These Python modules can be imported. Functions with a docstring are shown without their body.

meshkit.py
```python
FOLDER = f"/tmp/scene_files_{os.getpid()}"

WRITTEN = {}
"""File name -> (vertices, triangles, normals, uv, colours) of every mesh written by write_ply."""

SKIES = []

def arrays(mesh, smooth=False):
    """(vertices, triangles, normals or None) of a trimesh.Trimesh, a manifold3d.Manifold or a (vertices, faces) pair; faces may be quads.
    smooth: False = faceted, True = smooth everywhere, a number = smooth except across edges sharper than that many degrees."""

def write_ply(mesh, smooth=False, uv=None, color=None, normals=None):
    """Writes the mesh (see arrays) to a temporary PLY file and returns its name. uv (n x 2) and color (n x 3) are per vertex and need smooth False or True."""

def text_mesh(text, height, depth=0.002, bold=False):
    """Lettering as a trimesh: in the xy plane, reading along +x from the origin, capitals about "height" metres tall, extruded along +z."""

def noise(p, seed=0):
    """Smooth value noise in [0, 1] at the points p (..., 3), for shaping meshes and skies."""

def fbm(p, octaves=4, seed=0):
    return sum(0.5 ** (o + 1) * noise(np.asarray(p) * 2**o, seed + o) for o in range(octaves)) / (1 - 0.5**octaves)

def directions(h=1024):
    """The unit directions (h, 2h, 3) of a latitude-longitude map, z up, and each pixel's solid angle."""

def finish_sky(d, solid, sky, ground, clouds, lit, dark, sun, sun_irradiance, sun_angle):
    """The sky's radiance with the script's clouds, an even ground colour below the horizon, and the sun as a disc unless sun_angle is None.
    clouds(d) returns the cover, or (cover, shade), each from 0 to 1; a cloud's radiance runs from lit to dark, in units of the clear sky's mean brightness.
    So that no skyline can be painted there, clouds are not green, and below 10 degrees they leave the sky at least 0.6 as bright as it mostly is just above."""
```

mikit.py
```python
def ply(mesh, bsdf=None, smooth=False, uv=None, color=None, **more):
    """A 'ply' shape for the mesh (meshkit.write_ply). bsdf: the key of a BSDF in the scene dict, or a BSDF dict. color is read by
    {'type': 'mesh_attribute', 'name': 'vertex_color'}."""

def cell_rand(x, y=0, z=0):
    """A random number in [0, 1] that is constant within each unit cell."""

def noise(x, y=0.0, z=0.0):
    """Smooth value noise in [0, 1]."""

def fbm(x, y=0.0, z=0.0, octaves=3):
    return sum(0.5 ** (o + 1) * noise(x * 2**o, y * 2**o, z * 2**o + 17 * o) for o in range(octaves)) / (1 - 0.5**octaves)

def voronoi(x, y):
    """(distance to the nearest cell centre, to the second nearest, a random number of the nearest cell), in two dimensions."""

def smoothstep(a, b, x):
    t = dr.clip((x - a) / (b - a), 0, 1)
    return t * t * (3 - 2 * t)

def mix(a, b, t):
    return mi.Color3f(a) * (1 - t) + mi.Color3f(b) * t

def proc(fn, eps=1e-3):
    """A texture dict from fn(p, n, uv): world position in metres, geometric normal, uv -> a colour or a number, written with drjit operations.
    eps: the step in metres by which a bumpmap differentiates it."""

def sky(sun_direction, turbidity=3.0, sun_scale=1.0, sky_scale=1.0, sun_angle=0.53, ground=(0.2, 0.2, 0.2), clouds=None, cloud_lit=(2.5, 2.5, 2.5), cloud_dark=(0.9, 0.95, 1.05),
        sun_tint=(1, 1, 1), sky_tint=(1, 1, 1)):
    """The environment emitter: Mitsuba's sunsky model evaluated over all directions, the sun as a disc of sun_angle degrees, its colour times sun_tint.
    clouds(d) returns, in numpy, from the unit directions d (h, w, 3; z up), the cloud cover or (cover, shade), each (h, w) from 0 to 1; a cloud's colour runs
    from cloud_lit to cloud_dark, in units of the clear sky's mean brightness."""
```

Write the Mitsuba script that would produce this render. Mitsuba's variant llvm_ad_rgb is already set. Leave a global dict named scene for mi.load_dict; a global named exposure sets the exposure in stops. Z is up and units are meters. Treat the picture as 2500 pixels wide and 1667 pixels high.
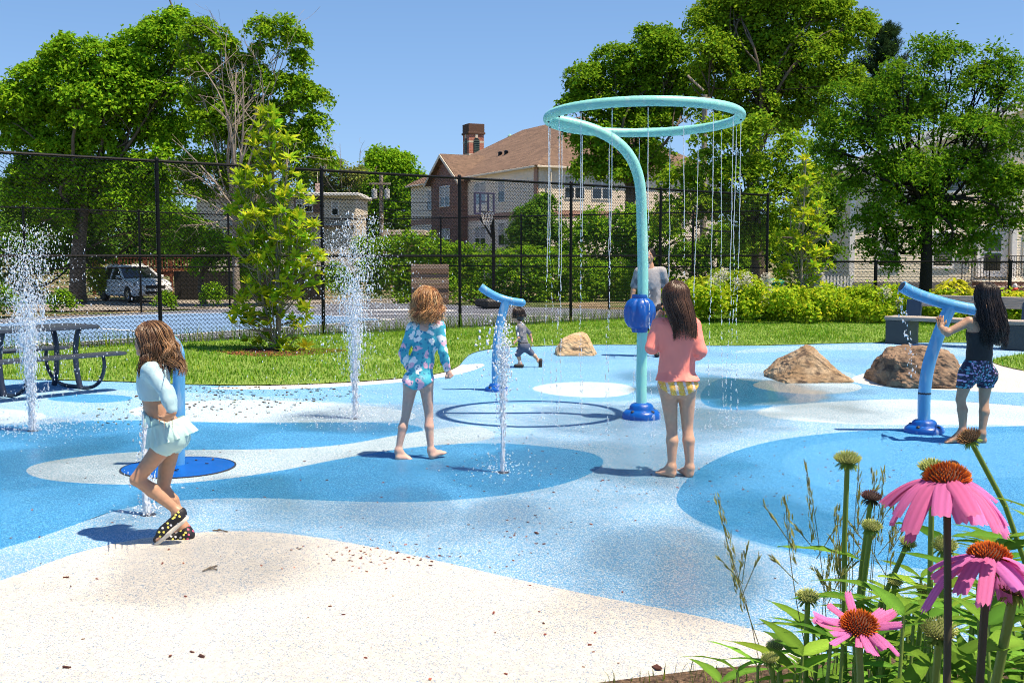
import math, random
import numpy as np, trimesh, shapely
import drjit as dr
import mitsuba as mi
import mikit, meshkit
from shapely.geometry import Polygon, LineString, Point, box as sbox
from shapely.ops import unary_union
from mikit import proc, noise, fbm, voronoi, cell_rand, smoothstep, mix

T = mi.ScalarTransform4f
scene, labels = {}, {}
# ------------------------------------------------------------------ camera, sky, exposure
F, CX, CY, HC = 2660.0, 1250.0, 833.5, 1.6
PITCH = math.atan(208.5 / F)
scene['camera'] = {'type': 'perspective', 'fov': math.degrees(2 * math.atan(1250 / F)), 'fov_axis': 'x', 'near_clip': 0.05, 'far_clip': 3000.0,
                   'to_world': T().look_at(origin=[0, 0, HC], target=[0, math.cos(PITCH), HC - math.sin(PITCH)], up=[0, 0, 1])}
SUN = np.array([0.37, -0.17, 1.0]); SUN /= np.linalg.norm(SUN)
scene['sky_light'] = mikit.sky(SUN.tolist(), turbidity=3, ground=(0.12, 0.16, 0.10), sky_tint=(0.68, 0.73, 0.84), sun_tint=(1.0, 0.97, 0.92))
exposure = 2.42
# ------------------------------------------------------------------ helpers
RNG = np.random.default_rng(7)
up3 = np.array([0, 0, 1.0])

def V(*a): return np.array(a, float)
def nz(v):
    v = np.asarray(v, float); return v / np.maximum(np.linalg.norm(v, axis=-1, keepdims=True), 1e-12)
def ray(px, py):
    c, s = math.cos(PITCH), math.sin(PITCH)
    u = CY - py
    return V(px - CX, c * F + s * u, -s * F + c * u)
def P(px, py, D):
    """the point at distance y = D that the photograph shows at (px, py)"""
    d = ray(px, py); return V(0, 0, HC) + d * (D / d[1])
def G(px, py, z=0.0):
    d = ray(px, py); return V(0, 0, HC) + d * ((z - HC) / d[2])
def lin(*c):
    c = np.array(c, float) / 255
    return np.where(c < 0.04045, c / 12.92, ((c + 0.055) / 1.055) ** 2.4)

def unique(k):
    if k not in USED: USED.add(k); return k
    n = NEXT.get(k, 1)
    while f'{k}_{n:03d}' in USED: n += 1
    NEXT[k] = n + 1
    USED.add(f'{k}_{n:03d}'); return f'{k}_{n:03d}'
USED, NEXT = set(), {}
def tag(k, label=None, cat=None, group=None, kind=None):
    d = labels.setdefault(k, {})
    for a, b in (('label', label), ('category', cat), ('group', group), ('kind', kind)):
        if b: d[a] = b
    return k
def thing(name, label, cat, group=None): return tag(unique(name), label, cat, group)
def add(name, mesh, bsdf, parent=None, smooth=False, color=None, label=None, cat=None, group=None, kind=None, uv=None):
    k = unique((parent + '__' if parent else '') + name)
    if not isinstance(bsdf, str): bsdf = mat(bsdf)
    v = mesh.vertices if hasattr(mesh, 'vertices') else mesh[0]
    if color is not None:
        color = np.broadcast_to(np.asarray(color, float), (len(v), 3))
    scene[k] = mikit.ply(mesh, bsdf, smooth, uv, color)
    if label or cat or group or kind: tag(k, label, cat, group, kind)
    return k

_MAT = {}
def mat(spec):
    """(r,g,b), roughness [, metallic [, clearcoat]] -> BSDF key"""
    spec = tuple(tuple(map(float, s)) if hasattr(s, '__len__') else float(s) for s in spec)
    if spec not in _MAT:
        c, r, *m = spec
        k = f'm{len(_MAT)}_bsdf'
        d = {'type': 'principled', 'base_color': {'type': 'rgb', 'value': list(c)}, 'roughness': r, 'specular': 0.5}
        if m: d['metallic'] = m[0]
        if len(m) > 1: d['clearcoat'] = m[1]; d['clearcoat_gloss'] = 0.9
        scene[k] = {'type': 'twosided', 'bsdf': d}
        _MAT[spec] = k
    return _MAT[spec]
def bsdf_proc(key, col, rough=0.6, bump=None, bscale=0.002, eps=1e-3, **more):
    d = {'type': 'principled', 'base_color': proc(col) if callable(col) else {'type': 'rgb', 'value': list(map(float, col))},
         'roughness': proc(rough) if callable(rough) else rough, **more}
    if bump: d = {'type': 'bumpmap', 'arbitrary': proc(bump, eps), 'scale': bscale, 'bsdf': d}
    scene[key] = {'type': 'twosided', 'bsdf': d}
    return key

TM = trimesh.Trimesh
def join(ms):
    ms = [m for m in ms if m is not None and len(m.faces)]
    return trimesh.util.concatenate(ms) if len(ms) > 1 else ms[0]
def box(c, s, rz=0.0, bev=0.0):
    """box of size s centred at c, turned by rz about z, edges chamfered by bev"""
    s = np.asarray(s, float) / 2
    sg = np.array([[x, y, z] for x in (-1, 1) for y in (-1, 1) for z in (-1, 1)], float)
    if bev > 0:
        b = min(bev, s.min() * 0.9)
        pts = np.vstack([sg * (s - b * (1 - np.eye(3)[i])) for i in range(3)])
        m = trimesh.convex.convex_hull(pts)
    else:
        m = trimesh.creation.box(2 * s)
    v = np.array(m.vertices); ca, sa = math.cos(rz), math.sin(rz)
    v = np.stack([v[:, 0] * ca - v[:, 1] * sa, v[:, 0] * sa + v[:, 1] * ca, v[:, 2]], 1) + np.asarray(c, float)
    return TM(v, m.faces, process=False)
def obox(o, ux, uy, uz, bev=0.0):
    """box spanned by three edge vectors from corner o"""
    ux, uy, uz = map(np.asarray, (ux, uy, uz))
    L = V(*[np.linalg.norm(a) for a in (ux, uy, uz)])
    m = box(L / 2, L, 0, bev)
    R = np.stack([nz(ux), nz(uy), nz(uz)])
    f = m.faces if np.linalg.det(R) > 0 else m.faces[:, ::-1]
    return TM(np.asarray(m.vertices) @ R + np.asarray(o), f, process=False)
def tube(pts, r, sides=8, caps=True, twist=None):
    p = np.asarray(pts, float); n = len(p)
    r = np.broadcast_to(np.asarray(r, float), (n,))
    t = nz(np.gradient(p, axis=0))
    a = np.zeros_like(p)
    ref = V(0, 0, 1) if abs(t[0][2]) < 0.9 else V(1, 0, 0)
    a[0] = nz(np.cross(t[0], ref))
    for i in range(1, n):
        q = a[i - 1] - t[i] * np.dot(a[i - 1], t[i]); a[i] = nz(q)
    b = np.cross(t, a)
    th = np.arange(sides) * 2 * np.pi / sides
    v = p[:, None] + r[:, None, None] * (np.cos(th)[None, :, None] * a[:, None] + np.sin(th)[None, :, None] * b[:, None])
    v = v.reshape(-1, 3)
    i, j = np.meshgrid(np.arange(n - 1), np.arange(sides), indexing='ij'); i = i.ravel(); j = j.ravel(); k = (j + 1) % sides
    f = np.concatenate([np.stack([i * sides + j, i * sides + k, (i + 1) * sides + k], 1), np.stack([i * sides + j, (i + 1) * sides + k, (i + 1) * sides + j], 1)])
    if caps:
        v = np.vstack([v, p[:1], p[-1:]]); c0, c1 = n * sides, n * sides + 1
        jj = np.arange(sides); kk = (jj + 1) % sides
        f = np.vstack([f, np.stack([kk, jj, jj * 0 + c0], 1), np.stack([(n - 1) * sides + jj, (n - 1) * sides + kk, jj * 0 + c1], 1)])
    return TM(v, f, process=False)
def spline(pts, n):
    p = np.asarray(pts, float)
    t = np.concatenate([[0], np.cumsum(np.linalg.norm(np.diff(p, axis=0), axis=1))])
    from scipy.interpolate import CubicSpline
    return CubicSpline(t, p)(np.linspace(0, t[-1], n))
def lathe(prof, c=(0, 0, 0), n=32, fn=None):
    """turned solid of (r, z) profile; fn(theta) scales r"""
    pr = np.asarray(prof, float); th = np.arange(n) * 2 * np.pi / n
    s = np.ones(n) if fn is None else fn(th)
    R = pr[:, 0][:, None] * s[None]
    v = np.stack([R * np.cos(th), R * np.sin(th), np.repeat(pr[:, 1][:, None], n, 1)], -1).reshape(-1, 3) + np.asarray(c, float)
    i, j = np.meshgrid(np.arange(len(pr) - 1), np.arange(n), indexing='ij'); i = i.ravel(); j = j.ravel(); k = (j + 1) % n
    f = np.concatenate([np.stack([i * n + j, i * n + k, (i + 1) * n + k], 1), np.stack([i * n + j, (i + 1) * n + k, (i + 1) * n + j], 1)])
    return TM(v, f, process=False)
def flat(poly, z=0.0):
    out = []
    for g in getattr(poly, 'geoms', [poly]):
        if g.geom_type != 'Polygon' or g.area < 1e-4: continue
        v, f = trimesh.creation.triangulate_polygon(g, engine='earcut')
        f = np.asarray(f); a, b, c = (np.asarray(v)[f[:, i]] for i in range(3))
        flip = (b[:, 0] - a[:, 0]) * (c[:, 1] - a[:, 1]) - (b[:, 1] - a[:, 1]) * (c[:, 0] - a[:, 0]) < 0
        f[flip] = f[flip][:, ::-1]
        out.append(TM(np.column_stack([v, np.full(len(v), z)]), f, process=False))
    return join(out)
def prism(poly, z0, z1):
    m = trimesh.creation.extrude_polygon(poly, z1 - z0, engine='earcut'); m.apply_translation([0, 0, z0]); return m
def chaikin(p, n=2, closed=True):
    p = np.asarray(p, float)
    for _ in range(n):
        q = np.roll(p, -1, 0) if closed else p[1:]
        a = p if closed else p[:-1]
        r = np.stack([a * .75 + q * .25, a * .25 + q * .75], 1).reshape(-1, p.shape[1])
        p = r if closed else np.vstack([p[:1], r, p[-1:]])
    return p
def frame(n, rng=None):
    n = nz(n); r = (rng or RNG).normal(size=n.shape)
    t = nz(r - n * (r * n).sum(-1, keepdims=True)); return t, np.cross(n, t)
ICO = trimesh.creation.icosphere(0); ICO1 = trimesh.creation.icosphere(1)
def drops(C, R, E=1.0, ico=ICO):
    """many little ellipsoids, stretched by E along z"""
    C = np.asarray(C, float); n = len(C); v0 = np.asarray(ico.vertices); f0 = np.asarray(ico.faces)
    S = np.stack([R, R, R * E], -1) if np.ndim(R) else np.full((n, 3), R)
    v = (C[:, None] + v0[None] * S[:, None]).reshape(-1, 3)
    f = (f0[None] + (np.arange(n) * len(v0))[:, None, None]).reshape(-1, 3)
    return TM(v, f, process=False)
def leafmesh(C, N, S, rng, aspect=0.55, fold=0.2, T0=None, col=(0.08, 0.16, 0.02), var=0.25, yel=0.25):
    """many four-cornered folded leaves; returns mesh and per-vertex colours"""
    n = len(C); N = nz(N); S = np.broadcast_to(np.asarray(S, float), (n,))[:, None]
    if T0 is None: t, b = frame(N, rng)
    else:
        t = nz(T0 - N * (T0 * N).sum(1, keepdims=True)); b = np.cross(N, t)
    v = np.stack([C - t * S * .5, C + b * S * aspect * .5 + N * S * fold, C + t * S * .5, C - b * S * aspect * .5 + N * S * fold], 1).reshape(-1, 3)
    k = np.arange(n)[:, None] * 4
    f = np.concatenate([k + [0, 2, 1], k + [0, 3, 2]])
    c = np.asarray(col)[None] * np.exp(rng.normal(size=(n, 1)) * var)
    c = c * (1 + rng.normal(size=(n, 1)) * yel * np.array([1.0, .35, -.3]))
    return TM(v, f, process=False), np.clip(np.repeat(c, 4, 0), .002, .6)
def joinc(L):
    return join([m for m, _ in L]), np.vstack([c for _, c in L])
# ------------------------------------------------------------------ shared materials
VC = {'type': 'mesh_attribute', 'name': 'vertex_color'}
scene['leaf_bsdf'] = {'type': 'principledthin', 'base_color': VC, 'roughness': 0.5, 'diff_trans': 0.72, 'spec_trans': 0.0, 'eta': 1.28}
scene['petal_bsdf'] = {'type': 'principledthin', 'base_color': VC, 'roughness': 0.6, 'diff_trans': 0.7, 'spec_trans': 0.0, 'eta': 1.3}
scene['vc_bsdf'] = {'type': 'twosided', 'bsdf': {'type': 'principled', 'base_color': VC, 'roughness': 0.75, 'specular': 0.3}}
scene['hair_bsdf'] = {'type': 'twosided', 'bsdf': {'type': 'principled', 'base_color': VC, 'roughness': 0.34, 'specular': 0.6}}
scene['water_bsdf'] = {'type': 'blendbsdf', 'weight': 0.68, 'a': {'type': 'dielectric', 'int_ior': 1.33},
                       'b': {'type': 'twosided', 'bsdf': {'type': 'principled', 'base_color': {'type': 'rgb', 'value': [.92, .95, .98]}, 'roughness': 0.12, 'specular': .6}}}
scene['glass_bsdf'] = {'type': 'twosided', 'bsdf': {'type': 'principled', 'base_color': {'type': 'rgb', 'value': [.02, .025, .03]}, 'roughness': 0.04, 'specular': 0.9}}
BARK = bsdf_proc('bark_bsdf', lambda p, n, uv: mix((.05, .04, .03), (.19, .16, .125), fbm(p.x * 9, p.y * 9, p.z * 2.2, 3)), .85,
                 lambda p, n, uv: fbm(p.x * 14, p.y * 14, p.z * 3, 3), .03, 4e-3)
PALEBARK = bsdf_proc('pale_bark_bsdf', lambda p, n, uv: mix((.16, .13, .10), (.42, .37, .31), fbm(p.x * 7, p.y * 7, p.z * 3, 3)), .85)
BLACKMETAL = bsdf_proc('black_metal_bsdf', (.004, .004, .005), .4, specular=.22)
WHITEPAINT = mat(((.78, .78, .77), .5))
STEM = mat(((.16, .25, .05), .6))
# ------------------------------------------------------------------ ground, splash pad, lawn, court
K1 = 1 / 0.9408
def W(pts, z=0.0, n=2, closed=True):
    return chaikin([G(x * K1, y * K1, z)[:2] for x, y in pts], n, closed)
def poly(pts, **k): return Polygon(W(pts, **k)).buffer(0)
WET = [(G(80, 1050), .75), (G(866, 1022), .8), (G(1228, 1150), .75), (G(365, 1258), .4), (G(1566, 1030), 1.3), (G(1800, 950), 1.5), (G(1690, 930), 1.2), (G(300, 1120), 1.0),
       (G(1600, 1380), .8), (G(600, 1340), .5), (G(480, 1380), .55), (G(1350, 1290), .75), (G(800, 1200), 1.0), (G(1450, 1130), 1.1), (G(1850, 1250), .55), (G(980, 1010), .8)]
def wetness(p):
    d = mi.Float(0)
    q = fbm(p.x * 1.7, p.y * 1.7, 3.1, 3) - .5
    for c, r in WET:
        dd = dr.sqrt(dr.square(p.x - float(c[0])) + dr.square((p.y - float(c[1])) * .75)) / float(r)
        d = dr.maximum(d, 1.18 - dd + q * 1.3)
    return smoothstep(.0, .75, d)
FILM = [(1440, 1120, .9, 1.1, .5), (1720, 1020, 1.1, 1.0, .55), (560, 1200, .6, .7, .45), (2050, 1010, .7, .8, .4), (1640, 1380, .42, .9, .7), (1000, 1240, .35, .8, .6), (90, 1110, .6, .9, .6), (1230, 1250, .3, .6, .5), (870, 1040, .6, .5, .5)]
def puddle(p):
    c = WET[5][0]
    dd = dr.sqrt(dr.square((p.x - float(c[0])) / 1.35) + dr.square((p.y - float(c[1])) / 1.55))
    w = smoothstep(.25, -.05, dd - .72 - (fbm(p.x * 1.3, p.y * 1.3, 9.2, 3) - .5) * 1.1)
    for (a, b, rx, ry, s) in FILM:
        c = G(a, b); dd = dr.sqrt(dr.square((p.x - float(c[0])) / rx) + dr.square((p.y - float(c[1])) / ry)); w = dr.maximum(w, s * smoothstep(.3, -.2, dd - .8 - (fbm(p.x * 2.1, p.y * 2.1, 5.2, 2) - .5) * 1.2))
    return w
WHT = lin(232, 232, 226)
MIX = [(lin(28, 104, 156), lin(78, 142, 182), .32), (lin(68, 126, 170), lin(122, 160, 188), .36), (lin(84, 136, 176), lin(160, 176, 188), .32),
       (lin(158, 176, 188), lin(112, 150, 178), .30), (lin(112, 140, 158), lin(160, 174, 182), .40), (lin(182, 180, 172), lin(112, 132, 156), .22),
       (lin(36, 112, 166), lin(92, 150, 188), .33), (lin(136, 164, 182), lin(168, 182, 190), .40)]
R_DEEP, R_MID, R_LIGHT, R_PALE, R_GREY, R_CREAM, R_DEEP2, R_MIST = range(8)
# poured granule rubber: chips of one colour with a share of a second, darker and glossier where wet; uv.x says which mixture a patch is laid in
def rub_col(p, n, uv):
    _, _, r = voronoi(p.x * 200, p.y * 200)
    i = mi.Int32(dr.round(uv.x))
    pick = lambda v: dr.select(i == 0, v[0], dr.select(i == 1, v[1], dr.select(i == 2, v[2], dr.select(i == 3, v[3], dr.select(i == 4, v[4], dr.select(i == 5, v[5], dr.select(i == 6, v[6], v[7])))))))
    a = mi.Color3f(*[pick([float(m[0][k]) for m in MIX]) for k in range(3)])
    b = mi.Color3f(*[pick([float(m[1][k]) for m in MIX]) for k in range(3)])
    share = pick([m[2] for m in MIX])
    t = smoothstep(share + .12, share - .12, r)
    c = a * (1 - t) + b * t
    c = c * (0.86 + .18 * cell_rand(dr.floor(p.x * 60), dr.floor(p.y * 60), 5) + .1 * fbm(p.x * 2.3, p.y * 2.3, 1.0, 3))
    dirt = smoothstep(.58, .8, fbm(p.x * .9 + 3, p.y * .9, 4.0, 4)) * .12
    return c * (1 - .18 * wetness(p)) * (1 - dirt) * (1 - .35 * puddle(p))
def rub_rough(p, n, uv):
    return dr.lerp(dr.lerp(mi.Float(.85), mi.Float(.20), wetness(p) * (.55 + .45 * noise(p.x * 9, p.y * 9))), mi.Float(.05), puddle(p))
def rub_bump(p, n, uv):
    return noise(p.x * 150, p.y * 150) * (1 - .92 * puddle(p))
bsdf_proc('rubber_bsdf', rub_col, rub_rough, rub_bump, .002, 1.2e-3, specular=.5)

back = [(-260, 868), (0, 872), (240, 875), (440, 885), (620, 886), (760, 881), (900, 872), (1010, 860), (1055, 842), (1066, 825), (1085, 810), (1130, 801), (1190, 797), (1370, 791), (1640, 795),
        (1800, 793), (1950, 788), (2120, 786), (2330, 790), (2600, 800)]
pad_back = W(back, closed=False)
rgt = W([(2600, 800), (2420, 806), (2300, 820), (2275, 829), (2290, 838), (2352, 853), (2500, 872)], closed=False)
pad = Polygon(np.vstack([pad_back, rgt, [[14, 9.5], [14, 4.6], [2.0, 4.35], [1.35, 4.22], [.75, 4.1], [.45, 3.9], [.2, 3.3], [0, 2.6], [-9, 2.4], [-12, 10]]])).buffer(0)
LAY = [
 (R_MID, pad),
 (R_LIGHT, poly([(-300, 895), (240, 892), (620, 910), (800, 925), (1000, 930), (1000, 980), (-300, 990)])),
 (R_DEEP, poly([(90, 917), (150, 906), (240, 905), (312, 911), (290, 922), (200, 926)])),
 (R_PALE, poly([(-120, 936), (60, 940), (120, 955), (70, 972), (-120, 976)])),
 (R_LIGHT, poly([(930, 925), (1100, 918), (1300, 912), (1480, 905), (1600, 900), (1750, 935), (1950, 920), (2150, 918), (2500, 935), (2500, 1000), (2000, 1000), (1700, 1050), (1560, 1160), (1620, 1215), (1800, 1270), (2100, 1320), (2500, 1350), (2500, 1700), (-400, 1700), (-400, 1310), (120, 1225), (350, 1140), (700, 1060), (950, 985)])),
 (R_DEEP, poly([(-400, 985), (60, 978), (150, 967), (300, 964), (430, 969), (620, 972), (800, 969), (930, 972), (985, 985), (930, 1008), (840, 1026), (980, 1020), (1150, 1016), (1290, 1028), (1365, 1040), (1395, 1062), (1340, 1098), (1220, 1130), (1060, 1147), (930, 1154), (760, 1150), (600, 1142), (420, 1146), (280, 1165), (170, 1205), (60, 1245), (-400, 1370)])),
 (R_GREY, poly([(50, 1080), (95, 1060), (250, 1040), (430, 1032), (640, 1032), (790, 1022), (900, 1001), (1000, 984), (1100, 975), (1150, 1000), (1080, 1018), (980, 1023), (880, 1036), (780, 1053), (640, 1082), (480, 1105), (330, 1114), (190, 1110), (90, 1100)])),
 (R_PALE, poly([(285, 946), (330, 930), (430, 921), (560, 917), (700, 922), (850, 930), (960, 948), (950, 966), (800, 968), (620, 970), (430, 968), (330, 960)])),
 (R_MID, poly([(780, 905), (900, 885), (1050, 875), (1200, 868), (1400, 862), (1560, 862), (1600, 900), (1480, 920), (1200, 928), (980, 930), (850, 925)])),
 (R_MIST, poly([(1210, 892), (1260, 880), (1340, 876), (1430, 880), (1465, 893), (1440, 908), (1370, 914), (1270, 908)])),
 (R_DEEP, poly([(1600, 930), (1620, 880), (1700, 856), (1800, 850), (1860, 880), (1800, 930), (1700, 945)])),
 (R_MIST, poly([(1730, 945), (1790, 932), (1900, 922), (2100, 914), (2352, 932), (2500, 945), (2500, 985), (2352, 976), (2200, 975), (2000, 976), (1850, 968), (1760, 958)])),
 (R_MID, poly([(1700, 930), (1850, 915), (2050, 905), (2352, 904), (2500, 905), (2500, 945), (2352, 932), (2100, 913), (1950, 917), (1790, 932)])),
 (R_DEEP, poly([(1546, 1152), (1570, 1105), (1620, 1065), (1700, 1030), (1800, 1006), (1950, 990), (2100, 984), (2350, 978), (2600, 976), (2600, 1350), (2352, 1325), (2150, 1308), (1950, 1290), (1800, 1262), (1680, 1228), (1590, 1190)])),
 (R_DEEP2, poly([(1780, 1060), (1850, 1022), (2000, 1002), (2200, 995), (2600, 992), (2600, 1090), (2352, 1095), (2200, 1100), (2090, 1130), (1980, 1140), (1850, 1110)])),
 (R_LIGHT, poly([(1560, 845), (1640, 830), (1800, 838), (1940, 850), (1990, 872), (1900, 890), (1760, 880), (1640, 862)])),
 (R_MID, poly([(1200, 815), (1400, 806), (1600, 808), (1760, 815), (1880, 826), (1760, 834), (1560, 836), (1300, 838), (1190, 830)])),
 (R_LIGHT, poly([(1660, 812), (1740, 798), (1950, 790), (2120, 787), (2600, 796), (2600, 830), (2280, 826), (2150, 812), (1950, 802), (1800, 808)])),
 (R_GREY, poly([(1715, 886), (1760, 872), (1860, 868), (1960, 878), (1990, 893), (1920, 906), (1800, 903)])),
 (R_CREAM, poly([(1945, 872), (1985, 856), (2080, 845), (2200, 836), (2290, 832), (2352, 848), (2600, 866), (2600, 905), (2352, 902), (2220, 897), (2080, 892), (1990, 884)])),
 (R_CREAM, poly([(-400, 1420), (0, 1338), (150, 1275), (300, 1238), (450, 1221), (570, 1218), (700, 1228), (850, 1254), (1020, 1290), (1200, 1333), (1400, 1374), (1580, 1408), (1740, 1446), (1850, 1480), (2000, 1560), (2000, 1900), (-400, 1900)])),
 (R_CREAM, poly([(440, 892), (620, 884), (760, 880), (920, 869), (1010, 857), (1052, 838), (1090, 836), (1120, 836), (1085, 852), (1010, 868), (900, 880), (760, 889), (620, 895)])),
]
tag('pavement', 'blue, pale and cream rubber splash pad surface in curved patches', None, None, 'structure')
taken = Polygon()
PATCH = {R_MID: 'blue_patch', R_DEEP: 'deep_blue_patch', R_LIGHT: 'light_blue_patch', R_PALE: 'pale_patch', R_GREY: 'grey_patch', R_CREAM: 'cream_patch', R_DEEP2: 'faded_blue_patch', R_MIST: 'misty_blue_patch'}
for m, g in reversed(LAY):
    g = g.intersection(pad).difference(taken).buffer(-1e-6)
    for q in getattr(g, 'geoms', [g]):
        if q.geom_type == 'Polygon' and q.area > .01: f_ = flat(q, 0.0); add(PATCH[m], f_, 'rubber_bsdf', 'pavement', uv=np.full((len(f_.vertices), 2), float(m)))
    taken = taken.union(g.buffer(2e-6))
# terrain to the horizon
def terrain_z(x, y):
    s = lambda a, b, t: np.clip((t - a) / (b - a), 0, 1) ** 2 * (3 - 2 * np.clip((t - a) / (b - a), 0, 1))
    return -.08 - .40 * s(31, 46, y) * s(3, -8, x)
gx = np.concatenate([[-900, -300, -120], np.arange(-60, 61, 3.0), [120, 300, 900]]); gy = np.concatenate([[-300, -60, -10], np.arange(0, 121, 3.0), [200, 500, 1500]])
X, Y = np.meshgrid(gx, gy); n_, m_ = X.shape
iv = np.arange(X.size).reshape(X.shape)
GF = np.concatenate([np.stack([iv[:-1, :-1], iv[:-1, 1:], iv[1:, 1:]], -1).reshape(-1, 3), np.stack([iv[:-1, :-1], iv[1:, 1:], iv[1:, :-1]], -1).reshape(-1, 3)])
bsdf_proc('soil_bsdf', lambda p, n, uv: mix((.05, .075, .02), (.14, .11, .07), smoothstep(.4, .6, fbm(p.x * .8, p.y * .8, 0., 4))) * (.6 + .8 * noise(p.x * 30, p.y * 30)), .95)
add('ground', TM(np.stack([X, Y, terrain_z(X, Y)], -1).reshape(-1, 3), GF, process=False), 'soil_bsdf', kind='structure', smooth=True, label='soil and rough grass ground around the court and houses')
# court
fx = lambda px: 840 - .0521 * (px - 393)
FA, FB = G(-140, fx(-140))[:2], G(1870, fx(1870))[:2]
FC, FD = G(898, 736)[:2], V(-15.4, 26.0)
court = Polygon([FA - 3 * (FB - FA) / np.linalg.norm(FB - FA), FB, FC, FD])
bsdf_proc('court_grey_bsdf', lambda p, n, uv: mi.Color3f(.10, .115, .15) * (.8 + .4 * fbm(p.x * 1.3, p.y * 1.3, 0., 4)), .7)
bsdf_proc('court_blue_bsdf', lambda p, n, uv: mi.Color3f(*map(float, lin(92, 122, 158))) * (.85 + .3 * fbm(p.x * 1.1, p.y * 1.1, 0., 4)), .65)
add('court', flat(court, -.03), 'court_grey_bsdf', kind='structure', label='grey and blue basketball court surface behind the fence')
S2 = lambda pts, n=0, c=True: [G(x, y, -.026)[:2] for x, y in pts]
inner = Polygon(chaikin(S2([(-160, 806), (0, 789), (180, 775), (400, 766), (580, 763), (760, 767), (962, 780), (850, 788), (560, 808), (300, 828), (0, 848), (-160, 860)]), 1)).intersection(court)
add('blue_playing_area', flat(inner, -.026), 'court_blue_bsdf', 'court', kind='structure')
wl = []
for pts, w in (([(-160, 806), (0, 789), (180, 775), (400, 766), (580, 763), (760, 767), (962, 780)], .06), ([(962, 780), (850, 788), (560, 808), (300, 828), (0, 848)], .06), ([(215, 800), (330, 808), (420, 813)], .06),
               ([(60, 830), (172, 848)], .07), ([(172, 849), (330, 840), (560, 826), (860, 806), (1120, 797)], .06), ([(850, 757), (1050, 756), (1105, 759)], .35), ([(880, 768), (1130, 766), (1440, 776)], .07), ([(1120, 797), (1290, 784), (1440, 776)], .07), ([(700, 752), (890, 749)], .07)):
    q = chaikin(S2(pts), 2, False)
    wl.append(LineString(q).buffer(w / 2 * 1.3, cap_style=2))
add('line_marking', flat(unary_union(wl).intersection(court.buffer(-.3)), -.021), mat(((.74, .75, .76), .6)), 'court')
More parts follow.
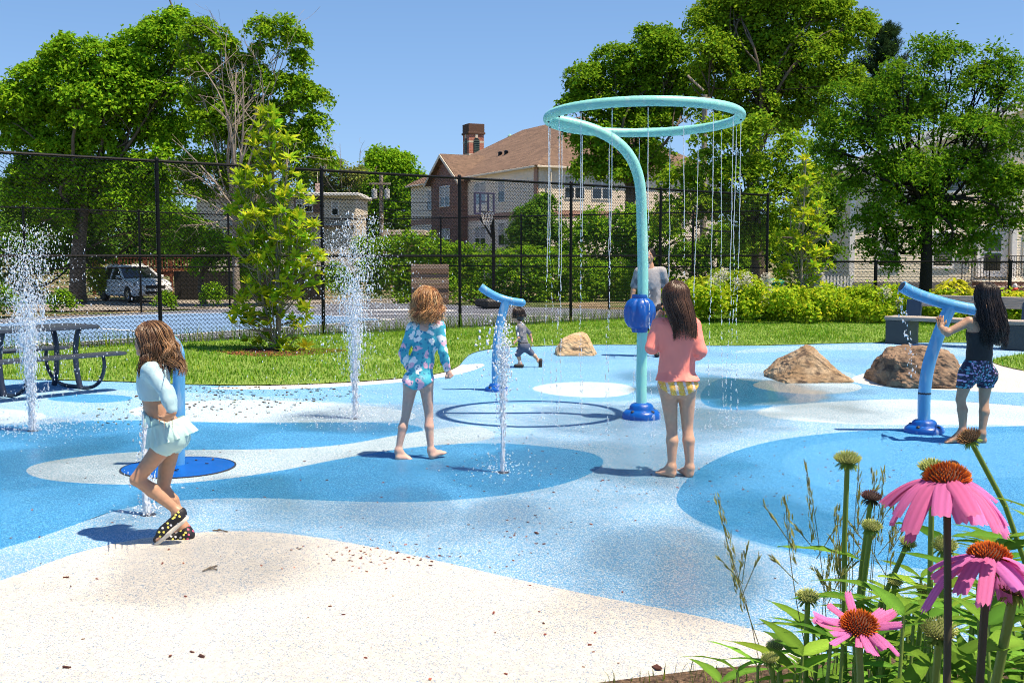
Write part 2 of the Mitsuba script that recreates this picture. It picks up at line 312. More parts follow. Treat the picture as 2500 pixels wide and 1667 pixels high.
# parking strip behind the court
road = Polygon([V(-26, 33), V(-13, 33.5), V(-4.6, 43), V(-2, 52), V(-26, 52)])
bsdf_proc('asphalt_bsdf', lambda p, n, uv: mix((.10, .10, .10), (.22, .20, .17), fbm(p.x * .7, p.y * .7, 2., 4)) * (.85 + .3 * noise(p.x * 40, p.y * 40)), .9)
q = trimesh.Trimesh(*trimesh.creation.triangulate_polygon(road, engine='earcut'), process=False) if False else flat(road, 0)
q = q.subdivide_to_size(2.0); v = np.array(q.vertices); v[:, 2] = terrain_z(v[:, 0], v[:, 1]) + .03
add('road', TM(v, q.faces, process=False), 'asphalt_bsdf', kind='structure', label='worn asphalt parking strip beyond the court')
# lawn
fence_line = Polygon([FA + V(-8, -8 * .78), FB, [30, FB[1] + 3], [30, 4], [-30, 4]])
lawn = Polygon([FA - 2.5 * (FB - FA) / np.linalg.norm(FB - FA), FB, V(9, 31), V(30, 31), V(30, 4.7), V(14, 4.7), V(-14, 4.7), V(-14, 10)]).difference(pad)
lawn = unary_union([g for g in getattr(lawn, 'geoms', [lawn]) if g.area > 1.5 and g.centroid.y > 9])
bsdf_proc('turf_bsdf', lambda p, n, uv: mix((.07, .13, .018), (.14, .22, .04), fbm(p.x * 2, p.y * 2, 0., 4)) * (.5 + noise(p.x * 70, p.y * 70)), .95)
add('lawn', flat(lawn, .012), 'turf_bsdf', kind='structure', label='grassy lawn strip between the pad and the court fence')
lawn_rim = lawn.intersection(pad.buffer(.5))
def scatter(pg, n, rng):
    x0, y0, x1, y1 = pg.bounds; out = []
    while sum(map(len, out)) < n:
        q = rng.uniform((x0, y0), (x1, y1), (n * 3, 2)); out.append(q[shapely.contains_xy(pg, q[:, 0], q[:, 1])])
    return np.vstack(out)[:n]
rng = np.random.default_rng(3)
MAG = G(672, 858)[:2]
seen = Polygon([G(-60, 1000)[:2], G(-60, 830)[:2], G(1900, 755)[:2], G(2560, 740)[:2], G(2560, 930)[:2]])
zone = lawn.intersection(seen.buffer(.5)).difference(Point(*MAG).buffer(.55))
def blades(q, h, w, rng, col):
    n = len(q); a = rng.uniform(0, 2 * np.pi, n); lean = nz(np.stack([np.cos(a), np.sin(a)], 1)) * (h * rng.uniform(.2, .8, n))[:, None]
    t = np.stack([-np.sin(a), np.cos(a)], 1) * (w / 2)[:, None]
    b = np.column_stack([q, np.full(n, .01)])
    o = lambda xy, z: b + np.column_stack([xy, z])
    v = np.stack([o(-t, 0 * h), o(t, 0 * h), o(lean * .35 + t * .8, h * .6), o(lean * .35 - t * .8, h * .6), o(lean, h)], 1).reshape(-1, 3)
    k = np.arange(n)[:, None] * 5
    f = np.concatenate([k + [0, 1, 2], k + [0, 2, 3], k + [3, 2, 4]])
    c = np.asarray(col) * np.exp(rng.normal(size=(n, 1)) * .3) * (1 + rng.normal(size=(n, 1)) * .3 * np.array([1, .3, -.2]))
    return TM(v, f, process=False), np.repeat(np.clip(c, .003, .5), 5, 0)
N = 105000
q = scatter(zone, N, rng)
patchy = meshkit.fbm(np.column_stack([q * 1.1, np.zeros(N)]), 3)
h = (.02 + .07 * patchy ** 2 + .015 * rng.random(N)) * rng.uniform(.6, 1.3, N)
m1 = blades(q, h, rng.uniform(.006, .012, N), rng, (.155, .32, .025))
ln = LineString([FA, FB]); s = rng.uniform(0, ln.length, 2600)
q = np.array([ln.interpolate(t).coords[0] for t in s]) + rng.normal(size=(2600, 2)) * .09 + V(.05, -.07)
m2 = blades(q, rng.uniform(.12, .38, 2600), rng.uniform(.008, .014, 2600), rng, (.15, .24, .035))
q = scatter(Polygon([FB, V(7, 27), V(9, 25.2), V(20, 24), V(20, 26.5), V(9, 30)]), 9000, rng)
m3 = blades(q, rng.uniform(.08, .25, 9000), rng.uniform(.008, .014, 9000), rng, (.21, .31, .03))
g, c = joinc([m1, m2, m3])
add('grass', g, 'leaf_bsdf', color=c, kind='stuff', label='sunlit green lawn grass between the blue pad and the black fence', cat='grass')
# mulch ring under the young tree
bsdf_proc('mulch_bsdf', lambda p, n, uv: mix((.10, .035, .015), (.36, .15, .07), noise(p.x * 45, p.y * 60)) * (.6 + .7 * noise(p.x * 90, p.y * 90)), .95, lambda p, n, uv: noise(p.x * 50, p.y * 50), .02, 4e-3)
th = np.linspace(0, 2 * np.pi, 40)[:-1]
mr = .80 + .1 * np.sin(3 * th) + .05 * np.sin(7 * th)
mp = Polygon(np.column_stack([MAG[0] + .12 + mr * 1.25 * np.cos(th), MAG[1] - .25 + mr * .9 * np.sin(th)]))
mm = flat(mp, .016)
add('mulch', mm, 'mulch_bsdf', kind='structure', label='red bark mulch bed around the young tree')
nC = 900; q = scatter(mp, nC, rng)
cm = []
def chips(q, z, size, rng, cols):
    n = len(q); a = rng.uniform(0, 2 * np.pi, n); L = size * rng.uniform(.5, 1.5, n); w = L * rng.uniform(.25, .6, n); th_ = L * .18
    t = np.stack([np.cos(a), np.sin(a), rng.normal(size=n) * .12], 1); b = np.stack([-np.sin(a), np.cos(a), rng.normal(size=n) * .12], 1); u = np.cross(t, b)
    sg = np.array([[x, y, zz] for x in (-1, 1) for y in (-1, 1) for zz in (0, 1)], float)
    jit = rng.uniform(.6, 1.1, (n, 8, 1))
    v = np.column_stack([q, np.full(n, z)])[:, None] + (sg[None, :, :1] * (L / 2)[:, None, None] * t[:, None] + sg[None, :, 1:2] * (w / 2)[:, None, None] * b[:, None]) * jit + sg[None, :, 2:] * th_[:, None, None] * u[:, None]
    bx = trimesh.creation.box([1, 1, 1]); 
    f0 = trimesh.convex.convex_hull(sg).faces
    hv = np.asarray(trimesh.convex.convex_hull(sg).vertices); idx = [int(np.argmin(((sg - x) ** 2).sum(1))) for x in hv]
    f0 = np.asarray(idx)[f0]
    f = (f0[None] + (np.arange(n) * 8)[:, None, None]).reshape(-1, 3)
    c = np.asarray(cols)[rng.integers(0, len(cols), n)] * np.exp(rng.normal(size=(n, 1)) * .3)
    return TM(v.reshape(-1, 3), f, process=False), np.repeat(np.clip(c, .002, .5), 8, 0)
BRN = [(.16, .055, .025), (.22, .08, .035), (.10, .05, .03), (.05, .035, .025)]
m, c = chips(q, .018, .045, rng, BRN)
add('mulch_chips', m, 'vc_bsdf', color=c, kind='stuff', label='loose red bark chips lying on the mulch bed', cat='bark chips')
# debris on the pad
DK = [(.03, .022, .016), (.045, .03, .02), (.07, .04, .025)]
zd = Polygon(W([(430, 884), (620, 890), (800, 892), (830, 905), (700, 925), (640, 960), (430, 965), (250, 985), (150, 960), (320, 905)]))
pts = scatter(zd, 620, rng); wgt = np.exp(-np.abs(pts[:, 1] - G(560 * K1, 893 * K1)[1]) / 1.2)
pts = pts[rng.random(620) < .25 + .75 * wgt]
m, c = chips(pts, .001, .03, rng, DK + [(.06, .07, .03)])
add('debris', m, 'vc_bsdf', color=c, kind='stuff', label='dark scattered soil crumbs and leaf bits along the pad edge', cat='debris')
def around(px, py, n, sx, sy):
    c = G(px, py); return np.column_stack([c[0] + rng.normal(size=n) * sx, c[1] + rng.normal(size=n) * sy])
allp = scatter(Polygon(W([(0, 1000), (2352, 980), (2352, 1300), (1800, 1500), (1700, 1568), (0, 1568)])).intersection(pad), 260, rng)
RED = [(.16, .04, .03), (.22, .07, .045), (.12, .045, .03), (.07, .03, .025)]
m, c = chips(np.vstack([allp, around(1305, 1290, 30, .14, .25), around(940, 1365, 55, .25, .12), around(915, 1352, 50, .35, .10), around(1680, 1190, 45, .4, .3), around(2000, 1170, 25, .6, .3), around(500, 1130, 30, .1, .06)]), .001, .014, rng, RED)
add('bark_crumbs', m, 'vc_bsdf', color=c, kind='stuff', label='tiny reddish bark crumbs strewn over the splash pad', cat='bark crumbs')
CH = [(203, 1560, 'small red bark chip low on the cream patch at the left'), (162, 1410, 'dark bark chip on the cream patch below the blue lobe at the far left'), (448, 1375, 'thin brown bark sliver left of the forked twig'), (805, 1480, 'lone dark bark chip in the middle of the cream patch'),
      (416, 1602, 'largest orange bark chip near the bottom edge'), (493, 1603, 'small orange bark chip right of the largest chip near the bottom edge'), (1205, 1497, 'orange bark chip on the right part of the cream patch'), (1209, 1544, 'brown bark chip below the orange one on the right part of the cream patch'),
      (1310, 1302, 'biggest red-brown bark flake on the pale blue rubber'), (1604, 1632, 'orange bark chip at the bottom left of the coneflowers'), (162, 1630, 'small orange bark chip in the bottom left corner')]
for i, (px, py, lb) in enumerate(CH):
    m, c = chips(G(px, py)[None, :2], .001, .024 if i not in (4, 9) else .034, rng, RED)
    add('bark_chip', m, 'vc_bsdf', color=c, label=lb, cat='bark chip')
tw = lambda x0, y0, x1, y1, k: tube(np.array([G(x0, y0, .006), G((x0 + x1) / 2, (y0 + y1) / 2 - 2, .012), G(x1, y1, .005)]), .004, 5)
add('twig', join([tw(520, 1294, 556, 1297, 0), tw(530, 1295, 538, 1292, 0)]), BARK, label='thin brown twig lying flat on the edge of the cream patch', cat='twig')
add('twig', join([tw(495, 1393, 530, 1380, 0), tw(512, 1388, 530, 1390, 0), tw(505, 1390, 515, 1383, 0)]), BARK, label='forked dark twig lying on the cream rubber near the running girl', cat='twig')
# ------------------------------------------------------------------ fences
def chainlink(a, b, z0, z1, dia, wire, knuckle=True):
    """zigzag wires woven side by side; a, b in plan, dia the diamond's width"""
    a, b = V(*a), V(*b); L = np.linalg.norm(b - a); u = np.append((b - a) / L, 0); nrm = V(-u[1], u[0], 0)
    n = int(L / dia); hz = dia / 2; m = int((z1 - z0) / hz)
    i = np.arange(n)[:, None]; k = np.arange(m + 1)[None]
    x = i * dia + np.where(k % 2 == 0, 0, dia) * 1.0
    z = z0 + k * hz + 0 * x
    off = np.where(k % 2 == 0, -1, 1) * wire * .7 + 0 * x
    p = np.append(a, 0) + x[..., None] * u + z[..., None] * up3 + off[..., None] * nrm
    if knuckle:
        z_end = p[:, -1:] + (up3 * .035 + u * .012); p = np.concatenate([p, z_end], 1)
    d1 = [nrm, nz(-nrm + .9 * up3 + .9 * u), nz(-nrm - .9 * up3 - .9 * u)]
    vs = np.stack([p + wire * d for d in d1], 2)
    M = p.shape[1]; base = np.arange(n * M).reshape(n, M) * 3
    q0, q1 = base[:, :-1].ravel(), base[:, 1:].ravel(); fs = []
    for s in range(3):
        t = (s + 1) % 3; fs += [np.stack([q0 + s, q0 + t, q1 + t], 1), np.stack([q0 + s, q1 + t, q1 + s], 1)]
    return TM(vs.reshape(-1, 3), np.concatenate(fs), process=False)
def fence(name, label, pts, h, dia, wire, posts, mid=None, z0=0., pr=.03, rr=.022, bottom=True):
    k = thing(name, label, 'fence')
    for a, b in zip(pts[:-1], pts[1:]):
        add('mesh', chainlink(a, b, z0 + .04, z0 + h, dia, wire), 'wire_bsdf', k)
        A3, B3 = np.append(a, z0 + h), np.append(b, z0 + h)
        add('top_rail', tube([A3, B3], rr, 8), BLACKMETAL, k, smooth=40)
        if mid: add('middle_rail', tube([A3 - up3 * (h - mid), B3 - up3 * (h - mid)], rr, 8), BLACKMETAL, k, smooth=40)
        if bottom: add('bottom_wire', tube([A3 - up3 * (h - .05), B3 - up3 * (h - .05)], .008, 5), BLACKMETAL, k)
    for p in posts:
        b = tube([np.append(p, z0 - .1), np.append(p, z0 + h + .02)], pr, 10)
        cap = lathe([(pr * 1.25, 0), (pr * 1.25, .03), (pr * .7, .06), (0.001, .07)], np.append(p, z0 + h + .01), 10)
        bands = [lathe([(pr * 1.02, -.015), (pr * 1.2, -.015), (pr * 1.2, .015), (pr * 1.02, .015)], np.append(p, z0 + zz), 10) for zz in np.arange(.4, h, .55)]
        add('post', join([b, cap] + bands), BLACKMETAL, k, smooth=35)
    return k
bsdf_proc('wire_bsdf', (.004, .004, .005), .5, specular=.2)
onF = lambda px: G(px, fx(px))[:2]
fence('court_fence', 'tall black chain-link fence in front of the basketball court', [onF(-140), FB], 3.3, .080, .0085, [onF(x) for x in (-110, 393, 790, 1123, 1393, 1610)] + [FB], mid=1.6, pr=.036, rr=.028)
lerp2 = lambda a, b, t: np.asarray(a) * (1 - t) + np.asarray(b) * t
FBo = FB + V(-.06, .12)
fence('rear_court_fence', 'farther black chain-link fence along the back of the court', [FD, FC, FBo], 2.9, .090, .0052,
      [lerp2(FD, FC, t) for t in (0, .24, .45, .64, .82)] + [lerp2(FC, FBo, t) for t in (0, .22, .44, .66, .85)], mid=1.3, z0=-.03, pr=.03, rr=.02)
LF = [P(1905, 700, 30)[:2], P(2137, 700, 28.5)[:2], P(2465, 700, 27)[:2], P(2700, 700, 26)[:2]]
fence('garden_fence', 'low black chain-link fence in front of the beige clapboard house', LF, 1.5, .11, .008, LF[1:3], z0=-.05, pr=.045, rr=.025)
# white picket gate
k = thing('picket_gate', 'white wooden picket gate beside the corner of the beige house', 'gate')
ga, gb = P(2012, 715, 42), P(2070, 715, 42)
for i in range(8):
    c = ga * (1 - i / 7) + gb * (i / 7); c[2] = .45
    poly_ = Polygon([(-.035, 0), (.035, 0), (.035, .78), (0, .84), (-.035, .78)])
    m = trimesh.creation.extrude_polygon(poly_, .02, engine='earcut'); v = np.array(m.vertices)
    add('picket', TM(np.stack([c[0] + v[:, 0], c[1] - v[:, 2], .02 + v[:, 1]], 1), m.faces, process=False), WHITEPAINT, k)
L_ = gb[0] - ga[0]
for z in (.2, .66): add('rail', box([(ga[0] + gb[0]) / 2, 42.02, z], [L_, .03, .07]), WHITEPAINT, k)
add('brace', tube([[ga[0], 42.02, .2], [gb[0], 42.02, .66]], .03, 4), WHITEPAINT, k)
for x in (ga[0] - .08, gb[0] + .1): add('post', box([x, 42, .48], [.1, .1, .96], 0, .01), WHITEPAINT, k)
q = P(1889, 690, 29.5); k = thing('waste_bin', 'green plastic bin half hidden behind the creamy flower heads', 'bin')
add('tub', lathe([(.001, 0), (.20, 0), (.25, .85), (.26, .87)], [q[0], 29.5, 0.], 20), mat(((.02, .20, .13), .5)), k, smooth=40); add('lid', lathe([(.28, .86), (.28, .91), (.2, .97), (.001, .99)], [q[0], 29.5, 0.], 20), mat(((.03, .28, .18), .45)), k, smooth=40)
# ------------------------------------------------------------------ houses
def quadwall(o, u, L, z0, z1, thick=.15):
    u = np.append(nz(u), 0); n = V(u[1], -u[0], 0)
    return obox(np.append(o[:2], z0) - n * thick, u * L, n * thick, up3 * (z1 - z0))
def siding(o, u, L, z0, z1, step, lip=.012):
    """horizontal clapboards: each course slopes out to its lower edge"""
    u = np.append(nz(u), 0); n = V(u[1], -u[0], 0); out = []
    for z in np.arange(z0, z1 - 1e-6, step):
        t = min(z + step, z1); o3 = np.append(o[:2], 0)
        a, b = o3 + n * lip + up3 * z, o3 + up3 * t; c = o3 + up3 * z; a, b = a + n * .012, b + n * .012
        v = np.array([a, a + u * L, b + u * L, b, c, c + u * L])
        out.append(TM(v, [[0, 1, 2], [0, 2, 3], [4, 5, 1], [4, 1, 0]], process=False))
    return join(out)
def window(par, o, u, t, z, w, h, double=False, fr=.07, frame_mat=None):
    """o: wall origin, t: along the wall to the window's centre, z: sill"""
    u = np.append(nz(u), 0); n = V(u[1], -u[0], 0); c = np.append(o[:2], 0) + u * (t - w / 2) + n * .01
    bars = [obox(c + up3 * (z - fr), u * w, n * .07, up3 * fr, .008), obox(c + up3 * (z + h), u * w, n * .06, up3 * fr, .008),
            obox(c - u * fr + up3 * (z - fr), u * fr, n * .06, up3 * (h + 2 * fr), .008), obox(c + u * w + up3 * (z - fr), u * fr, n * .06, up3 * (h + 2 * fr), .008),
            obox(c + up3 * (z + h * .5 - .025), u * w, n * .045, up3 * .05)]
    if double: bars.append(obox(c + u * (w / 2 - .05) + up3 * z, u * .1, n * .05, up3 * h))
    k = add('window', join(bars), frame_mat or WHITEPAINT, par)
    add('pane', obox(c + up3 * z, u * w, n * .015, up3 * h), 'glass_bsdf', k)
    add('blind', obox(c + up3 * (z + h * .5) + n * .016, u * w, n * .006, up3 * (h * .46)), mat(((.45, .46, .46), .8)), k)
SHING = bsdf_proc('shingle_bsdf', lambda p, n, uv: mix((.092, .060, .043), (.150, .100, .072), fbm(p.x * 1.1, p.y * 1.1, p.z * 9, 3)) * (.8 + .4 * cell_rand(dr.floor(p.x * 3 + p.y * 3), dr.floor(p.z * 8))), .9)
def brickfn(p, n, uv):
    s = dr.select(dr.abs(n.x) > dr.abs(n.y), p.y, p.x); r = dr.floor(p.z / .075); x = s / .22 + .5 * (r - 2 * dr.floor(r / 2))
    fx_, fz = x - dr.floor(x), p.z / .075 - r
    m = smoothstep(.0, .06, fx_) * smoothstep(1, .94, fx_) * smoothstep(0, .12, fz) * smoothstep(1., .88, fz)
    return mix((.42, .36, .31), mix((.12, .050, .038), (.21, .088, .066), cell_rand(dr.floor(x), r)), m)
bsdf_proc('brick_bsdf', brickfn, .85)
bsdf_proc('red_brick_bsdf', lambda p, n, uv: brickfn(p, n, uv) * mi.Color3f(1.9, 1.35, 1.2), .85)
TAN = mat(((.72, .65, .55), .8)); TAN2 = mat(((.78, .73, .64), .8)); TRIM = mat(((.62, .56, .46), .7)); BAND = mat(((.36, .22, .17), .8)); SIDECREAM = mat(((.72, .66, .53), .75))
k = thing('apartment_house', 'large tan and brick apartment house with brown hipped roof', 'house')
N0, u, v2 = V(1.8, 75.), nz(V(-10.7, 22.)), nz(V(.9, .437)); ul, vl = u, v2
Lw, Wd, ze, zr = 24.5, 15.0, 7.75, 12.3
zg = -.6
add('wall', join([quadwall(N0 + ul * Lw, -ul, Lw, zg, ze), quadwall(N0, vl, Wd, zg, ze), quadwall(N0 + ul * Lw + vl * Wd, -vl, Wd, zg, ze), quadwall(N0 + vl * Wd, ul, Lw, zg, ze)]), TAN, k)
for o, d, L in ((N0 + ul * Lw, -ul, Lw), (N0, vl, Wd)):
    add('siding', siding(o, d, L, 4.75, ze - .1, .19, .012), TAN, k, kind='stuff')
    add('siding', siding(o, d, L, zg, 4.3, .19, .012), TAN2, k, kind='stuff')
    add('band', siding(o, d, L, 4.3, 4.75, .45, .05), BAND, k)
    n = V(d[1], -d[0]); add('gutter', obox(np.append(o + n * .35 - d * .3, ze - .16), np.append(d * (L + .6), 0), np.append(n * .12, 0), up3 * .14, .02), TRIM, k)
    add('soffit', obox(np.append(o + n * .03, ze - .1), np.append(d * L, 0), np.append(n * .35, 0), up3 * .06), TRIM, k)
add('corner_board', obox(np.append(N0 - ul * .05 - vl * .08, zg), np.append(ul * .5, 0), np.append(-vl * .05, 0), up3 * (ze - zg - .1)), BAND, k)
add('downspout', tube([np.append(N0 - vl * .1 + vl * .9 - ul * .3, z) for z in (zg, ze - .2)], .07, 6), TRIM, k)
oh = .45
c4 = [N0 - ul * oh - vl * oh, N0 + ul * (Lw + oh) - vl * oh, N0 + ul * (Lw + oh) + vl * (Wd + oh), N0 - ul * oh + vl * (Wd + oh)]
r1, r2 = N0 + vl * Wd / 2 + ul * 7, N0 + vl * Wd / 2 + ul * (Lw - 7)
rv = np.array([np.append(c, ze) for c in c4] + [np.append(r1, zr), np.append(r2, zr)] + [np.append(c, ze - .05) for c in c4])
rf = [[0, 4, 5], [0, 5, 1], [1, 5, 2], [2, 5, 4], [2, 4, 3], [3, 4, 0], [6, 7, 8], [6, 8, 9], [0, 1, 7], [0, 7, 6], [1, 2, 8], [1, 8, 7], [2, 3, 9], [2, 9, 8], [3, 0, 6], [3, 6, 9]]
roof = add('roof', TM(rv, rf, process=False), SHING, k)
for t in (10.5, 11.6): add('vent', lathe([(.16, 0), (.16, .35), (.22, .36), (.02, .45)], np.append(N0 + ul * t + vl * 2.6, ze + 1.6), 8), BLACKMETAL, roof)
# brick bay with gable
ta, tb, pj = 12.0, 18.2, .6
bo = N0 + ul * tb - vl * pj; zpk = 9.75
gp = Polygon([(0, zg), (tb - ta, zg), (tb - ta, ze), ((tb - ta) / 2, zpk - .15), (0, ze)])
m = trimesh.creation.extrude_polygon(gp, pj + .2, engine='earcut'); vv = np.array(m.vertices); d = -ul; n = -vl
bay = add('brick_bay', TM(np.column_stack([(bo[None] + vv[:, :1] * d - (vv[:, 2:] * n)), vv[:, 1]]), m.faces[:, ::-1], process=False), 'brick_bsdf', k)
mid = bo + d * (tb - ta) / 2
for s in (-1, 1):
    e = mid + d * s * ((tb - ta) / 2 + .5); ez = ze - .28
    A, B_ = np.append(mid + n * .45, zpk), np.append(e + n * .45, ez); bk = np.append(vl * 9.0, 0)
    qv = np.array([A, B_, B_ + bk * .55, A + bk, A - up3 * .1, B_ - up3 * .1, B_ + bk * .55 - up3 * .1, A + bk - up3 * .1])
    add('roof', TM(qv, [[0, 1, 2], [0, 2, 3], [4, 6, 5], [4, 7, 6], [0, 5, 1], [0, 4, 5], [1, 6, 2], [1, 5, 6]] if s > 0 else [[0, 2, 1], [0, 3, 2], [4, 5, 6], [4, 6, 7], [0, 1, 5], [0, 5, 4], [1, 2, 6], [1, 6, 5]], process=False), SHING, k)
    add('rake_board', obox(A + np.append(n * .03, -.3), B_ - A, np.append(n * .06, 0), up3 * .26), TRIM, k)
window(bay, bo, d, 3.0, 5.6, 1.9, 1.55, True); window(bay, bo, d, 3.0, 2.2, 1.9, 1.5, True)
for t, z, w, dbl in ((5.8, 5.55, 1.0, 0), (9.6, 5.55, 1.9, 1), (5.8, 2.4, 1.0, 0), (9.6, 2.2, 1.9, 1), (20.0, 5.5, 1.0, 0), (2.6, 2.4, 1.0, 0)):
    window(k, N0 + ul * Lw, -ul, Lw - t, z, w, 1.55, dbl)
for t in (2.8, 5.0): window(k, N0, vl, t, 5.6, 1.5, 1.45, True)
# brick tower far behind
k = thing('brick_tower', 'square red brick tower with louvred arch and pale bands rising behind the brown roof', 'tower')
tc = P(1156, 400, 118)[:2]; tz = 15.6; tw_ = .86; rz = math.radians(24)
add('shaft', box([*tc, 6.5], [2 * tw_, 2 * tw_, 16.2], rz), 'red_brick_bsdf', k)
add('cap', join([box([*tc, tz - .45], [2.1 * tw_, 2.1 * tw_, .9], rz, .02), box([*tc, tz - 1.0], [2.3 * tw_, 2.3 * tw_, .22], rz, .03)]), mat(((.10, .055, .04), .9)), k)
for z in (13.7, 12.35): add('stone_band', box([*tc, z], [2.04 * tw_, 2.04 * tw_, .2], rz), mat(((.55, .47, .38), .8)), k)
ca, sa = math.cos(rz), math.sin(rz)
for fnx, fny in ((sa, -ca), (-ca, -sa)):
    side = V(-fny, fnx); pl = [(-.36, 12.5), (.36, 12.5)] + [(.36 * math.cos(a), 13.75 + .36 * math.sin(a)) for a in np.linspace(0, np.pi, 9)]
    m = trimesh.creation.extrude_polygon(Polygon(pl), .06, engine='earcut'); vv = np.array(m.vertices)
    add('arch', TM(np.column_stack([tc + V(fnx, fny) * (tw_ - .03) + vv[:, :1] * side + vv[:, 2:] * V(fnx, fny), vv[:, 1]]), m.faces if fny < -.5 else m.faces, process=False), mat(((.02, .03, .03), .6)), k)
    for z in np.arange(12.6, 13.85, .2):
        add('louvre', box([*(tc + V(fnx, fny) * (tw_ + .05)), z], [.64, .07, .05], math.atan2(side[1], side[0])), mat(((.10, .17, .15), .6)), k)
    add('keystone', box([*(tc + V(fnx, fny) * (tw_ + .02)), 14.38], [.3, .12, .6], math.atan2(side[1], side[0]), .02), mat(((.6, .52, .42), .8)), k)
k = thing('copper_finial', 'small green copper roof finial peeking over the brown roof', 'finial')
fc = P(1245, 360, 125)[:2]
add('spire', lathe([(.75, 13.2), (.55, 14.0), (.3, 14.25), (.38, 14.6), (.2, 14.9), (.28, 15.15), (.02, 15.4)], [*fc, 0], 12), mat(((.20, .42, .35), .7)), k, smooth=40)
# flat-roofed white house at the left
k = thing('flat_roofed_house', 'cream flat-roofed house with pale cornice seen behind the young tree', 'house')
D = 72.; xa, xb = P(480, 500, D)[0], P(868, 500, D)[0]; zt = P(800, 477, D)[2]
W0 = V(xa, D); Lh = xb - xa
add('wall', box([(xa + xb) / 2, D + 3, (zt - 1) / 2], [Lh, 6, zt + 1]), mat(((.55, .50, .41), .8)), k)
add('siding', siding(W0, V(1, 0), Lh, -.8, zt - .3, .16, .012), mat(((.60, .55, .45), .8)), k, kind='stuff')
add('cornice', box([(xa + xb) / 2, D + 2.8, zt + .05], [Lh + .6, 6.8, .22], 0, .03), mat(((.66, .67, .66), .6)), k)
bx0, bx1 = P(720, 500, D)[0], P(782, 500, D)[0]
add('brown_bay', box([(bx0 + bx1) / 2, D + .2, P(750, 500, D)[2] + .1], [bx1 - bx0, .8, 1.25]), mat(((.16, .10, .075), .8)), k)
window(k, V(bx0, D - .2), V(1, 0), (bx1 - bx0) * .56, P(750, 517, D)[2], .46, .75); window(k, V(bx0, D - .2), V(1, 0), (bx1 - bx0) * .2, P(750, 507, D)[2], .3, .45)
window(k, W0, V(1, 0), P(818, 500, D)[0] - xa, P(818, 524, D)[2], .36, .82); window(k, W0, V(1, 0), P(600, 500, D)[0] - xa, P(600, 524, D)[2], .5, .9)
add('chimney', box([*P(776, 460, D + 2)[:2], zt + .4], [.32, .32, 1.0], 0, .01), mat(((.40, .30, .27), .85)), k)
add('antenna', tube([[P(776, 460, D + 2)[0], D + 2, zt + .8], [P(776, 460, D + 2)[0], D + 2, zt + 1.7]], .02, 5), TRIM, k)
add('awning_band', box([(xa + xb) / 2 + 1, D - .12, P(800, 553, D)[2]], [Lh * .8, .3, .12]), mat(((.08, .07, .06), .8)), k)
# low brick outbuilding
k = thing('brick_outbuilding', 'low brick outbuilding with pale coping beside the tan apartment house', 'building')
q = P(985, 580, 80); add('wall', box([q[0], 82, 1.0], [3.0, 4, 4.2]), 'brick_bsdf', k); add('coping', box([q[0], 82, 3.3], [3.2, 4.2, .35], 0, .02), TRIM, k)
# beige clapboard house at the right
k = thing('clapboard_house', 'beige clapboard house with white trim behind the garden fence', 'house')
D = 50.; H0 = V(P(2075, 600, D)[0], D); zb = -.12; zs = P(2075, 688, D)[2]; xe = 9.4; slope = .36; ze2 = P(2060, 412, D)[2]
gp = Polygon([(0, -.6), (16, -.6), (16, ze2), (8, ze2 + 8 * slope), (0, ze2)])
m = trimesh.creation.extrude_polygon(gp, 9, engine='earcut'); vv = np.array(m.vertices)
add('wall', TM(np.stack([H0[0] + vv[:, 0], D + .05 + vv[:, 2], vv[:, 1]], 1), m.faces[:, ::-1], process=False), SIDECREAM, k)
add('siding', join([siding(H0 + V(max(0, (z - ze2) / slope), 0), V(1, 0), 16 - 2 * max(0, (z - ze2) / slope), z, z + .12, .12, .014) for z in np.arange(zs, ze2 + 7.8 * slope, .12)]), SIDECREAM, k, kind='stuff')
add('foundation', box([H0[0] + 8, D - .02, (zs - .6) / 2], [16, .1, zs + .6]), mat(((.16, .16, .165), .9)), k)
add('corner_board', box([H0[0] + .09, D - .03, (zs + ze2) / 2], [.24, .1, ze2 - zs]), WHITEPAINT, k)
for s in (0, 1):
    A = V(H0[0] + 8, D - .55, ze2 + 8 * slope + .15); B_ = V(H0[0] - .55 + s * 17.1, D - .55, ze2 - .2 + .05)
    dv = (B_ - A); o = V(0, 9.6, 0)
    add('roof', obox(A, dv, o, nz(np.cross(dv, o)) * (.12 if np.cross(dv, o)[2] > 0 else -.12)), mat(((.16, .19, .23), .85)), k)
    add('rake_board', obox(A - up3 * .26 - V(0, .04, 0), dv, V(0, .06, 0), up3 * .24), WHITEPAINT, k)
    add('soffit', obox(A - up3 * .2, dv, V(0, .5, 0), up3 * .04), WHITEPAINT, k)
add('frieze', box([H0[0] + .5, D - .04, ze2 - .1], [1.0, .08, .25]), WHITEPAINT, k)
for px, py, w, h in ((2168, 466, .85, 1.5), (2330, 466, .85, 1.5), (2168, 650, .85, 1.5), (2300, 650, .85, 1.5)):
    q = P(px, py, D); window(k, H0, V(1, 0), q[0] - H0[0], q[2], w, h, fr=.12)
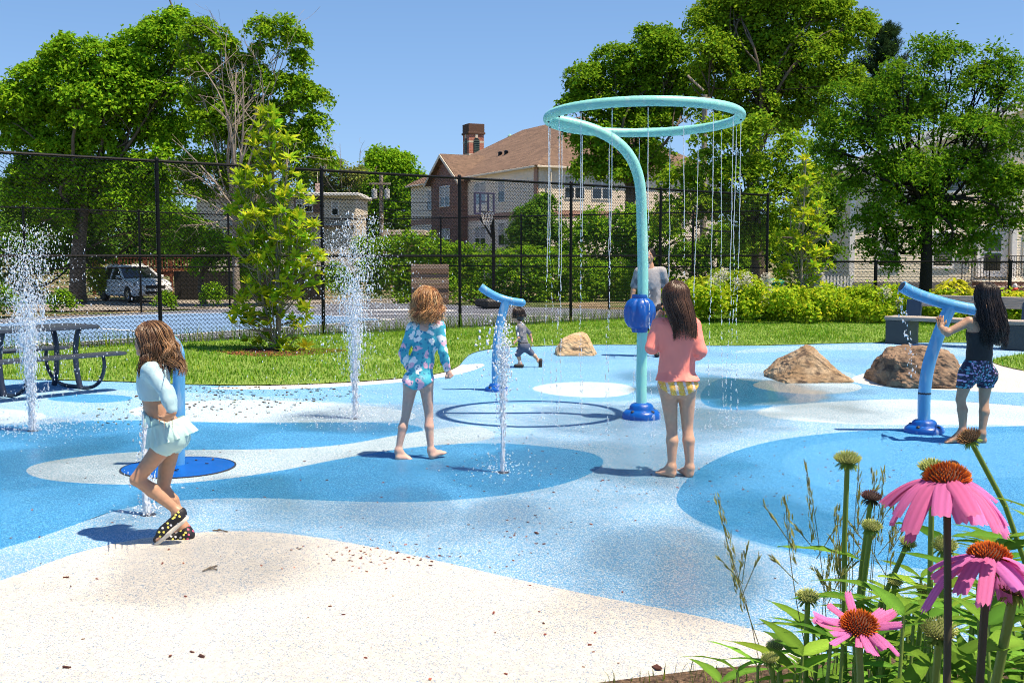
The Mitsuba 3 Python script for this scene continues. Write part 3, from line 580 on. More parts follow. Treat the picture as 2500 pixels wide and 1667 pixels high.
# porch bay at right with the door
dx = P(2428, 600, D - .3)[0]; zd0 = P(2428, 676, D)[2]
door = add('door', box([dx, D - .08, zd0 + 1.02], [1.0, .1, 2.04], 0, .01), WHITEPAINT, k)
for z, h in ((1.55, .75), (.68, .78)): add('pane', box([dx, D - .14, zd0 + z], [.74, .03, h]), 'glass_bsdf', door)
add('handle', box([dx - .44, D - .17, zd0 + 1.05], [.03, .06, .2]), mat(((.2, .2, .2), .3, 1)), door)
add('door_frame', join([box([dx + s * .6, D - .06, zd0 + 1.1], [.2, .12, 2.2]) for s in (-1, 1)] + [box([dx, D - .06, zd0 + 2.25], [1.4, .14, .22])]), WHITEPAINT, k)
add('mailbox', box([dx - 1.15, D - .1, zd0 + 1.15], [.75, .16, .28], 0, .02), BLACKMETAL, k)
wx = P(2476, 600, D - .6)[0]
wing = add('wing', box([wx + 2, D + .6, 2.4], [4, 2.2, 6.4]), SIDECREAM, k)
add('siding', siding(V(wx, D - .52), V(1, 0), 4, zs, 5.5, .12, .014), mat(((.76, .71, .60), .75)), k, kind='stuff')
add('corner_board', box([wx + .02, D - .53, 2.5], [.22, .14, 5.8]), WHITEPAINT, k)
window(k, V(wx, D - .53), V(1, 0), .95, 1.1, .8, 1.5, fr=.12)
st = thing('porch_steps', 'red brick porch steps with stone treads below the white door', 'steps')
for i in range(3):
    add('step', box([dx - .1 + .12 * i, D - .75 - .3 * (2 - i), -.35 + (.11 + .28 * i) / 2], [2.2 + .0 * i, .9, .5 + .2 * i]), 'brick_bsdf', st)
    add('tread', box([dx - .1 + .12 * i, D - .78 - .3 * (2 - i), -.35 + (.11 + .28 * i) / 2 + .28 + .1 * i], [2.3, .95, .06], 0, .01), mat(((.5, .45, .38), .8)), st)
rl = thing('porch_railing', 'black iron porch railing beside the steps of the white door', 'railing')
for s, L in ((-1, 0), (1, 1)):
    xs = dx + (-.75 if s < 0 else .1); x1 = xs - 1.35 if s < 0 else xs + .85
    add('rail', join([tube([[xs, D - 1.6, zd0 + .95], [x1, D - 1.9, zd0 + (.95 if s > 0 else .62)]], .022, 6), tube([[xs, D - 1.6, zd0 + .1], [x1, D - 1.9, zd0 + (.1 if s > 0 else -.22)]], .018, 6)]), BLACKMETAL, rl)
    for t in np.linspace(0, 1, 10):
        x = xs + (x1 - xs) * t; dz = 0 if s > 0 else -.33 * t
        add('baluster', tube([[x, D - 1.6 - .3 * t, zd0 + .05 + dz - (.3 if t in (0, 1) else 0)], [x, D - 1.6 - .3 * t, zd0 + .95 + dz]], .013 if 0 < t < 1 else .022, 5), BLACKMETAL, rl)
q = P(2478, 706, D - 1.8); k = thing('gas_canister', 'small red and white canister standing beside the brick porch steps', 'canister')
add('tank', lathe([(.001, 0), (.13, .02), (.14, .25), (.12, .3), (.09, .33)], [q[0], q[1], -.12], 12), mat(((.55, .06, .03), .5)), k, smooth=40)
add('neck', lathe([(.09, .33), (.1, .4), (.06, .5), (.001, .52)], [q[0], q[1], -.12], 12), WHITEPAINT, k, smooth=40)
# ------------------------------------------------------------------ utility pole, wires
k = thing('utility_pole', 'wooden utility pole with two grey transformers behind the court', 'utility pole')
D = 66.; c = P(931, 500, D); zt = P(931, 428, D)[2]
add('pole', tube([[c[0], D, -.6], [c[0], D, zt]], [.15, .12], 10), PALEBARK, k, smooth=40)
add('crossarm', box([c[0] - .05, D - .12, P(0, 449, D)[2]], [1.3, .1, .11]), PALEBARK, k)
for px in (914, 945):
    q = P(px, 473, D - .1); t_ = add('transformer', lathe([(.001, -.3), (.15, -.3), (.165, -.27), (.165, .18), (.175, .2), (.175, .24), (.08, .28), (.001, .3)], q, 14), mat(((.52, .54, .55), .5)), k, smooth=40)
    add('bushing', lathe([(.03, .26), (.045, .33), (.02, .36), (.045, .4), (.02, .46), (.001, .48)], q, 8), mat(((.35, .3, .26), .4)), t_)
def wire(name, a, b, sag, r, lab, grp=None):
    t = np.linspace(0, 1, 14)[:, None]; p = a * (1 - t) + b * t; p[:, 2] -= 4 * sag * (t * (1 - t))[:, 0]
    add(name, tube(p, r, 4), BLACKMETAL, label=lab, cat='wire', group=grp)
for i, (ya, xb_, yb) in enumerate(((486, 1010, 492), (508, 1010, 512), (517, 1015, 528), (540, 1015, 552))):
    wire('overhead_wire', P(931, ya, D - .2), P(xb_ + 60, yb, D + 6), .15, .018, 'thin dark overhead wire running right from the transformer pole', 'wires at the transformer pole')
for ya, xb_, yb in ((485, 700, 470), (517, 700, 540), (519, 700, 546)):
    wire('overhead_wire', P(931, ya, D - .2), P(xb_, yb, D - 8), .2, .018, 'thin dark overhead wire running left in front of the cream house', 'wires in front of the cream house')
k = thing('wooden_pole', 'bare wooden pole half hidden among trees behind the spray ring', 'utility pole')
D = 52.; c = P(1721, 230, D)
add('pole', tube([[c[0], D, -.3], [c[0], D, P(0, 232, D)[2]]], [.16, .12], 10), PALEBARK, k, smooth=40)
add('brace', tube([P(1718, 222, D), P(1678, 185, D)], .055, 7), PALEBARK, k)
add('crossarm', tube([P(1690, 240, D - .2), P(1735, 240, D - .2)], .05, 6), PALEBARK, k)
wire('overhead_wire', P(1724, 214, D), P(2050, 205, D - 4), .2, .02, 'grey overhead wire crossing in front of the tallest tree')
wire('overhead_wire', P(2440, 178, 45), P(2560, 160, 43), .05, .02, 'dark overhead wire against the sky beyond the dark green tree')
# ------------------------------------------------------------------ basketball hoop, rebound boards
k = thing('basketball_hoop', 'portable basketball hoop with clear framed backboard inside the court', 'basketball hoop')
D = 34.; b0 = P(1205, 720, D); bx = b0[0]
add('pole', tube([[bx, D, .15], [bx, D, 2.2], [bx - .02, D - .1, 2.75]], .05, 8), BLACKMETAL, k, smooth=40)
add('base', box([bx - .05, D + .1, .13], [.8, 1.0, .26], .4, .06), mat(((.02, .02, .022), .6)), k)
add('strut', join([tube([[bx, D, 2.1], [bx - .4, D - .35, 2.75]], .03, 6), tube([[bx, D, 1.9], [bx - .1, D - .3, 2.7]], .03, 6)]), BLACKMETAL, k)
bl, br = P(1156, 500, D - .7), P(1206, 500, D - .25); zb0, zb1 = P(0, 524, D - .5)[2], P(0, 470, D - .5)[2]
uu = V(br[0] - bl[0], br[1] - bl[1], 0); nn = nz(V(uu[1], -uu[0], 0)) * .05; o = V(bl[0], bl[1], zb0); hh = up3 * (zb1 - zb0); wv = .06
PUR = mat(((.05, .045, .10), .4))
fr_ = [obox(o, uu, nn, hh * .07, .005), obox(o + hh * .93, uu, nn, hh * .07, .005), obox(o, uu * .08, nn, hh, .005), obox(o + uu * .92, uu * .08, nn, hh, .005),
       obox(o + uu * .27, uu * .06, nn, hh, 0), obox(o + uu * .66, uu * .06, nn, hh, 0), obox(o + uu * .3 + hh * .55, uu * .4, nn, hh * .05, 0)]
add('backboard_frame', join(fr_), PUR, k)
scene['clear_bsdf'] = {'type': 'thindielectric', 'int_ior': 1.5}
add('backboard_pane', TM(np.array([o + nn * .5, o + nn * .5 + uu, o + nn * .5 + uu + hh, o + nn * .5 + hh]), [[0, 1, 2], [0, 2, 3]], process=False), 'clear_bsdf', k)
rc = o + uu * .42 + nn * 5.5 + hh * .1
a_ = np.linspace(0, 2 * np.pi, 19); add('rim', join([tube(np.stack([rc[0] + .2 * np.cos(a_), rc[1] + .2 * np.sin(a_), np.full(19, rc[2])], 1), .014, 6, False), obox(o + uu * .38 + hh * .06, uu * .12, nn * 2.2, hh * .1)]), mat(((.04, .04, .05), .4)), k)
nt = []
for j in range(12):
    a1 = j * np.pi / 6
    for sgn in (1, -1):
        t = np.linspace(0, 1, 6); an = a1 + sgn * t * .9; rr_ = .2 - .09 * t
        nt.append(tube(np.stack([rc[0] + rr_ * np.cos(an), rc[1] + rr_ * np.sin(an), rc[2] - .38 * t], 1), .006, 3, False))
add('net', join(nt), mat(((.6, .6, .58), .8)), k)
k = thing('rebound_wall', 'weathered brown plank wall standing at the back of the court', 'board wall')
D = 36.; a, b = P(1004, 734, D), P(1096, 737, D); zz0, zz1 = .02, P(0, 645, D)[2]; wood = [bsdf_proc(f'plank{i}_bsdf', (lambda c: lambda p, n, uv: mi.Color3f(*c) * (.65 + .6 * fbm(p.x * 4, p.y * 4, p.z * 60, 3)))(c), .85) for i, c in enumerate(((.20, .13, .09), (.26, .18, .13), (.33, .25, .19)))]
hs = (zz1 - zz0) / 8
for i in range(8): add('plank', box([(a[0] + b[0]) / 2, D + .012 * (i % 3), zz0 + hs * (i + .5)], [b[0] - a[0], .04, hs - .012], 0, .006), wood[2 if i in (4, 7) else i % 2], k)
for s in (.1, .9): add('post', box([a[0] + (b[0] - a[0]) * s, D + .1, (zz1) / 2], [.1, .1, zz1]), wood[0], k)
# ------------------------------------------------------------------ deck and dark fence behind the car
k = thing('wooden_deck', 'red-brown wooden deck with railing in the shade behind the parked car', 'deck')
D = 58.; RB = mat(((.22, .07, .035), .8))
x0, x1 = P(228, 640, D)[0], P(480, 640, D)[0]; zz0, zz1 = P(0, 664, D)[2], P(0, 628, D)[2]
add('deck_edge', box([(x0 + x1) / 2, D + 1, zz0 - .1], [x1 - x0, 2, .25]), RB, k)
add('rail', join([box([(x0 + x1) / 2, D, z], [x1 - x0, .09, .09]) for z in (zz1, zz0 + .12)]), RB, k)
for x in np.linspace(x0, x1, 34): add('baluster', box([x, D, (zz0 + zz1) / 2], [.05, .05, zz1 - zz0]), RB, k)
for x in np.linspace(x0, x1, 5): add('post', box([x, D + .05, (zz1 - .8) / 2], [.14, .14, zz1 + .9]), RB, k)
k = thing('dark_board_fence', 'dark solid board fence to the right of the parked car', 'fence')
D = 51.; x0, x1 = P(425, 680, D)[0], P(790, 680, D)[0]; zt = P(0, 662, D)[2]; nb = 46; wb = (x1 - x0) / nb
DKF = mat(((.022, .021, .02), .8))
for i in range(nb): add('board', box([x0 + wb * (i + .5), D + .015 * (i % 2), (zt - .6) / 2], [wb * .97, .03, zt + .6]), DKF, k)
# ------------------------------------------------------------------ parked car
def car():
    k = thing('parked_car', 'pale parked SUV behind the court fence facing the camera', 'car')
    L, Wc, hb = 4.65, 1.86, 1.66
    PAINT = mat(((.66, .68, .70), .30, 0.0, 1.0)); BLK = mat(((.012, .012, .013), .55)); CH_ = mat(((.6, .6, .62), .2, 1.0))
    # body: cross-sections along x (front +x); (x, half width, z bottom, z top)
    xs = [(-2.32, .70, .55, .95), (-2.27, .82, .40, 1.03), (-2.0, .90, .30, 1.06), (-1.2, .925, .26, 1.06), (0, .93, .26, 1.05), (.9, .93, .26, 1.04), (1.2, .92, .27, 1.04), (1.75, .90, .28, .99), (2.12, .84, .30, .90), (2.27, .74, .34, .80), (2.33, .58, .42, .70)]
    ring = []
    for x, w, zl, zh in xs:
        pts = [(-w * .93, zl), (-w, zl + .1), (-w, zl + .6 * (zh - zl)), (-w * .97, zh - .07), (-w * .86, zh), (0, zh + .035), (w * .86, zh), (w * .97, zh - .07), (w, zl + .6 * (zh - zl)), (w, zl + .1), (w * .93, zl)]
        ring.append([(x, y, z) for y, z in pts])
    ring = np.array(ring); nr, npt = ring.shape[:2]
    v = ring.reshape(-1, 3); f = []
    for i in range(nr - 1):
        for j in range(npt):
            j2 = (j + 1) % npt; f += [[i * npt + j, (i + 1) * npt + j, (i + 1) * npt + j2], [i * npt + j, (i + 1) * npt + j2, i * npt + j2]]
    f += [[0, j + 1, j] for j in range(1, npt - 1)][::1] + [[(nr - 1) * npt, (nr - 1) * npt + j, (nr - 1) * npt + j + 1] for j in range(1, npt - 1)]
    body = TM(v, f, process=False); body.fix_normals()
    # wheel wells are cut out
    import manifold3d as m3
    M = m3.Manifold(m3.Mesh(np.asarray(body.vertices, np.float32), np.asarray(body.faces, np.uint32)))
    for x in (-1.35, 1.42):
        for s in (-1, 1):
            c = m3.Manifold.cylinder(.5, .39, .39, 24).rotate((90, 0, 0)).translate((x, s * .93 + .25, .36))
            M = M - c
    mm = M.to_mesh(); body = TM(np.array(mm.vert_properties[:, :3], float), np.array(mm.tri_verts), process=False)
    def cab(w0, w1, prof):  # glasshouse
        lo, hi = prof; pts = [(x, s * w0, z) for x, z in lo for s in (-1, 1)] + [(x, s * w1, z) for x, z in hi for s in (-1, 1)]
        return trimesh.convex.convex_hull(np.array(pts))
    glass = cab(.88, .66, ([(-2.22, 1.0), (.92, 1.0)], [(-1.62, 1.56), (-.02, 1.58)]))
    roof = cab(.70, .62, ([(-1.80, 1.555), (.06, 1.56)], [(-1.45, 1.635), (-.35, 1.645)]))
    pil = []
    for s in (-1, 1):
        for (xa, za), (xb, zb), r in (((.94, 1.02), (.0, 1.58), .05), ((-.45, 1.02), (-.48, 1.58), .045), ((-1.42, 1.02), (-1.22, 1.58), .05), ((-2.22, 1.02), (-1.64, 1.57), .08)):
            pil.append(tube([[xa, s * .875, za], [xb, s * .665, zb]], r, 6))
        pil.append(tube([[-1.5, s * .60, 1.66], [-.2, s * .60, 1.67]], .022, 6))
    wheels = []
    pl = P(296, 700, 48.); ang = math.radians(-90 + 42); zg_ = float(terrain_z(np.array(pl[0]), np.array(48.))) + .03
    ca, sa = math.cos(ang), math.sin(ang)
    def put(m):
        v = np.asarray(m.vertices); return TM(np.stack([pl[0] + v[:, 0] * ca - v[:, 1] * sa, 49.6 + v[:, 0] * sa + v[:, 1] * ca, zg_ + v[:, 2]], 1), m.faces, process=False)
    b = add('body', put(body), PAINT, k, smooth=30)
    add('glasshouse', put(glass), 'glass_bsdf', k); add('roof', put(roof), PAINT, k, smooth=30); add('pillar', put(join(pil)), PAINT, k)
    for x in (-1.35, 1.42):
        for s in (-1, 1):
            tyre = lathe([(.2, -.11), (.33, -.115), (.355, -.08), (.36, 0), (.355, .08), (.33, .115), (.2, .11)], (0, 0, 0), 28); rim = lathe([(.001, .085), (.05, .1), (.08, .075), (.2, .08), (.225, .1), (.23, .05)], (0, 0, 0), 28, lambda th: 1 + 0 * th)
            sp = [box([.12 * math.cos(a), .12 * math.sin(a), .09], [.2, .05, .03], a) for a in np.arange(5) * 2 * np.pi / 5]
            R = lambda m, s=s, x=x: TM(np.stack([x + np.asarray(m.vertices)[:, 0], s * (.80 + np.asarray(m.vertices)[:, 2]), .36 + np.asarray(m.vertices)[:, 1]], 1), m.faces if s < 0 else m.faces[:, ::-1], process=False)
            w_ = add('wheel', put(R(tyre)), BLK, k, smooth=40); add('rim', put(R(join([rim] + sp))), CH_, w_)
    for s in (-1, 1):
        hl = trimesh.convex.convex_hull(np.array([(2.2, s * .5, .80), (2.2, s * .5, .70), (1.98, s * .86, .90), (2.0, s * .87, .78), (2.33, s * .5, .72), (2.12, s * .86, .80), (2.24, s * .5, .83), (2.05, s * .87, .88)]))
        add('headlight', put(hl), mat(((.10, .10, .11), .08)), k)
        add('mirror', put(join([box([.70, s * 1.02, 1.12], [.12, .2, .15], 0, .04), box([.72, s * .92, 1.08], [.05, .12, .04])])), PAINT, k)
        add('fog_light', put(box([2.26, s * .66, .45], [.06, .2, .12], -s * .35, .02)), BLK, k)
    add('grille', put(box([2.325, 0, .69], [.05, .9, .16], 0, .03)), BLK, k); add('air_intake', put(box([2.31, 0, .46], [.06, 1.0, .14], 0, .03)), BLK, k)
    add('bumper', put(trimesh.convex.convex_hull(np.array([(2.36, y, z) for y in (-.5, .5) for z in (.52, .60)] + [(2.16, y, z) for y in (-.86, .86) for z in (.50, .62)]))), PAINT, k, smooth=30)
    add('licence_plate', put(box([2.375, 0, .56], [.02, .3, .1])), WHITEPAINT, k)
car()
# ------------------------------------------------------------------ trees and shrubs
GREEN = (.21, .41, .02); DARK = (.12, .26, .025); YEL = (.33, .42, .03); OLIVE = (.21, .27, .06)
def foliage(lobes, dens, rc, leaf, nper, rng, col, aspect=.6, flatn=.38, upb=.9, inner=.25, var=.22, yel=.18):
    C, Nn, S = [], [], []; K = []
    for c, r in lobes:
        r = np.broadcast_to(r, (3,)).astype(float); rm = r.mean()
        n = max(4, int(dens * (rm / rc) ** 2))
        u = nz(rng.normal(size=(n, 3))); u[:, 2] = np.where(u[:, 2] < -.55, -u[:, 2] * .5, u[:, 2]); u = nz(u)
        rad = rng.uniform(.72, 1.08, n); ins = rng.random(n) < inner; rad[ins] = rng.uniform(.25, .7, ins.sum())
        ctr = c + u * rad[:, None] * r; m = nz(u + up3 * upb)
        t, b = frame(m, rng); sz = rc * np.exp(rng.normal(size=n) * .25)
        q = np.clip(rng.normal(size=(n, nper, 3)) * .5, -1.2, 1.2)
        pos = ctr[:, None] + sz[:, None, None] * (q[..., :1] * t[:, None] + q[..., 1:2] * b[:, None] + (q[..., 2:] * flatn - .25 * (q[..., :2] ** 2).sum(-1, keepdims=True)) * m[:, None])
        nn = nz(m[:, None] + rng.normal(size=pos.shape) * .55)
        C.append(pos.reshape(-1, 3)); Nn.append(nn.reshape(-1, 3)); K.append(ctr)
    C, Nn = np.vstack(C), np.vstack(Nn)
    m, cc = leafmesh(C, Nn, leaf * rng.uniform(.6, 1.25, len(C)), rng, aspect, .12, None, col, var, yel)
    return m, cc, np.vstack(K)
def limbs(base, fork, lobes, r0, rng, twigs=None, bend=.1):
    """trunk from base to fork, a limb to every lobe, branches on to some clumps"""
    out = [tube(spline([base - up3 * .3, base + (fork - base) * .5 + rng.normal(size=3) * bend * .5, fork], 8), np.linspace(r0 * 1.25, r0 * .75, 8), 9)]
    for c, r in lobes:
        r = float(np.mean(r)); s = base + (fork - base) * rng.uniform(.75, 1.0)
        midp = (s + c) / 2 + rng.normal(size=3) * bend * 2 + up3 * .08 * np.linalg.norm(c - s)
        pth = spline([s, midp, c], 9); out.append(tube(pth, np.linspace(r0 * .34, r0 * .08, 9), 6))
        for _ in range(5):
            j = rng.integers(4, 9); e = c + nz(rng.normal(size=3)) * r * rng.uniform(.5, .8)
            out.append(tube(spline([pth[j], (pth[j] + e) / 2 + rng.normal(size=3) * bend, e], 5), np.linspace(r0 * .14, r0 * .03, 5), 4))
    return join(out)
def tree(name, label, D, lob, base, fork, r0, dens=10, rc=.6, leaf=.19, nper=80, col=GREEN, seed=1, bark=None, jit=.5, cat='tree', group=None, extra=0, crown='crown', **kw):
    rng = np.random.default_rng(seed); L = []
    for l in lob:
        px, py, r = l[:3]; dy = l[3] if len(l) > 3 else rng.uniform(-jit, jit) * r * D / F
        d = D + dy; rr = r * d / F; L.append((P(px, py, d), V(rr, rr * 1.0, rr * .9)))
    k = thing(name, label, cat, group)
    m, cc, K = foliage(L, dens, rc, leaf, nper, rng, col, **kw)
    add(crown, m, 'leaf_bsdf', k, color=cc)
    if base is not None:
        b = P(base[0], base[1], D); b[2] = -.3; f = P(fork[0], fork[1], D)
        add('trunk', limbs(b, f, L, r0, rng, bend=.12 * D / 20), bark or BARK, k, smooth=True)
    return k, L, rng
# left group
tree('maple_tree', 'big dense maple with rounded crown at the left edge of the sky', 47, [(40, 260, 62), (110, 210, 75), (60, 340, 60), (170, 150, 68), (250, 160, 70), (120, 290, 80), (200, 260, 85), (280, 230, 80), (320, 290, 75), (240, 340, 70), (150, 380, 70), (330, 140, 70), (350, 210, 70), (380, 100, 58), (415, 60, 42), (430, 40, 26), (440, 150, 48), (425, 240, 62), (390, 320, 60), (80, 420, 60), (15, 300, 40), (40, 240, 45), (130, 450, 60), (200, 440, 64), (270, 430, 60), (330, 420, 60), (390, 400, 56), (60, 470, 50), (430, 330, 56), (300, 490, 56), (210, 510, 56), (380, 470, 54), (140, 530, 50)],
     (190, 700), (210, 470), .30, dens=6.2, rc=.44, leaf=.19, nper=92, col=GREEN, seed=11)
k, L, rng = tree('half_bare_maple', 'half bare maple with pale dead branches showing through its thin crown', 44, [(480, 80, 34), (500, 70, 26), (540, 100, 36), (640, 72, 34), (695, 66, 26), (715, 100, 38), (730, 150, 34), (735, 205, 32), (600, 160, 30), (560, 200, 32), (520, 160, 34), (660, 270, 45), (730, 250, 40), (775, 235, 28), (770, 310, 36), (720, 330, 46), (560, 285, 44), (500, 250, 44), (470, 180, 42), (690, 200, 30), (610, 290, 40), (640, 130, 30), (520, 330, 40), (460, 120, 34), (750, 360, 40), (790, 390, 34), (690, 380, 40), (480, 400, 40), (530, 410, 40), (620, 400, 40), (560, 450, 40), (470, 470, 40), (600, 230, 34), (550, 290, 36), (640, 330, 36), (590, 350, 36), (500, 300, 40), (450, 420, 40), (655, 210, 28), (600, 195, 24), (575, 150, 24), (640, 175, 24), (560, 115, 22), (620, 265, 26), (540, 230, 26), (585, 240, 24), (520, 290, 26), (565, 330, 28), (610, 300, 28), (720, 430, 34)],
     (580, 700), (575, 480), .13, dens=6, rc=.36, leaf=.165, nper=76, col=(.21, .38, .02), seed=12, bark=PALEBARK, inner=.35)
def dead(k, D, starts, seed, n2=4, n3=4, bsdf=None):
    rng = np.random.default_rng(seed); out = []
    for (x0, y0), (x1, y1), r in starts:
        a, b = P(x0, y0, D + rng.uniform(-1, 1)), P(x1, y1, D + rng.uniform(-2, 1)); L = np.linalg.norm(b - a)
        r *= .5; p = spline([a, (a + b) / 2 + rng.normal(size=3) * .08 * L, b], 9); out.append(tube(p, np.linspace(r, r * .25, 9), 6))
        for _ in range(n2):
            i = rng.integers(2, 8); d = nz(nz(b - a) + rng.normal(size=3) * .55); l2 = L * rng.uniform(.2, .45); e = p[i] + d * l2
            q = spline([p[i], (p[i] + e) / 2 + rng.normal(size=3) * .08 * l2, e], 6); out.append(tube(q, np.linspace(r * .4, r * .1, 6), 5))
            for _ in range(n3):
                j = rng.integers(1, 6); e2 = q[j] + nz(d + rng.normal(size=3) * .6) * l2 * rng.uniform(.25, .6)
                out.append(tube(spline([q[j], (q[j] + e2) / 2 + rng.normal(size=3) * .05 * l2, e2], 4), np.linspace(r * .14, .006, 4), 3))
    add('dead_branches', join(out), bsdf or PALEBARK, k)
dead(k, 42, [((575, 520), (420, 340), .10), ((560, 480), (480, 150), .11), ((575, 470), (590, 150), .12), ((570, 500), (660, 200), .10), ((545, 470), (400, 400), .07), ((570, 540), (420, 470), .08), ((565, 520), (440, 550), .07), ((580, 430), (540, 120), .07), ((600, 420), (700, 120), .08), ((585, 300), (512, 25), .05), ((620, 300), (560, 60), .05), ((640, 250), (600, 110), .05), ((560, 560), (430, 520), .06), ((610, 540), (700, 420), .06), ((620, 500), (780, 380), .06)], 5, 3, 4)
tree('background_tree', 'thin pale green tree with bare twigs above the cream house', 85, [(760, 440, 40), (800, 460, 36), (840, 450, 38), (820, 410, 30), (870, 430, 26), (780, 400, 30), (850, 490, 36)], (820, 640), (815, 500), .25, dens=8, rc=.7, leaf=.28, nper=40, col=OLIVE, seed=13)
dead('background_tree', 84, [((830, 480), (800, 330), .10), ((840, 480), (880, 370), .10), ((835, 460), (830, 350), .08)], 6, 5, 4)
tree('background_tree', 'round dense dark green tree behind the utility pole', 108, [(950, 430, 62), (910, 450, 50), (1000, 455, 48), (940, 400, 46), (970, 410, 44), (900, 500, 60), (980, 510, 60), (930, 560, 60), (880, 540, 50), (1010, 560, 50)], (950, 640), (950, 540), .4, dens=11, rc=.85, leaf=.34, nper=70, col=GREEN, seed=14)
# shade growth behind the court fence at the left
sh = [(40, 500, 80), (120, 540, 80), (30, 620, 70), (200, 520, 80), (280, 550, 70), (100, 640, 55), (360, 520, 70), (430, 560, 60), (180, 610, 48), (240, 620, 30), (20, 700, 40), (70, 720, 34)]
tree('shade_tree', 'dark leafy undergrowth trees shading the parking strip at the left', 52, sh, (200, 700), (200, 600), .2, dens=9, rc=.7, leaf=.22, nper=70, col=DARK, seed=15, jit=1.2)
tree('shade_tree', 'light green saplings behind the court fence left of the young tree', 46, [(420, 540, 40), (470, 570, 46), (520, 590, 40), (440, 610, 36), (560, 620, 40), (500, 640, 34), (610, 600, 50), (660, 560, 46), (700, 610, 44), (600, 660, 40)], (500, 720), (500, 640), .12, dens=8, rc=.5, leaf=.2, nper=50, col=GREEN, seed=16)
for i, (px, py, r, D, lab) in enumerate(((0, 740, 38, 30, 'leafy bush at the left edge behind the court fence'), (150, 735, 22, 33, 'small weedy bush on the strip left of the parked car'), (405, 735, 20, 36, 'small climbing weed in front of the parked car'), (250, 690, 34, 50, 'yellow-green bush just left of the parked car'), (520, 720, 24, 42, 'low weeds below the dark board fence'), (820, 690, 40, 45, 'leafy bush at the end of the dark board fence'))):
    tree('bush', lab, D, [(px - r * .4, py, r * .8), (px + r * .4, py + 3, r * .8), (px, py - r * .5, r * .8)], None, None, .05, dens=10, rc=.25, leaf=.11, nper=40, col=GREEN if i != 3 else YEL, seed=30 + i, cat='bush')
# bright hedge behind the right side of the court
hd = []
for px, top, bot in ((900, 575, 735), (950, 580, 735), (1000, 572, 735), (1060, 575, 735), (1110, 590, 738), (1170, 602, 740), (1230, 612, 740), (1290, 605, 742), (1340, 612, 745), (1400, 620, 748), (1460, 640, 748), (1520, 640, 750)):
    for yy in np.arange(top + 28, bot, 44): hd.append((px, yy, 40))
k, _, _ = tree('hedge', 'bright green overgrown hedge along the back fence of the basketball court', 41, hd, None, None, .1, dens=8, rc=.36, leaf=.145, nper=42, col=(.23, .43, .022), seed=17, cat='hedge', jit=.5)
tree('hedge', 'dark ivy-covered hedge column in front of the tan apartment house', 46, [(1300, 535, 44), (1325, 505, 34), (1280, 580, 46), (1340, 570, 46), (1300, 620, 46)], None, None, .1, dens=11, rc=.4, leaf=.16, nper=60, col=DARK, seed=18, cat='hedge')
tree('understorey_tree', 'light green leafy tree growing behind the streams of the spray ring', 44, [(1460, 550, 46), (1500, 590, 50), (1420, 590, 48), (1540, 540, 50), (1380, 640, 46), (1470, 650, 50), (1560, 640, 50), (1580, 590, 46), (1620, 560, 46), (1640, 640, 44), (1450, 700, 36), (1540, 700, 38), (1620, 700, 38), (1700, 620, 50), (1760, 590, 46), (1720, 680, 40), (1800, 650, 40)], (1600, 740), (1580, 620), .12, dens=8, rc=.5, leaf=.19, nper=55, col=GREEN, seed=19, inner=.3)
# right group
tree('maple_tree', 'dark maple rising directly behind the teal spray ring', 58, [(1440, 200, 58), (1500, 150, 46), (1420, 260, 54), (1480, 260, 64), (1560, 150, 54), (1610, 120, 50), (1650, 140, 48), (1540, 220, 68), (1620, 200, 68), (1690, 190, 46), (1425, 330, 40), (1460, 340, 60), (1540, 310, 66), (1440, 410, 46), (1510, 400, 60), (1600, 290, 66), (1660, 260, 56), (1580, 400, 60), (1620, 90, 34), (1580, 90, 30)], (1560, 660), (1540, 420), .3, dens=6.2, rc=.55, leaf=.21, nper=100, col=(.18, .34, .02), seed=20)
tree('maple_tree', 'tallest broad maple cut off by the top edge of the picture', 54, [(1740, 60, 66), (1790, 20, 60), (1850, 40, 70), (1910, 10, 66), (1970, 40, 66), (2030, 30, 60), (2080, 70, 46), (1740, 140, 72), (1810, 120, 76), (1890, 130, 80), (1970, 130, 76), (2040, 120, 62), (1760, 220, 66), (1840, 220, 70), (1920, 220, 74), (2000, 210, 66), (2060, 190, 54), (1850, -40, 70), (1950, -50, 66), (1800, 300, 56), (1900, 300, 60), (1990, 290, 60), (2110, 50, 26)], (1860, 660), (1850, 260), .34, dens=6.2, rc=.52, leaf=.195, nper=100, col=(.22, .37, .022), seed=21)
tree('understorey_tree', 'yellow-green feathery tree behind the right end of the tall fence', 40, [(1740, 330, 52), (1800, 350, 50), (1860, 320, 44), (1720, 420, 60), (1800, 430, 62), (1880, 400, 54), (1940, 360, 44), (1760, 510, 58), (1840, 510, 56), (1920, 470, 54), (1980, 430, 46), (1700, 500, 46), (1820, 590, 50), (1900, 570, 50), (1960, 520, 44), (1660, 440, 46), (1640, 520, 44)], (1840, 700), (1830, 520), .14, dens=8, rc=.5, leaf=.17, nper=70, col=(.24, .40, .025), seed=22)
tree('understorey_tree', 'dark shrubby tree filling the gap left of the beige house', 46, [(1960, 600, 46), (2010, 560, 50), (1940, 650, 40), (2020, 630, 40), (2000, 500, 50), (2050, 470, 40)], (1990, 720), (1990, 620), .12, dens=9, rc=.5, leaf=.17, nper=60, col=DARK, seed=23)
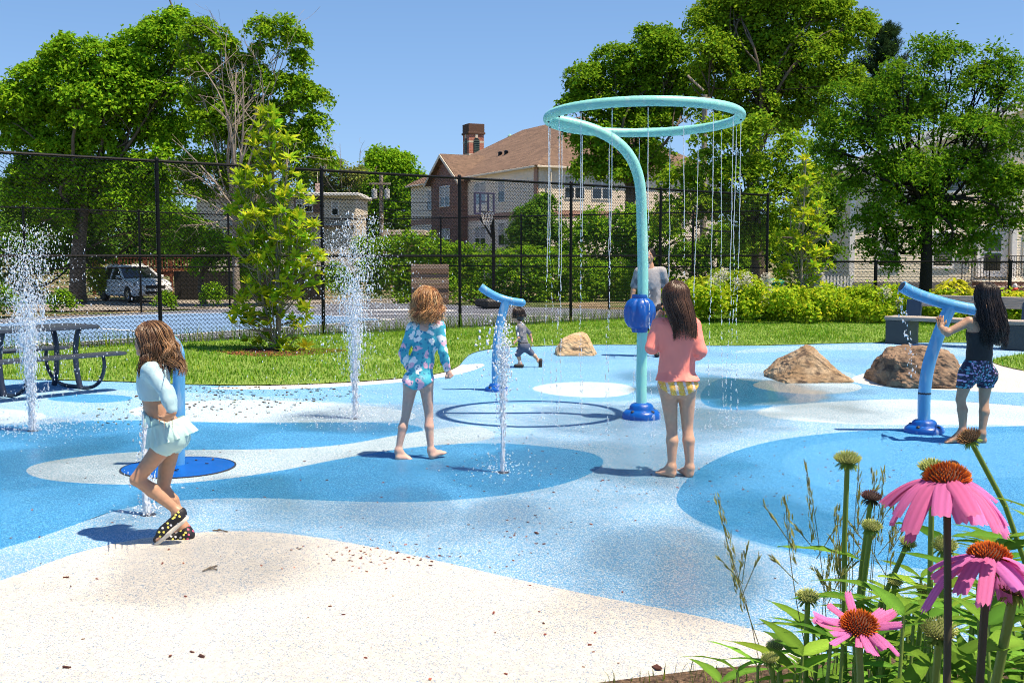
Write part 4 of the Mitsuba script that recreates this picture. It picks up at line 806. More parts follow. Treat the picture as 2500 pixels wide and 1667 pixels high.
tree('dark_tree', 'spreading dark green tree with a black trunk right of the tall fence', 31, [(2140, 250, 60), (2200, 200, 62), (2270, 150, 50), (2330, 130, 36), (2240, 110, 28), (2380, 200, 60), (2440, 170, 40), (2480, 240, 60), (2060, 300, 56), (2020, 380, 46), (2100, 350, 66), (2190, 320, 76), (2280, 270, 80), (2370, 320, 76), (2460, 350, 76), (2140, 430, 70), (2230, 420, 80), (2330, 420, 80), (2420, 440, 76), (2500, 450, 70), (2100, 470, 46), (2180, 520, 66), (2260, 520, 66), (2340, 540, 60), (2420, 530, 50), (2220, 590, 50), (2160, 570, 40), (2480, 550, 40), (2300, 600, 32), (2050, 220, 30), (2300, 105, 22), (2420, 130, 22), (2470, 160, 24), (2120, 540, 44), (2120, 610, 36), (2330, 600, 40), (2400, 590, 44), (2170, 640, 30), (2450, 480, 60), (2060, 400, 44)],
     (2256, 700), (2262, 470), .16, dens=6.2, rc=.36, leaf=.135, nper=66, col=(.15, .30, .018), seed=24, bark=mat(((.014, .012, .01), .9)), aspect=.45, inner=.3, yel=.22)
def pine(px, D, ytop, ybot, r, seed):
    rng = np.random.default_rng(seed); k = thing('pine_tree', 'dark pine top poking above the trees against the sky', 'tree')
    c = P(px, ybot, D); t = P(px, ytop, D); add('trunk', tube([V(c[0], D, -.3), t], [.25, .04], 7), BARK, k)
    C, N_, T_ = [], [], []; br = []
    for z in np.linspace(c[2], t[2], 24):
        f = 1 - (z - c[2]) / (t[2] - c[2] + .5)
        for a in rng.uniform(0, 2 * np.pi, 5):
            L = r * (.25 + f) * rng.uniform(.6, 1.1); d = nz(V(math.cos(a), math.sin(a), .45)); p0 = V(c[0], D, z)
            br.append(tube([p0, p0 + d * L], [.04, .01], 4))
            for s in np.linspace(.35, 1, 8):
                q = p0 + d * L * s; n = 26; C.append(q + rng.normal(size=(n, 3)) * .10); T_.append(nz(d + rng.normal(size=(n, 3)) * .7 + up3 * .4)); N_.append(rng.normal(size=(n, 3)))
    m, cc = leafmesh(np.vstack(C), np.vstack(N_), .32, rng, .10, .0, np.vstack(T_), (.035, .075, .025), .2, .1)
    add('crown', m, 'leaf_bsdf', k, color=cc); add('branches', join(br), BARK, k)
pine(2150, 62, 75, 330, 2.3, 8)
tree('background_tree', 'distant pale tree at the right edge behind the dark tree', 60, [(2480, 330, 46), (2440, 300, 30), (2520, 300, 50), (2500, 400, 40)], None, None, .1, dens=8, rc=.6, leaf=.22, nper=50, col=OLIVE, seed=26)
# far tree line closing the horizon
rng = np.random.default_rng(77); tl = []
for x in np.arange(-75, 80, 4.2): tl.append((V(x + rng.normal() * 1.5, 128 + rng.normal() * 5, rng.uniform(1.5, 4)), V(5., 5., rng.uniform(3.0, 4.6))))
m, cc, _ = foliage(tl, 9, 1.3, .55, 34, rng, DARK)
add('far_woods', m, 'leaf_bsdf', color=cc, kind='stuff', label='distant dark belt of woods closing the horizon', cat='woods')
# ------------------------------------------------------------------ young magnolias with whorled leaves
def lance(L, w, n=5, droop=.25, fold=.18, wf=None):
    """one leaf along +x: n cross-sections of 3 points"""
    t = np.linspace(0, 1, n + 1); wd = w * (np.sin(np.pi * t ** .8) ** .8 if wf is None else wf(t)); wd[0] = w * .06; wd[-1] = 0.0005
    x = L * t; z = -droop * L * t ** 2
    v = np.stack([np.stack([x, -wd / 2, z + fold * wd], 1), np.stack([x, 0 * x, z], 1), np.stack([x, wd / 2, z + fold * wd], 1)], 1).reshape(-1, 3)
    f = []
    for i in range(n):
        for s in (0, 1):
            a, b, c, d = i * 3 + s, i * 3 + s + 1, i * 3 + s + 4, i * 3 + s + 3; f += [[a, d, c], [a, c, b]]
    return v, np.array(f)
def orient(v, o, t, n):
    t = nz(t); n = nz(n - t * np.dot(n, t)); return o + v[:, :1] * t + v[:, 1:2] * np.cross(n, t) + v[:, 2:] * n
def magnolia(label, D, base, pts, Lf, seed, stems, col, nw=9):
    """pts: (px, py, spread px, number of whorls)"""
    rng = np.random.default_rng(seed); k = thing('young_tree', label, 'tree'); s = D / F
    whs = []
    for px, py, r, n in pts:
        for _ in range(int(n * 1.75)):
            a = rng.uniform(0, 2 * np.pi); q = r * rng.uniform(.25, 1) ** .5
            whs.append(P(px + math.cos(a) * q, py + math.sin(a) * q * .8, D + rng.uniform(-1, 1) * r * s))
    b0 = P(*base, D); b0[2] = 0
    tops = []; wood = []
    for (x1, y1, r) in stems:
        e = P(x1, y1, D + rng.uniform(-.2, .2)); p = spline([b0 + V(rng.normal() * .03, rng.normal() * .03, -.05), (b0 + e) / 2 + rng.normal(size=3) * .06, e], 14)
        wood.append(tube(p, np.linspace(r, r * .3, 14), 7)); tops.append(p)
    allp = np.vstack(tops)
    for w in whs:
        dd = np.linalg.norm(allp - w + up3 * .35, axis=1); dd[allp[:, 2] > w[2] + .05] += 5; j = allp[np.argmin(dd)]
        wood.append(tube(spline([j, (j + w) / 2 - up3 * .06, w], 5), np.linspace(.010, .004, 5), 4))
    add('trunk', join(wood), PALEBARK, k, smooth=True)
    for w in whs:
        ax = nz(V(rng.normal() * .45, rng.normal() * .45, 1.0)); t0, b_ = frame(ax, rng); vs, fs, cs = [], [], []; at = 0
        n = rng.integers(nw - 2, nw + 3); fresh = rng.random() < .25
        for i in range(n):
            a = i * 2.4 + rng.normal() * .2; el = rng.uniform(.0, .9) if i > n * .3 else rng.uniform(.6, 1.2); d = nz((math.cos(a) * t0 + math.sin(a) * b_) * math.cos(el) + ax * math.sin(el))
            v, f = lance(Lf * rng.uniform(.6, 1.15), Lf * .36, 4, rng.uniform(.1, .4), .12, lambda t: np.sin(np.pi * t ** .75) ** .9)
            vs.append(orient(v, w + d * .01, d, ax)); fs.append(f + at); at += len(v)
            c = np.array(col) * np.exp(rng.normal() * .2) * (1 + rng.normal() * .15 * np.array([1.3, .3, 0])) * (np.array([1.35, 1.15, 1.0]) if fresh else 1); cs.append(np.repeat(c[None], len(v), 0))
        add('leaf_whorl', TM(np.vstack(vs), np.vstack(fs), process=False), 'leaf_bsdf', k, smooth=True, color=np.clip(np.vstack(cs), 0, .6))
    return k
magnolia('young leafy tree with bright whorled leaves on red mulch in front of the fence', 18.35, (676, 858),
         [(655, 285, 16, 4), (655, 320, 30, 7), (640, 365, 36, 8), (690, 365, 34, 8), (660, 400, 30, 6), (620, 440, 46, 8), (690, 450, 52, 9), (640, 490, 64, 15), (710, 500, 56, 12), (600, 520, 44, 9), (650, 560, 80, 18), (730, 560, 50, 10), (610, 610, 56, 12), (700, 620, 76, 18), (740, 640, 48, 9), (650, 680, 70, 15), (720, 690, 56, 11), (620, 740, 46, 8), (700, 750, 62, 11), (590, 780, 30, 5), (680, 800, 60, 8), (620, 815, 46, 6), (660, 840, 40, 5), (725, 850, 28, 4)],
         .19, 41, [(655, 275, .042), (700, 420, .022), (610, 480, .024), (735, 560, .018), (640, 620, .016)], (.40, .57, .03))
magnolia('young leafy tree with bright whorled leaves behind the flowering shrubs', 27.5, (1960, 720),
         [(1968, 395, 12, 3), (1965, 425, 24, 6), (1970, 465, 30, 8), (1950, 505, 36, 9), (1990, 520, 36, 9), (1960, 560, 46, 12), (1925, 590, 36, 9), (1995, 590, 40, 9), (1950, 630, 54, 13), (2000, 640, 34, 8), (1910, 640, 30, 7), (1960, 680, 60, 13), (1920, 700, 36, 8), (1990, 705, 30, 7)],
         .18, 42, [(1968, 390, .045), (1930, 560, .02), (2000, 540, .02)], (.40, .57, .03))
# ------------------------------------------------------------------ shrubs and flowers along the lawn's far edge
lob = []
for px in np.arange(1640, 2240, 30):
    for py in (735, 765): lob.append((px + (py % 7) * 3, py - (8 if px < 1900 else 0) - (px * 7 % 17), 32 - (px * 5 % 9)))
k = None
rng = np.random.default_rng(50); Ls = []
for px, py, r in lob:
    d = 26.2 + rng.uniform(-.6, 1.0); Ls.append((P(px, py, d), V(1, 1, .8) * r * d / F))
for px in np.arange(2240, 2560, 34):
    d = 25.6 + rng.uniform(-.5, .8); Ls.append((P(px, 752, d), V(1, 1, .9) * 40 * d / F))
m, cc, _ = foliage(Ls, 9, .20, .10, 40, rng, (.38, .56, .03), inner=.3, upb=.6, flatn=.6)
add('ground_cover', m, 'leaf_bsdf', color=cc, kind='stuff', label='dense yellow-green ground cover shrubs behind the lawn and bench', cat='ground cover')
def hydrangea(label, D, lobes, heads, seed, col=(.34, .46, .035)):
    k, L, rng = tree('hydrangea', label, D, lobes, None, None, .05, dens=9, rc=.2, leaf=.13, nper=34, col=col, seed=seed, cat='shrub', crown='foliage', aspect=.6)
    for px, py, s in heads:
        c = P(px, py, D - 1.15); h = 1.15 * s * D / F; n = 150; q = rng.normal(size=(n, 3)) * V(.24, .24, .34); q *= (1 - .5 * np.clip(q[:, 2:], 0, 1))
        m, cc = leafmesh(c + q * h * 1.1, nz(q + up3 * .5 + rng.normal(size=(n, 3)) * .3), .042, rng, .9, .0, None, (.74, .72, .58), .1, .05)
        add('flower_head', m, 'petal_bsdf', k, color=np.clip(cc, 0, .85), kind='stuff')
hydrangea('leafy shrub with creamy flower heads in front of the tall fence corner', 27.2, [(1690, 735, 40), (1740, 715, 44), (1790, 715, 44), (1840, 720, 40), (1760, 690, 34), (1820, 695, 34), (1880, 725, 34), (1700, 700, 26)],
          [(1750, 682, 26), (1768, 668, 22), (1740, 692, 22), (1822, 680, 26), (1830, 700, 22), (1876, 690, 24), (1870, 678, 20), (1835, 705, 20), (1882, 722, 20), (1862, 730, 18), (1755, 740, 18), (1800, 690, 18)], 51)
hydrangea('single creamy flower head shrub beside the garden fence post', 26.8, [(2150, 735, 26), (2180, 735, 24)], [(2164, 713, 22), (2192, 738, 18)], 52)
def hosta(label, D, px, py, w, h, seed, col):
    rng = np.random.default_rng(seed); k = thing('leafy_perennial', label, 'plant'); c = P(px, py, D); R = w / 2 * D / F; Hh = h * D / F; vs, fs, cs = [], [], []; at = 0
    for i in range(190):
        a = rng.uniform(0, 2 * np.pi); r = R * rng.uniform(.05, 1) ** .6; z = Hh * math.sqrt(max(0, 1 - (r / R) ** 2)) * rng.uniform(.75, 1); o = c + V(math.cos(a) * r, math.sin(a) * r, z); d = nz(V(math.cos(a), math.sin(a), .1 + rng.normal() * .3))
        v, f = lance(.2 * rng.uniform(.7, 1.2), .085, 4, rng.uniform(.2, .6)); vs.append(orient(v, o - d * .1, d, up3 + rng.normal(size=3) * .2)); fs.append(f + at); at += len(v); cs.append(np.repeat(np.array(col)[None] * np.exp(rng.normal() * .2), len(v), 0))
    add('foliage', TM(np.vstack(vs), np.vstack(fs), process=False), 'leaf_bsdf', k, smooth=True, color=np.clip(np.vstack(cs), 0, .6))
hosta('mounded golden-green leafy perennial above the bench back', 25.5, 2328, 745, 112, 66, 61, (.45, .48, .03))
hosta('mounded golden-green leafy perennial right of the dark-haired girl', 25.5, 2480, 750, 110, 40, 62, (.45, .48, .03))
# ------------------------------------------------------------------ spray features
def paint(key, c, rough=.28):
    c = np.asarray(c, float)
    return bsdf_proc(key, lambda p, n, uv: mix(mi.Color3f(*map(float, c)) * (.9 + .2 * fbm(p.x * 5, p.y * 5, p.z * 5, 3)), (.62, .68, .70), .28 * smoothstep(.56, .74, fbm(p.x * 26, p.y * 26, p.z * 4, 3)) * smoothstep(.8, .5, dr.abs(n.z))), lambda p, n, uv: rough + .22 * smoothstep(.45, .7, fbm(p.x * 14, p.y * 14, p.z * 14, 3)), specular=.5, clearcoat=.3, clearcoat_gloss=.9)
TEAL = paint('teal_paint_bsdf', lin(136, 208, 200)); SKYB = paint('sky_blue_paint_bsdf', lin(84, 156, 206)); ROYAL = paint('royal_blue_paint_bsdf', lin(2, 78, 162))
DKBOLT = mat(((.02, .025, .04), .4))
def dome(par, c, r, h, name='base'):
    prof = [(.001, h * 1.0), (r * .30, h * 1.0), (r * .50, h * .94), (r * .60, h * .80), (r * .63, h * .62), (r * .66, h * .56), (r * .82, h * .53), (r * .95, h * .38), (r, h * .18), (r * .98, 0), (r * .9, -.01)]
    k = add(name, lathe(prof[::-1], c, 40, lambda t: 1 + .012 * np.cos(4 * t)), ROYAL, par, smooth=45)
    for a in (-2.3, -.9, .6, 2.2):
        o = np.asarray(c) + V(math.cos(a) * r * .80, math.sin(a) * r * .80, h * .5)
        add('bolt_slot', drops(o[None], V(.02), .8, ICO1), DKBOLT, k, smooth=True)
    return k
D0 = G(1566, 1021)[1]; pc = G(1566, 1021)
k = thing('spray_ring', 'tall teal pole carrying a big horizontal spray ring with blue ball and base', 'spray ring')
dome(k, pc, .19, .155)
q = lambda x, y, dy=0: P(x, y, D0 + dy)
rcx = P(1571, 289, D0 - .12); RR = .915
ringpt = lambda a: rcx + V(RR * math.cos(a), RR * math.sin(a), -.036 * math.sin(a))
path = [V(pc[0], D0, .05), V(pc[0], D0, .8), V(pc[0], D0, 1.5), q(1566, 505), q(1563, 455, -.02), q(1552, 410, -.04), q(1530, 371, -.07), q(1500, 343, -.10), q(1460, 321, -.12), q(1415, 306, -.13), q(1375, 297, -.13), ringpt(math.pi) + V(.02, 0, 0)]
add('pole', tube(spline(path, 60), .0525, 20), TEAL, k, smooth=60)
a_ = np.linspace(0, 2 * np.pi, 97)[:-1]
rp = np.array([ringpt(a) for a in a_])
def torus(p, r, sides):
    n = len(p); t = nz(np.roll(p, -1, 0) - np.roll(p, 1, 0)); b = np.cross(t, up3); b = nz(b); c = np.cross(b, t); th = np.arange(sides) * 2 * np.pi / sides
    v = (p[:, None] + r * (np.cos(th)[None, :, None] * b[:, None] + np.sin(th)[None, :, None] * c[:, None])).reshape(-1, 3)
    i, j = np.meshgrid(np.arange(n), np.arange(sides), indexing='ij'); i, j = i.ravel(), j.ravel(); i2, j2 = (i + 1) % n, (j + 1) % sides
    m = TM(v, np.concatenate([np.stack([i * sides + j, i * sides + j2, i2 * sides + j2], 1), np.stack([i * sides + j, i2 * sides + j2, i2 * sides + j], 1)]), process=False); m.fix_normals(); return m
add('ring', torus(rp, .047, 16), TEAL, k, smooth=True)
hub = P(1562, 765, D0); nb = 12
ball = add('ball', lathe([(.05, -.155), (.075, -.15), (.12, -.125), (.148, -.075), (.158, 0), (.15, .07), (.125, .12), (.085, .148), (.06, .152)], hub, 72, lambda t: 1 - .10 * np.abs(np.sin(4 * t)) ** 8), ROYAL, k, smooth=50)
for s in (-1, 1): add('collar', lathe([(.05, -.03), (.075, -.03), (.08, 0), (.075, .03), (.05, .03)], hub + up3 * s * .155, 24), ROYAL, ball, smooth=40)
for a in np.arange(0, 18) * 2 * np.pi / 18 + .1:
    o = ringpt(a) - up3 * .045; add('nozzle', lathe([(.001, -.012), (.008, -.012), (.011, .0), (.011, .006)], o, 8), DKBOLT, k)
# each falling stream breaks from a thread into beads
rng = np.random.default_rng(5)
for i, a in enumerate(np.arange(0, 18) * 2 * np.pi / 18 + .1):
    o = ringpt(a) - up3 * .055; H = o[2]; z = np.linspace(0, 1, 70)
    wob = np.cumsum(rng.normal(size=(70, 2)) * .0034, 0) * (z[:, None] * 1.3)
    brk = rng.uniform(.35, .6); n1 = int(70 * brk); pts = o + np.column_stack([wob, -z * H])
    rr = .0025 + .0014 * np.abs(np.sin(np.cumsum(rng.uniform(.3, 1.2, 70))))
    th = tube(pts[:n1], rr[:n1], 5)
    n2 = 70; zz = rng.uniform(brk * .9, 1, n2); c = o + np.column_stack([np.interp(zz, z, wob[:, 0]) + rng.normal(size=n2) * .004 * zz, np.interp(zz, z, wob[:, 1]) + rng.normal(size=n2) * .004 * zz, -zz * H * .995])
    n3 = 14; sp = np.array([o[0] + wob[-1, 0], o[1] + wob[-1, 1], 0]) + np.column_stack([rng.normal(size=(n3, 2)) * .05, np.abs(rng.normal(size=n3)) * .03 + .005])
    k = thing('water_stream', 'thin stream of water falling from the teal ring to the ground', 'water stream', 'streams falling from the spray ring')
    add('thread', th, 'water_bsdf', k, smooth=True)
    add('beads', join([drops(c, rng.uniform(.0020, .0044, n2), rng.uniform(1.5, 5.5, n2)), drops(sp, rng.uniform(.003, .006, n3))]), 'water_bsdf', k, smooth=True, kind='stuff')
# blue water cannons
def cannon(label, base, D, post, barrel, r, rb, rd, hd):
    k = thing('water_cannon', label, 'water cannon')
    dome(k, base, rd, hd)
    pp = spline([V(base[0], base[1], .04)] + [P(x, y, D + dy) for x, y, dy in post], 40)
    add('post', tube(pp, r, 18), SKYB, k, smooth=60)
    jn = pp[int(len(pp) * .28)]; add('seam', lathe([(r * .9, -.008), (r * 1.03, -.008), (r * 1.03, .008), (r * .9, .008)], jn, 20), DKBOLT, k)
    bp = spline([P(x, y, D + dy) for x, y, dy in barrel], 30)
    m = tube(bp, np.full(30, rb), 18); b = add('barrel', m, SKYB, k, smooth=60)
    t = nz(bp[0] - bp[1]); add('muzzle', tube([bp[0] - t * .01, bp[0] + t * .012], rb * .72, 14), DKBOLT, b); add('rim', torus(bp[0] + rb * .86 * (np.cos(a_[::6])[:, None] * nz(np.cross(t, up3)) + np.sin(a_[::6])[:, None] * np.cross(nz(np.cross(t, up3)), t)), rb * .16, 6), SKYB, b, smooth=True)
    add('end_cap', drops(bp[-1][None], V(rb * 1.0), 1.0, trimesh.creation.icosphere(2)), SKYB, b, smooth=True)
    return k
b = G(2256, 1055); Dr = b[1]
cannon('sky-blue water cannon held by the dark-haired girl', b, Dr, [(2256, 985, 0), (2260, 930, 0), (2270, 880, 0), (2285, 835, -.02), (2302, 790, -.03), (2320, 750, -.04)], [(2203, 700, -.06), (2236, 717, -.05), (2275, 731, -.05), (2315, 743, -.04), (2350, 751, -.04), (2378, 756, -.04)], .056, .052, .175, .12)
b = G(1212, 954); Dc = b[1]
cannon('blue water cannon beside the running toddler', b, Dc, [(1211, 900, 0), (1213, 850, 0), (1218, 805, 0), (1226, 768, 0), (1236, 735, 0)], [(1174, 701, -.05), (1198, 717, -.03), (1225, 729, 0), (1252, 736, 0), (1274, 739, 0)], .052, .047, .14, .095)
b = G(436, 1141); Dl = b[1]
k = thing('spray_post', 'sky-blue curved spray post on a round blue base behind the running girl', 'spray post')
add('base', lathe([(.001, .025), (.08, .025), (.2, .02), (.36, .012), (.415, .006), (.42, -.005)][::-1], b, 56), ROYAL, k, smooth=30)
add('base_ring', lathe([(.412, 0), (.425, 0), (.425, .007), (.412, .008)], b, 56), DKBOLT, k)
add('post', tube(spline([V(b[0], b[1], .01), P(437, 1000, Dl), P(437, 890, Dl), P(432, 850, Dl), P(418, 832, Dl), P(398, 826, Dl), P(375, 832, Dl)], 40), .0455, 18), SKYB, k, smooth=60)
rng = np.random.default_rng(9)
for px, py in ((480, 1130), (520, 1128), (505, 1138), (430, 1155), (458, 1139)):
    m, c = chips(G(px, py)[None, :2], .022, .035, rng, DK); add('wet_leaf_scrap', m, 'vc_bsdf', color=c, label='dark wet leaf scrap stuck on the round blue base', cat='leaf scrap', group='leaf scraps on the round blue base')
# ground jets
def jet(label, px, py, ztop, w0, w1, n, seed, spl=.45, lower=.45):
    rng = np.random.default_rng(seed); c = G(px, py); k = thing('water_jet', label, 'water jet')
    add('floor_nozzle', lathe([(.001, .004), (.045, .004), (.05, .0)][::-1], c, 16), DKBOLT, k)
    z = np.linspace(0, lower * ztop, 30); cols = []
    for s in range(3):
        wb = np.cumsum(rng.normal(size=(30, 2)) * .002, 0); cols.append(tube(c + np.column_stack([wb + rng.normal(size=2) * w0 * .35, z]), np.linspace(w0 * .40, w0 * .16, 30) * rng.uniform(.7, 1.2, 30), 6))
    add('column', join(cols), 'water_bsdf', k, smooth=True)
    t = rng.beta(1.25, .95, n); spread = w0 * .5 + (w1 - w0) * t ** 2.2
    cl = rng.normal(size=(60, 2)) * .55; ci = rng.integers(0, 60, n)
    xy = (cl[ci] * 1.0 + rng.normal(size=(n, 2)) * .34) * spread[:, None]
    topj = ztop * (1 + (.10 * cl[ci, 0] - .22 * (np.abs(cl[ci]).max(1)) ** 1.5))
    zz = t * topj
    r = rng.lognormal(-6.02, .45, n); el = np.where(t < .7, rng.uniform(2, 6, n), rng.uniform(1.2, 3.2, n))
    add('spray', drops(c + np.column_stack([xy, zz]), np.clip(r, .0015, .011), el), 'water_bsdf', k, smooth=True, kind='stuff')
    m = int(min(n, 3500) * .2); rho = np.abs(rng.normal(size=m)) * spl; a = rng.uniform(0, 2 * np.pi, m)
    hz = np.abs(rng.normal(size=m)) * .07 * np.exp(-rho / spl * .6)
    f = int(n * .10)
    fall = c + np.column_stack([rng.normal(size=(f, 2)) * w1 * 1.3, rng.uniform(0, ztop * .9, f)])
    add('splash', join([drops(c + np.column_stack([np.cos(a) * rho, np.sin(a) * rho, hz + .003]), rng.uniform(.002, .007, m)), drops(fall, rng.uniform(.002, .0055, f), rng.uniform(1, 3, f))]), 'water_bsdf', k, smooth=True, kind='stuff')
    return k, c
jet('tall water jet spraying beside the picnic table at the left', 80, 1052, 1.92, .045, .34, 6800, 21)
jet('tall water jet spraying in front of the black fence between two children', 868, 1022, 2.05, .034, .36, 6800, 22)
k, c = jet('low bubbling water jet in front of the blue cannon', 1228, 1153, 1.12, .024, .09, 900, 23, .22, .8)
rng = np.random.default_rng(24)
n = 420; tt = rng.random(n)
bl = c + np.column_stack([rng.normal(size=n) * .028, rng.normal(size=n) * .028, .82 + rng.normal(size=n) * .14])
n2 = 90; bl2 = c + np.column_stack([rng.normal(size=n2) * .10 - .03, rng.normal(size=n2) * .1, .95 + rng.normal(size=n2) * .16])
add('foam_crest', join([drops(bl, rng.uniform(.0025, .008, n), rng.uniform(.8, 2.4, n)), drops(bl2, rng.uniform(.003, .010, n2), rng.uniform(.8, 2.5, n2))]), 'water_bsdf', k, smooth=True, kind='stuff')
jet('water jet rising behind the legs of the running girl', 362, 1256, .72, .05, .07, 500, 25, .12, .9)
k = thing('water_drip', 'water dripping from the muzzle of the right-hand blue cannon', 'water drip'); rng = np.random.default_rng(26); n = 70
o = P(2195, 715, Dr - .06); zz = rng.random(n); add('drops', drops(o + np.column_stack([zz * .16 + rng.normal(size=n) * .02, rng.normal(size=n) * .02, -zz * .75]), rng.uniform(.003, .007, n), rng.uniform(1, 3, n)), 'water_bsdf', k, smooth=True, kind='stuff')
# ------------------------------------------------------------------ rocks
def rock(label, px, py, pts, dpt, seed, col1, col2, rnd=.02, rough=.03, sub=.035, zf=(.45, .85)):
    """pts: silhouette (x, z) from in front; depth dpt; facets from random chips off the block"""
    rng = np.random.default_rng(seed); c = G(px, py); pts = np.array(pts, float); w = np.ptp(pts[:, 0]); P3 = []
    for x, z in pts:
        P3.append((x, rng.uniform(-.10, .10) * dpt, z)); f = .5 + .35 * (1 - z / pts[:, 1].max())
        P3 += [(x * .82 + rng.normal() * .02 * w, -dpt * f * rng.uniform(.75, 1), z * rng.uniform(*zf)), (x * .85, dpt * f * rng.uniform(.7, 1), z * rng.uniform(.5, .9))]
    P3 += [(x * .97, y, -.06) for x in (pts[:, 0].min(), pts[:, 0].max()) for y in (-dpt * .38, dpt * .38)] + [(x * .6, y, -.06) for x in (pts[:, 0].min(), pts[:, 0].max()) for y in (-dpt * .5, dpt * .5)]
    m = trimesh.convex.convex_hull(np.array(P3)).subdivide_to_size(sub); m = TM(m.vertices, m.faces)
    if rnd: trimesh.smoothing.filter_laplacian(m, iterations=int(rnd * 100))
    v = np.array(m.vertices); n = np.array(m.vertex_normals)
    f1 = meshkit.fbm(v * 4.5 + seed, 3) - .5; f2 = np.abs(meshkit.fbm(v * 11 + seed, 4) - .5); f3 = meshkit.fbm(v * 34 + seed, 3) - .5
    v = v + n * (f1 * rough * 2.6 - f2 * rough * 2.2 + f3 * rough * .55)[:, None]
    key = f'rock{seed}_bsdf'
    bsdf_proc(key, lambda p, n, uv: mix(mix(col1, col2, smoothstep(.35, .65, fbm(p.x * 5 + seed, p.y * 5, p.z * 7, 4))), (.05, .035, .028), smoothstep(.54, .74, fbm(p.x * 9, p.y * 9 + seed, p.z * 9, 4)) * .8) * (.66 + .65 * noise(p.x * 110, p.y * 110, p.z * 110)), .85,
              lambda p, n, uv: fbm(p.x * 26, p.y * 26, p.z * 26, 4), .035, 3e-3)
    add('boulder', TM(v + c, m.faces, process=False), key, smooth=28 if rnd < .04 else True, label=label, cat='boulder')
rock('small pale tan boulder at the lawn edge near the toddler', 1405, 864, [(-.34, 0), (-.33, .10), (-.24, .24), (-.08, .34), (.10, .37), (.20, .33), (.27, .16), (.34, .04), (.34, 0)], .5, 3, (.40, .28, .16), (.50, .38, .24), .06, .018)
rock('pointed angular brown boulder lying in the middle of the pad', 1968, 922, [(-.52, 0), (-.50, .06), (-.34, .22), (-.16, .36), (-.02, .42), (.08, .41), (.20, .30), (.38, .12), (.53, .02), (.53, 0)], .75, 4, (.22, .15, .085), (.33, .255, .17), .0, .030)
rock('big rounded rough brown boulder on the cream patch behind the right cannon', 2229, 934, [(-.47, 0), (-.50, .16), (-.45, .34), (-.32, .46), (-.10, .50), (.04, .45), (.14, .40), (.32, .43), (.46, .36), (.50, .22), (.48, 0)], .85, 6, (.175, .115, .075), (.26, .185, .125), .06, .045, zf=(.80, .98))
# ------------------------------------------------------------------ bench
k = thing('park_bench', 'grey wooden plank bench with dark metal supports at the lawn edge', 'bench')
WOODG = bsdf_proc('bench_wood_bsdf', lambda p, n, uv: mix((.17, .155, .14), (.36, .335, .31), fbm(p.x * 2.5, p.y * 9, p.z * 55, 4)), .75, lambda p, n, uv: fbm(p.x * 2.5, p.y * 9, p.z * 60, 3), .006, 3e-3)
SLATE = mat(((.030, .040, .048), .45))
BL, BR = G(2200, 838), G(2478, 853); u = nz(BR - BL); nB = V(u[1], -u[0], 0); rzb = math.atan2(u[1], u[0])
o = BL - u * .22; Lb = 2.75
for s in (.25, 2.28):
    p0 = BL + u * (s - .25)
    sup = add('support', obox(p0 - u * .2 - nB * .25, u * .42, nB * .5, up3 * .43, .006), SLATE, k)
    add('back_strut', obox(p0 - u * .03 - nB * .27 + up3 * .40, u * .28, nB * .06 - up3 * 0.0, up3 * .40 - nB * .08, .005), mat(((.02, .045, .09), .45)), k)
add('seat', obox(o - nB * .22 + up3 * .432, u * Lb, nB * .24, up3 * .07, .012), WOODG, k); add('seat', obox(o + nB * .03 + up3 * .432, u * Lb, nB * .24, up3 * .07, .012), WOODG, k)
add('backrest', obox(o + u * .32 - nB * .33 + up3 * .68, u * Lb, nB * .055, up3 * .21 - nB * .04, .012), WOODG, k)
# ------------------------------------------------------------------ picnic table
k = thing('picnic_table', 'navy metal picnic table with plank benches and curved tube legs at the left edge', 'picnic table')
NAVY = mat(((.016, .026, .055), .3, 0.0, .6))
TOPB = bsdf_proc('table_top_bsdf', lambda p, n, uv: mi.Color3f(.045, .055, .08) * (.8 + .4 * noise(p.x * 60, p.y * 60)), .22, specular=.7)
E2 = V(-5.2, 13.3); ax_ = nz(V(.62, .78)); pp_ = V(-ax_[1], ax_[0])
def slab(s0, s1, t0, t1, z, th):
    """rounded plank in the table's own axes; s along, t across"""
    g = sbox(s0, t0, s1, t1).buffer(-min(.11, (t1 - t0) * .42)).buffer(min(.11, (t1 - t0) * .42), quad_segs=8); g2 = g.buffer(-.012)
    ms = []
    for gg, za, zb in ((g, z + .010, z + th - .010), (g2, z, z + th)):
        m = trimesh.creation.extrude_polygon(gg, zb - za, engine='earcut'); v = np.array(m.vertices)
        ms.append(TM(np.column_stack([E2 + v[:, :1] * ax_ + v[:, 1:2] * pp_, v[:, 2] + za]), m.faces, process=False))
    return join(ms)
tp = lambda s, t, z: np.append(E2 + s * ax_ + t * pp_, z)
add('table_top', slab(-2.0, .0, -.38, .38, .735, .038), TOPB, k)
for sd in (-1, 1): add('seat', slab(-1.9, .10, sd * .64 - .14, sd * .64 + .14, .432, .034), TOPB, k)
for s0 in (-.18, -1.1, -1.85):
    add('leg_frame', tube(spline([tp(s0, -.64, .43), tp(s0, -.66, .30), tp(s0, -.56, .13), tp(s0, -.34, .035), tp(s0, 0, .022), tp(s0, .34, .035), tp(s0, .56, .13), tp(s0, .66, .30), tp(s0, .64, .43)], 44), .022, 8), NAVY, k, smooth=50)
    for sd in (-1, 1): add('leg', tube(spline([tp(s0 - .1, sd * .30, .03), tp(s0 - .1, sd * .22, .3), tp(s0 - .1, sd * .22, .5), tp(s0 - .1, sd * .30, .735)], 14), .034, 8), NAVY, k, smooth=50)
add('stretcher', tube([tp(-1.95, 0, .40), tp(-.25, 0, .40)], .02, 8), NAVY, k, smooth=50)
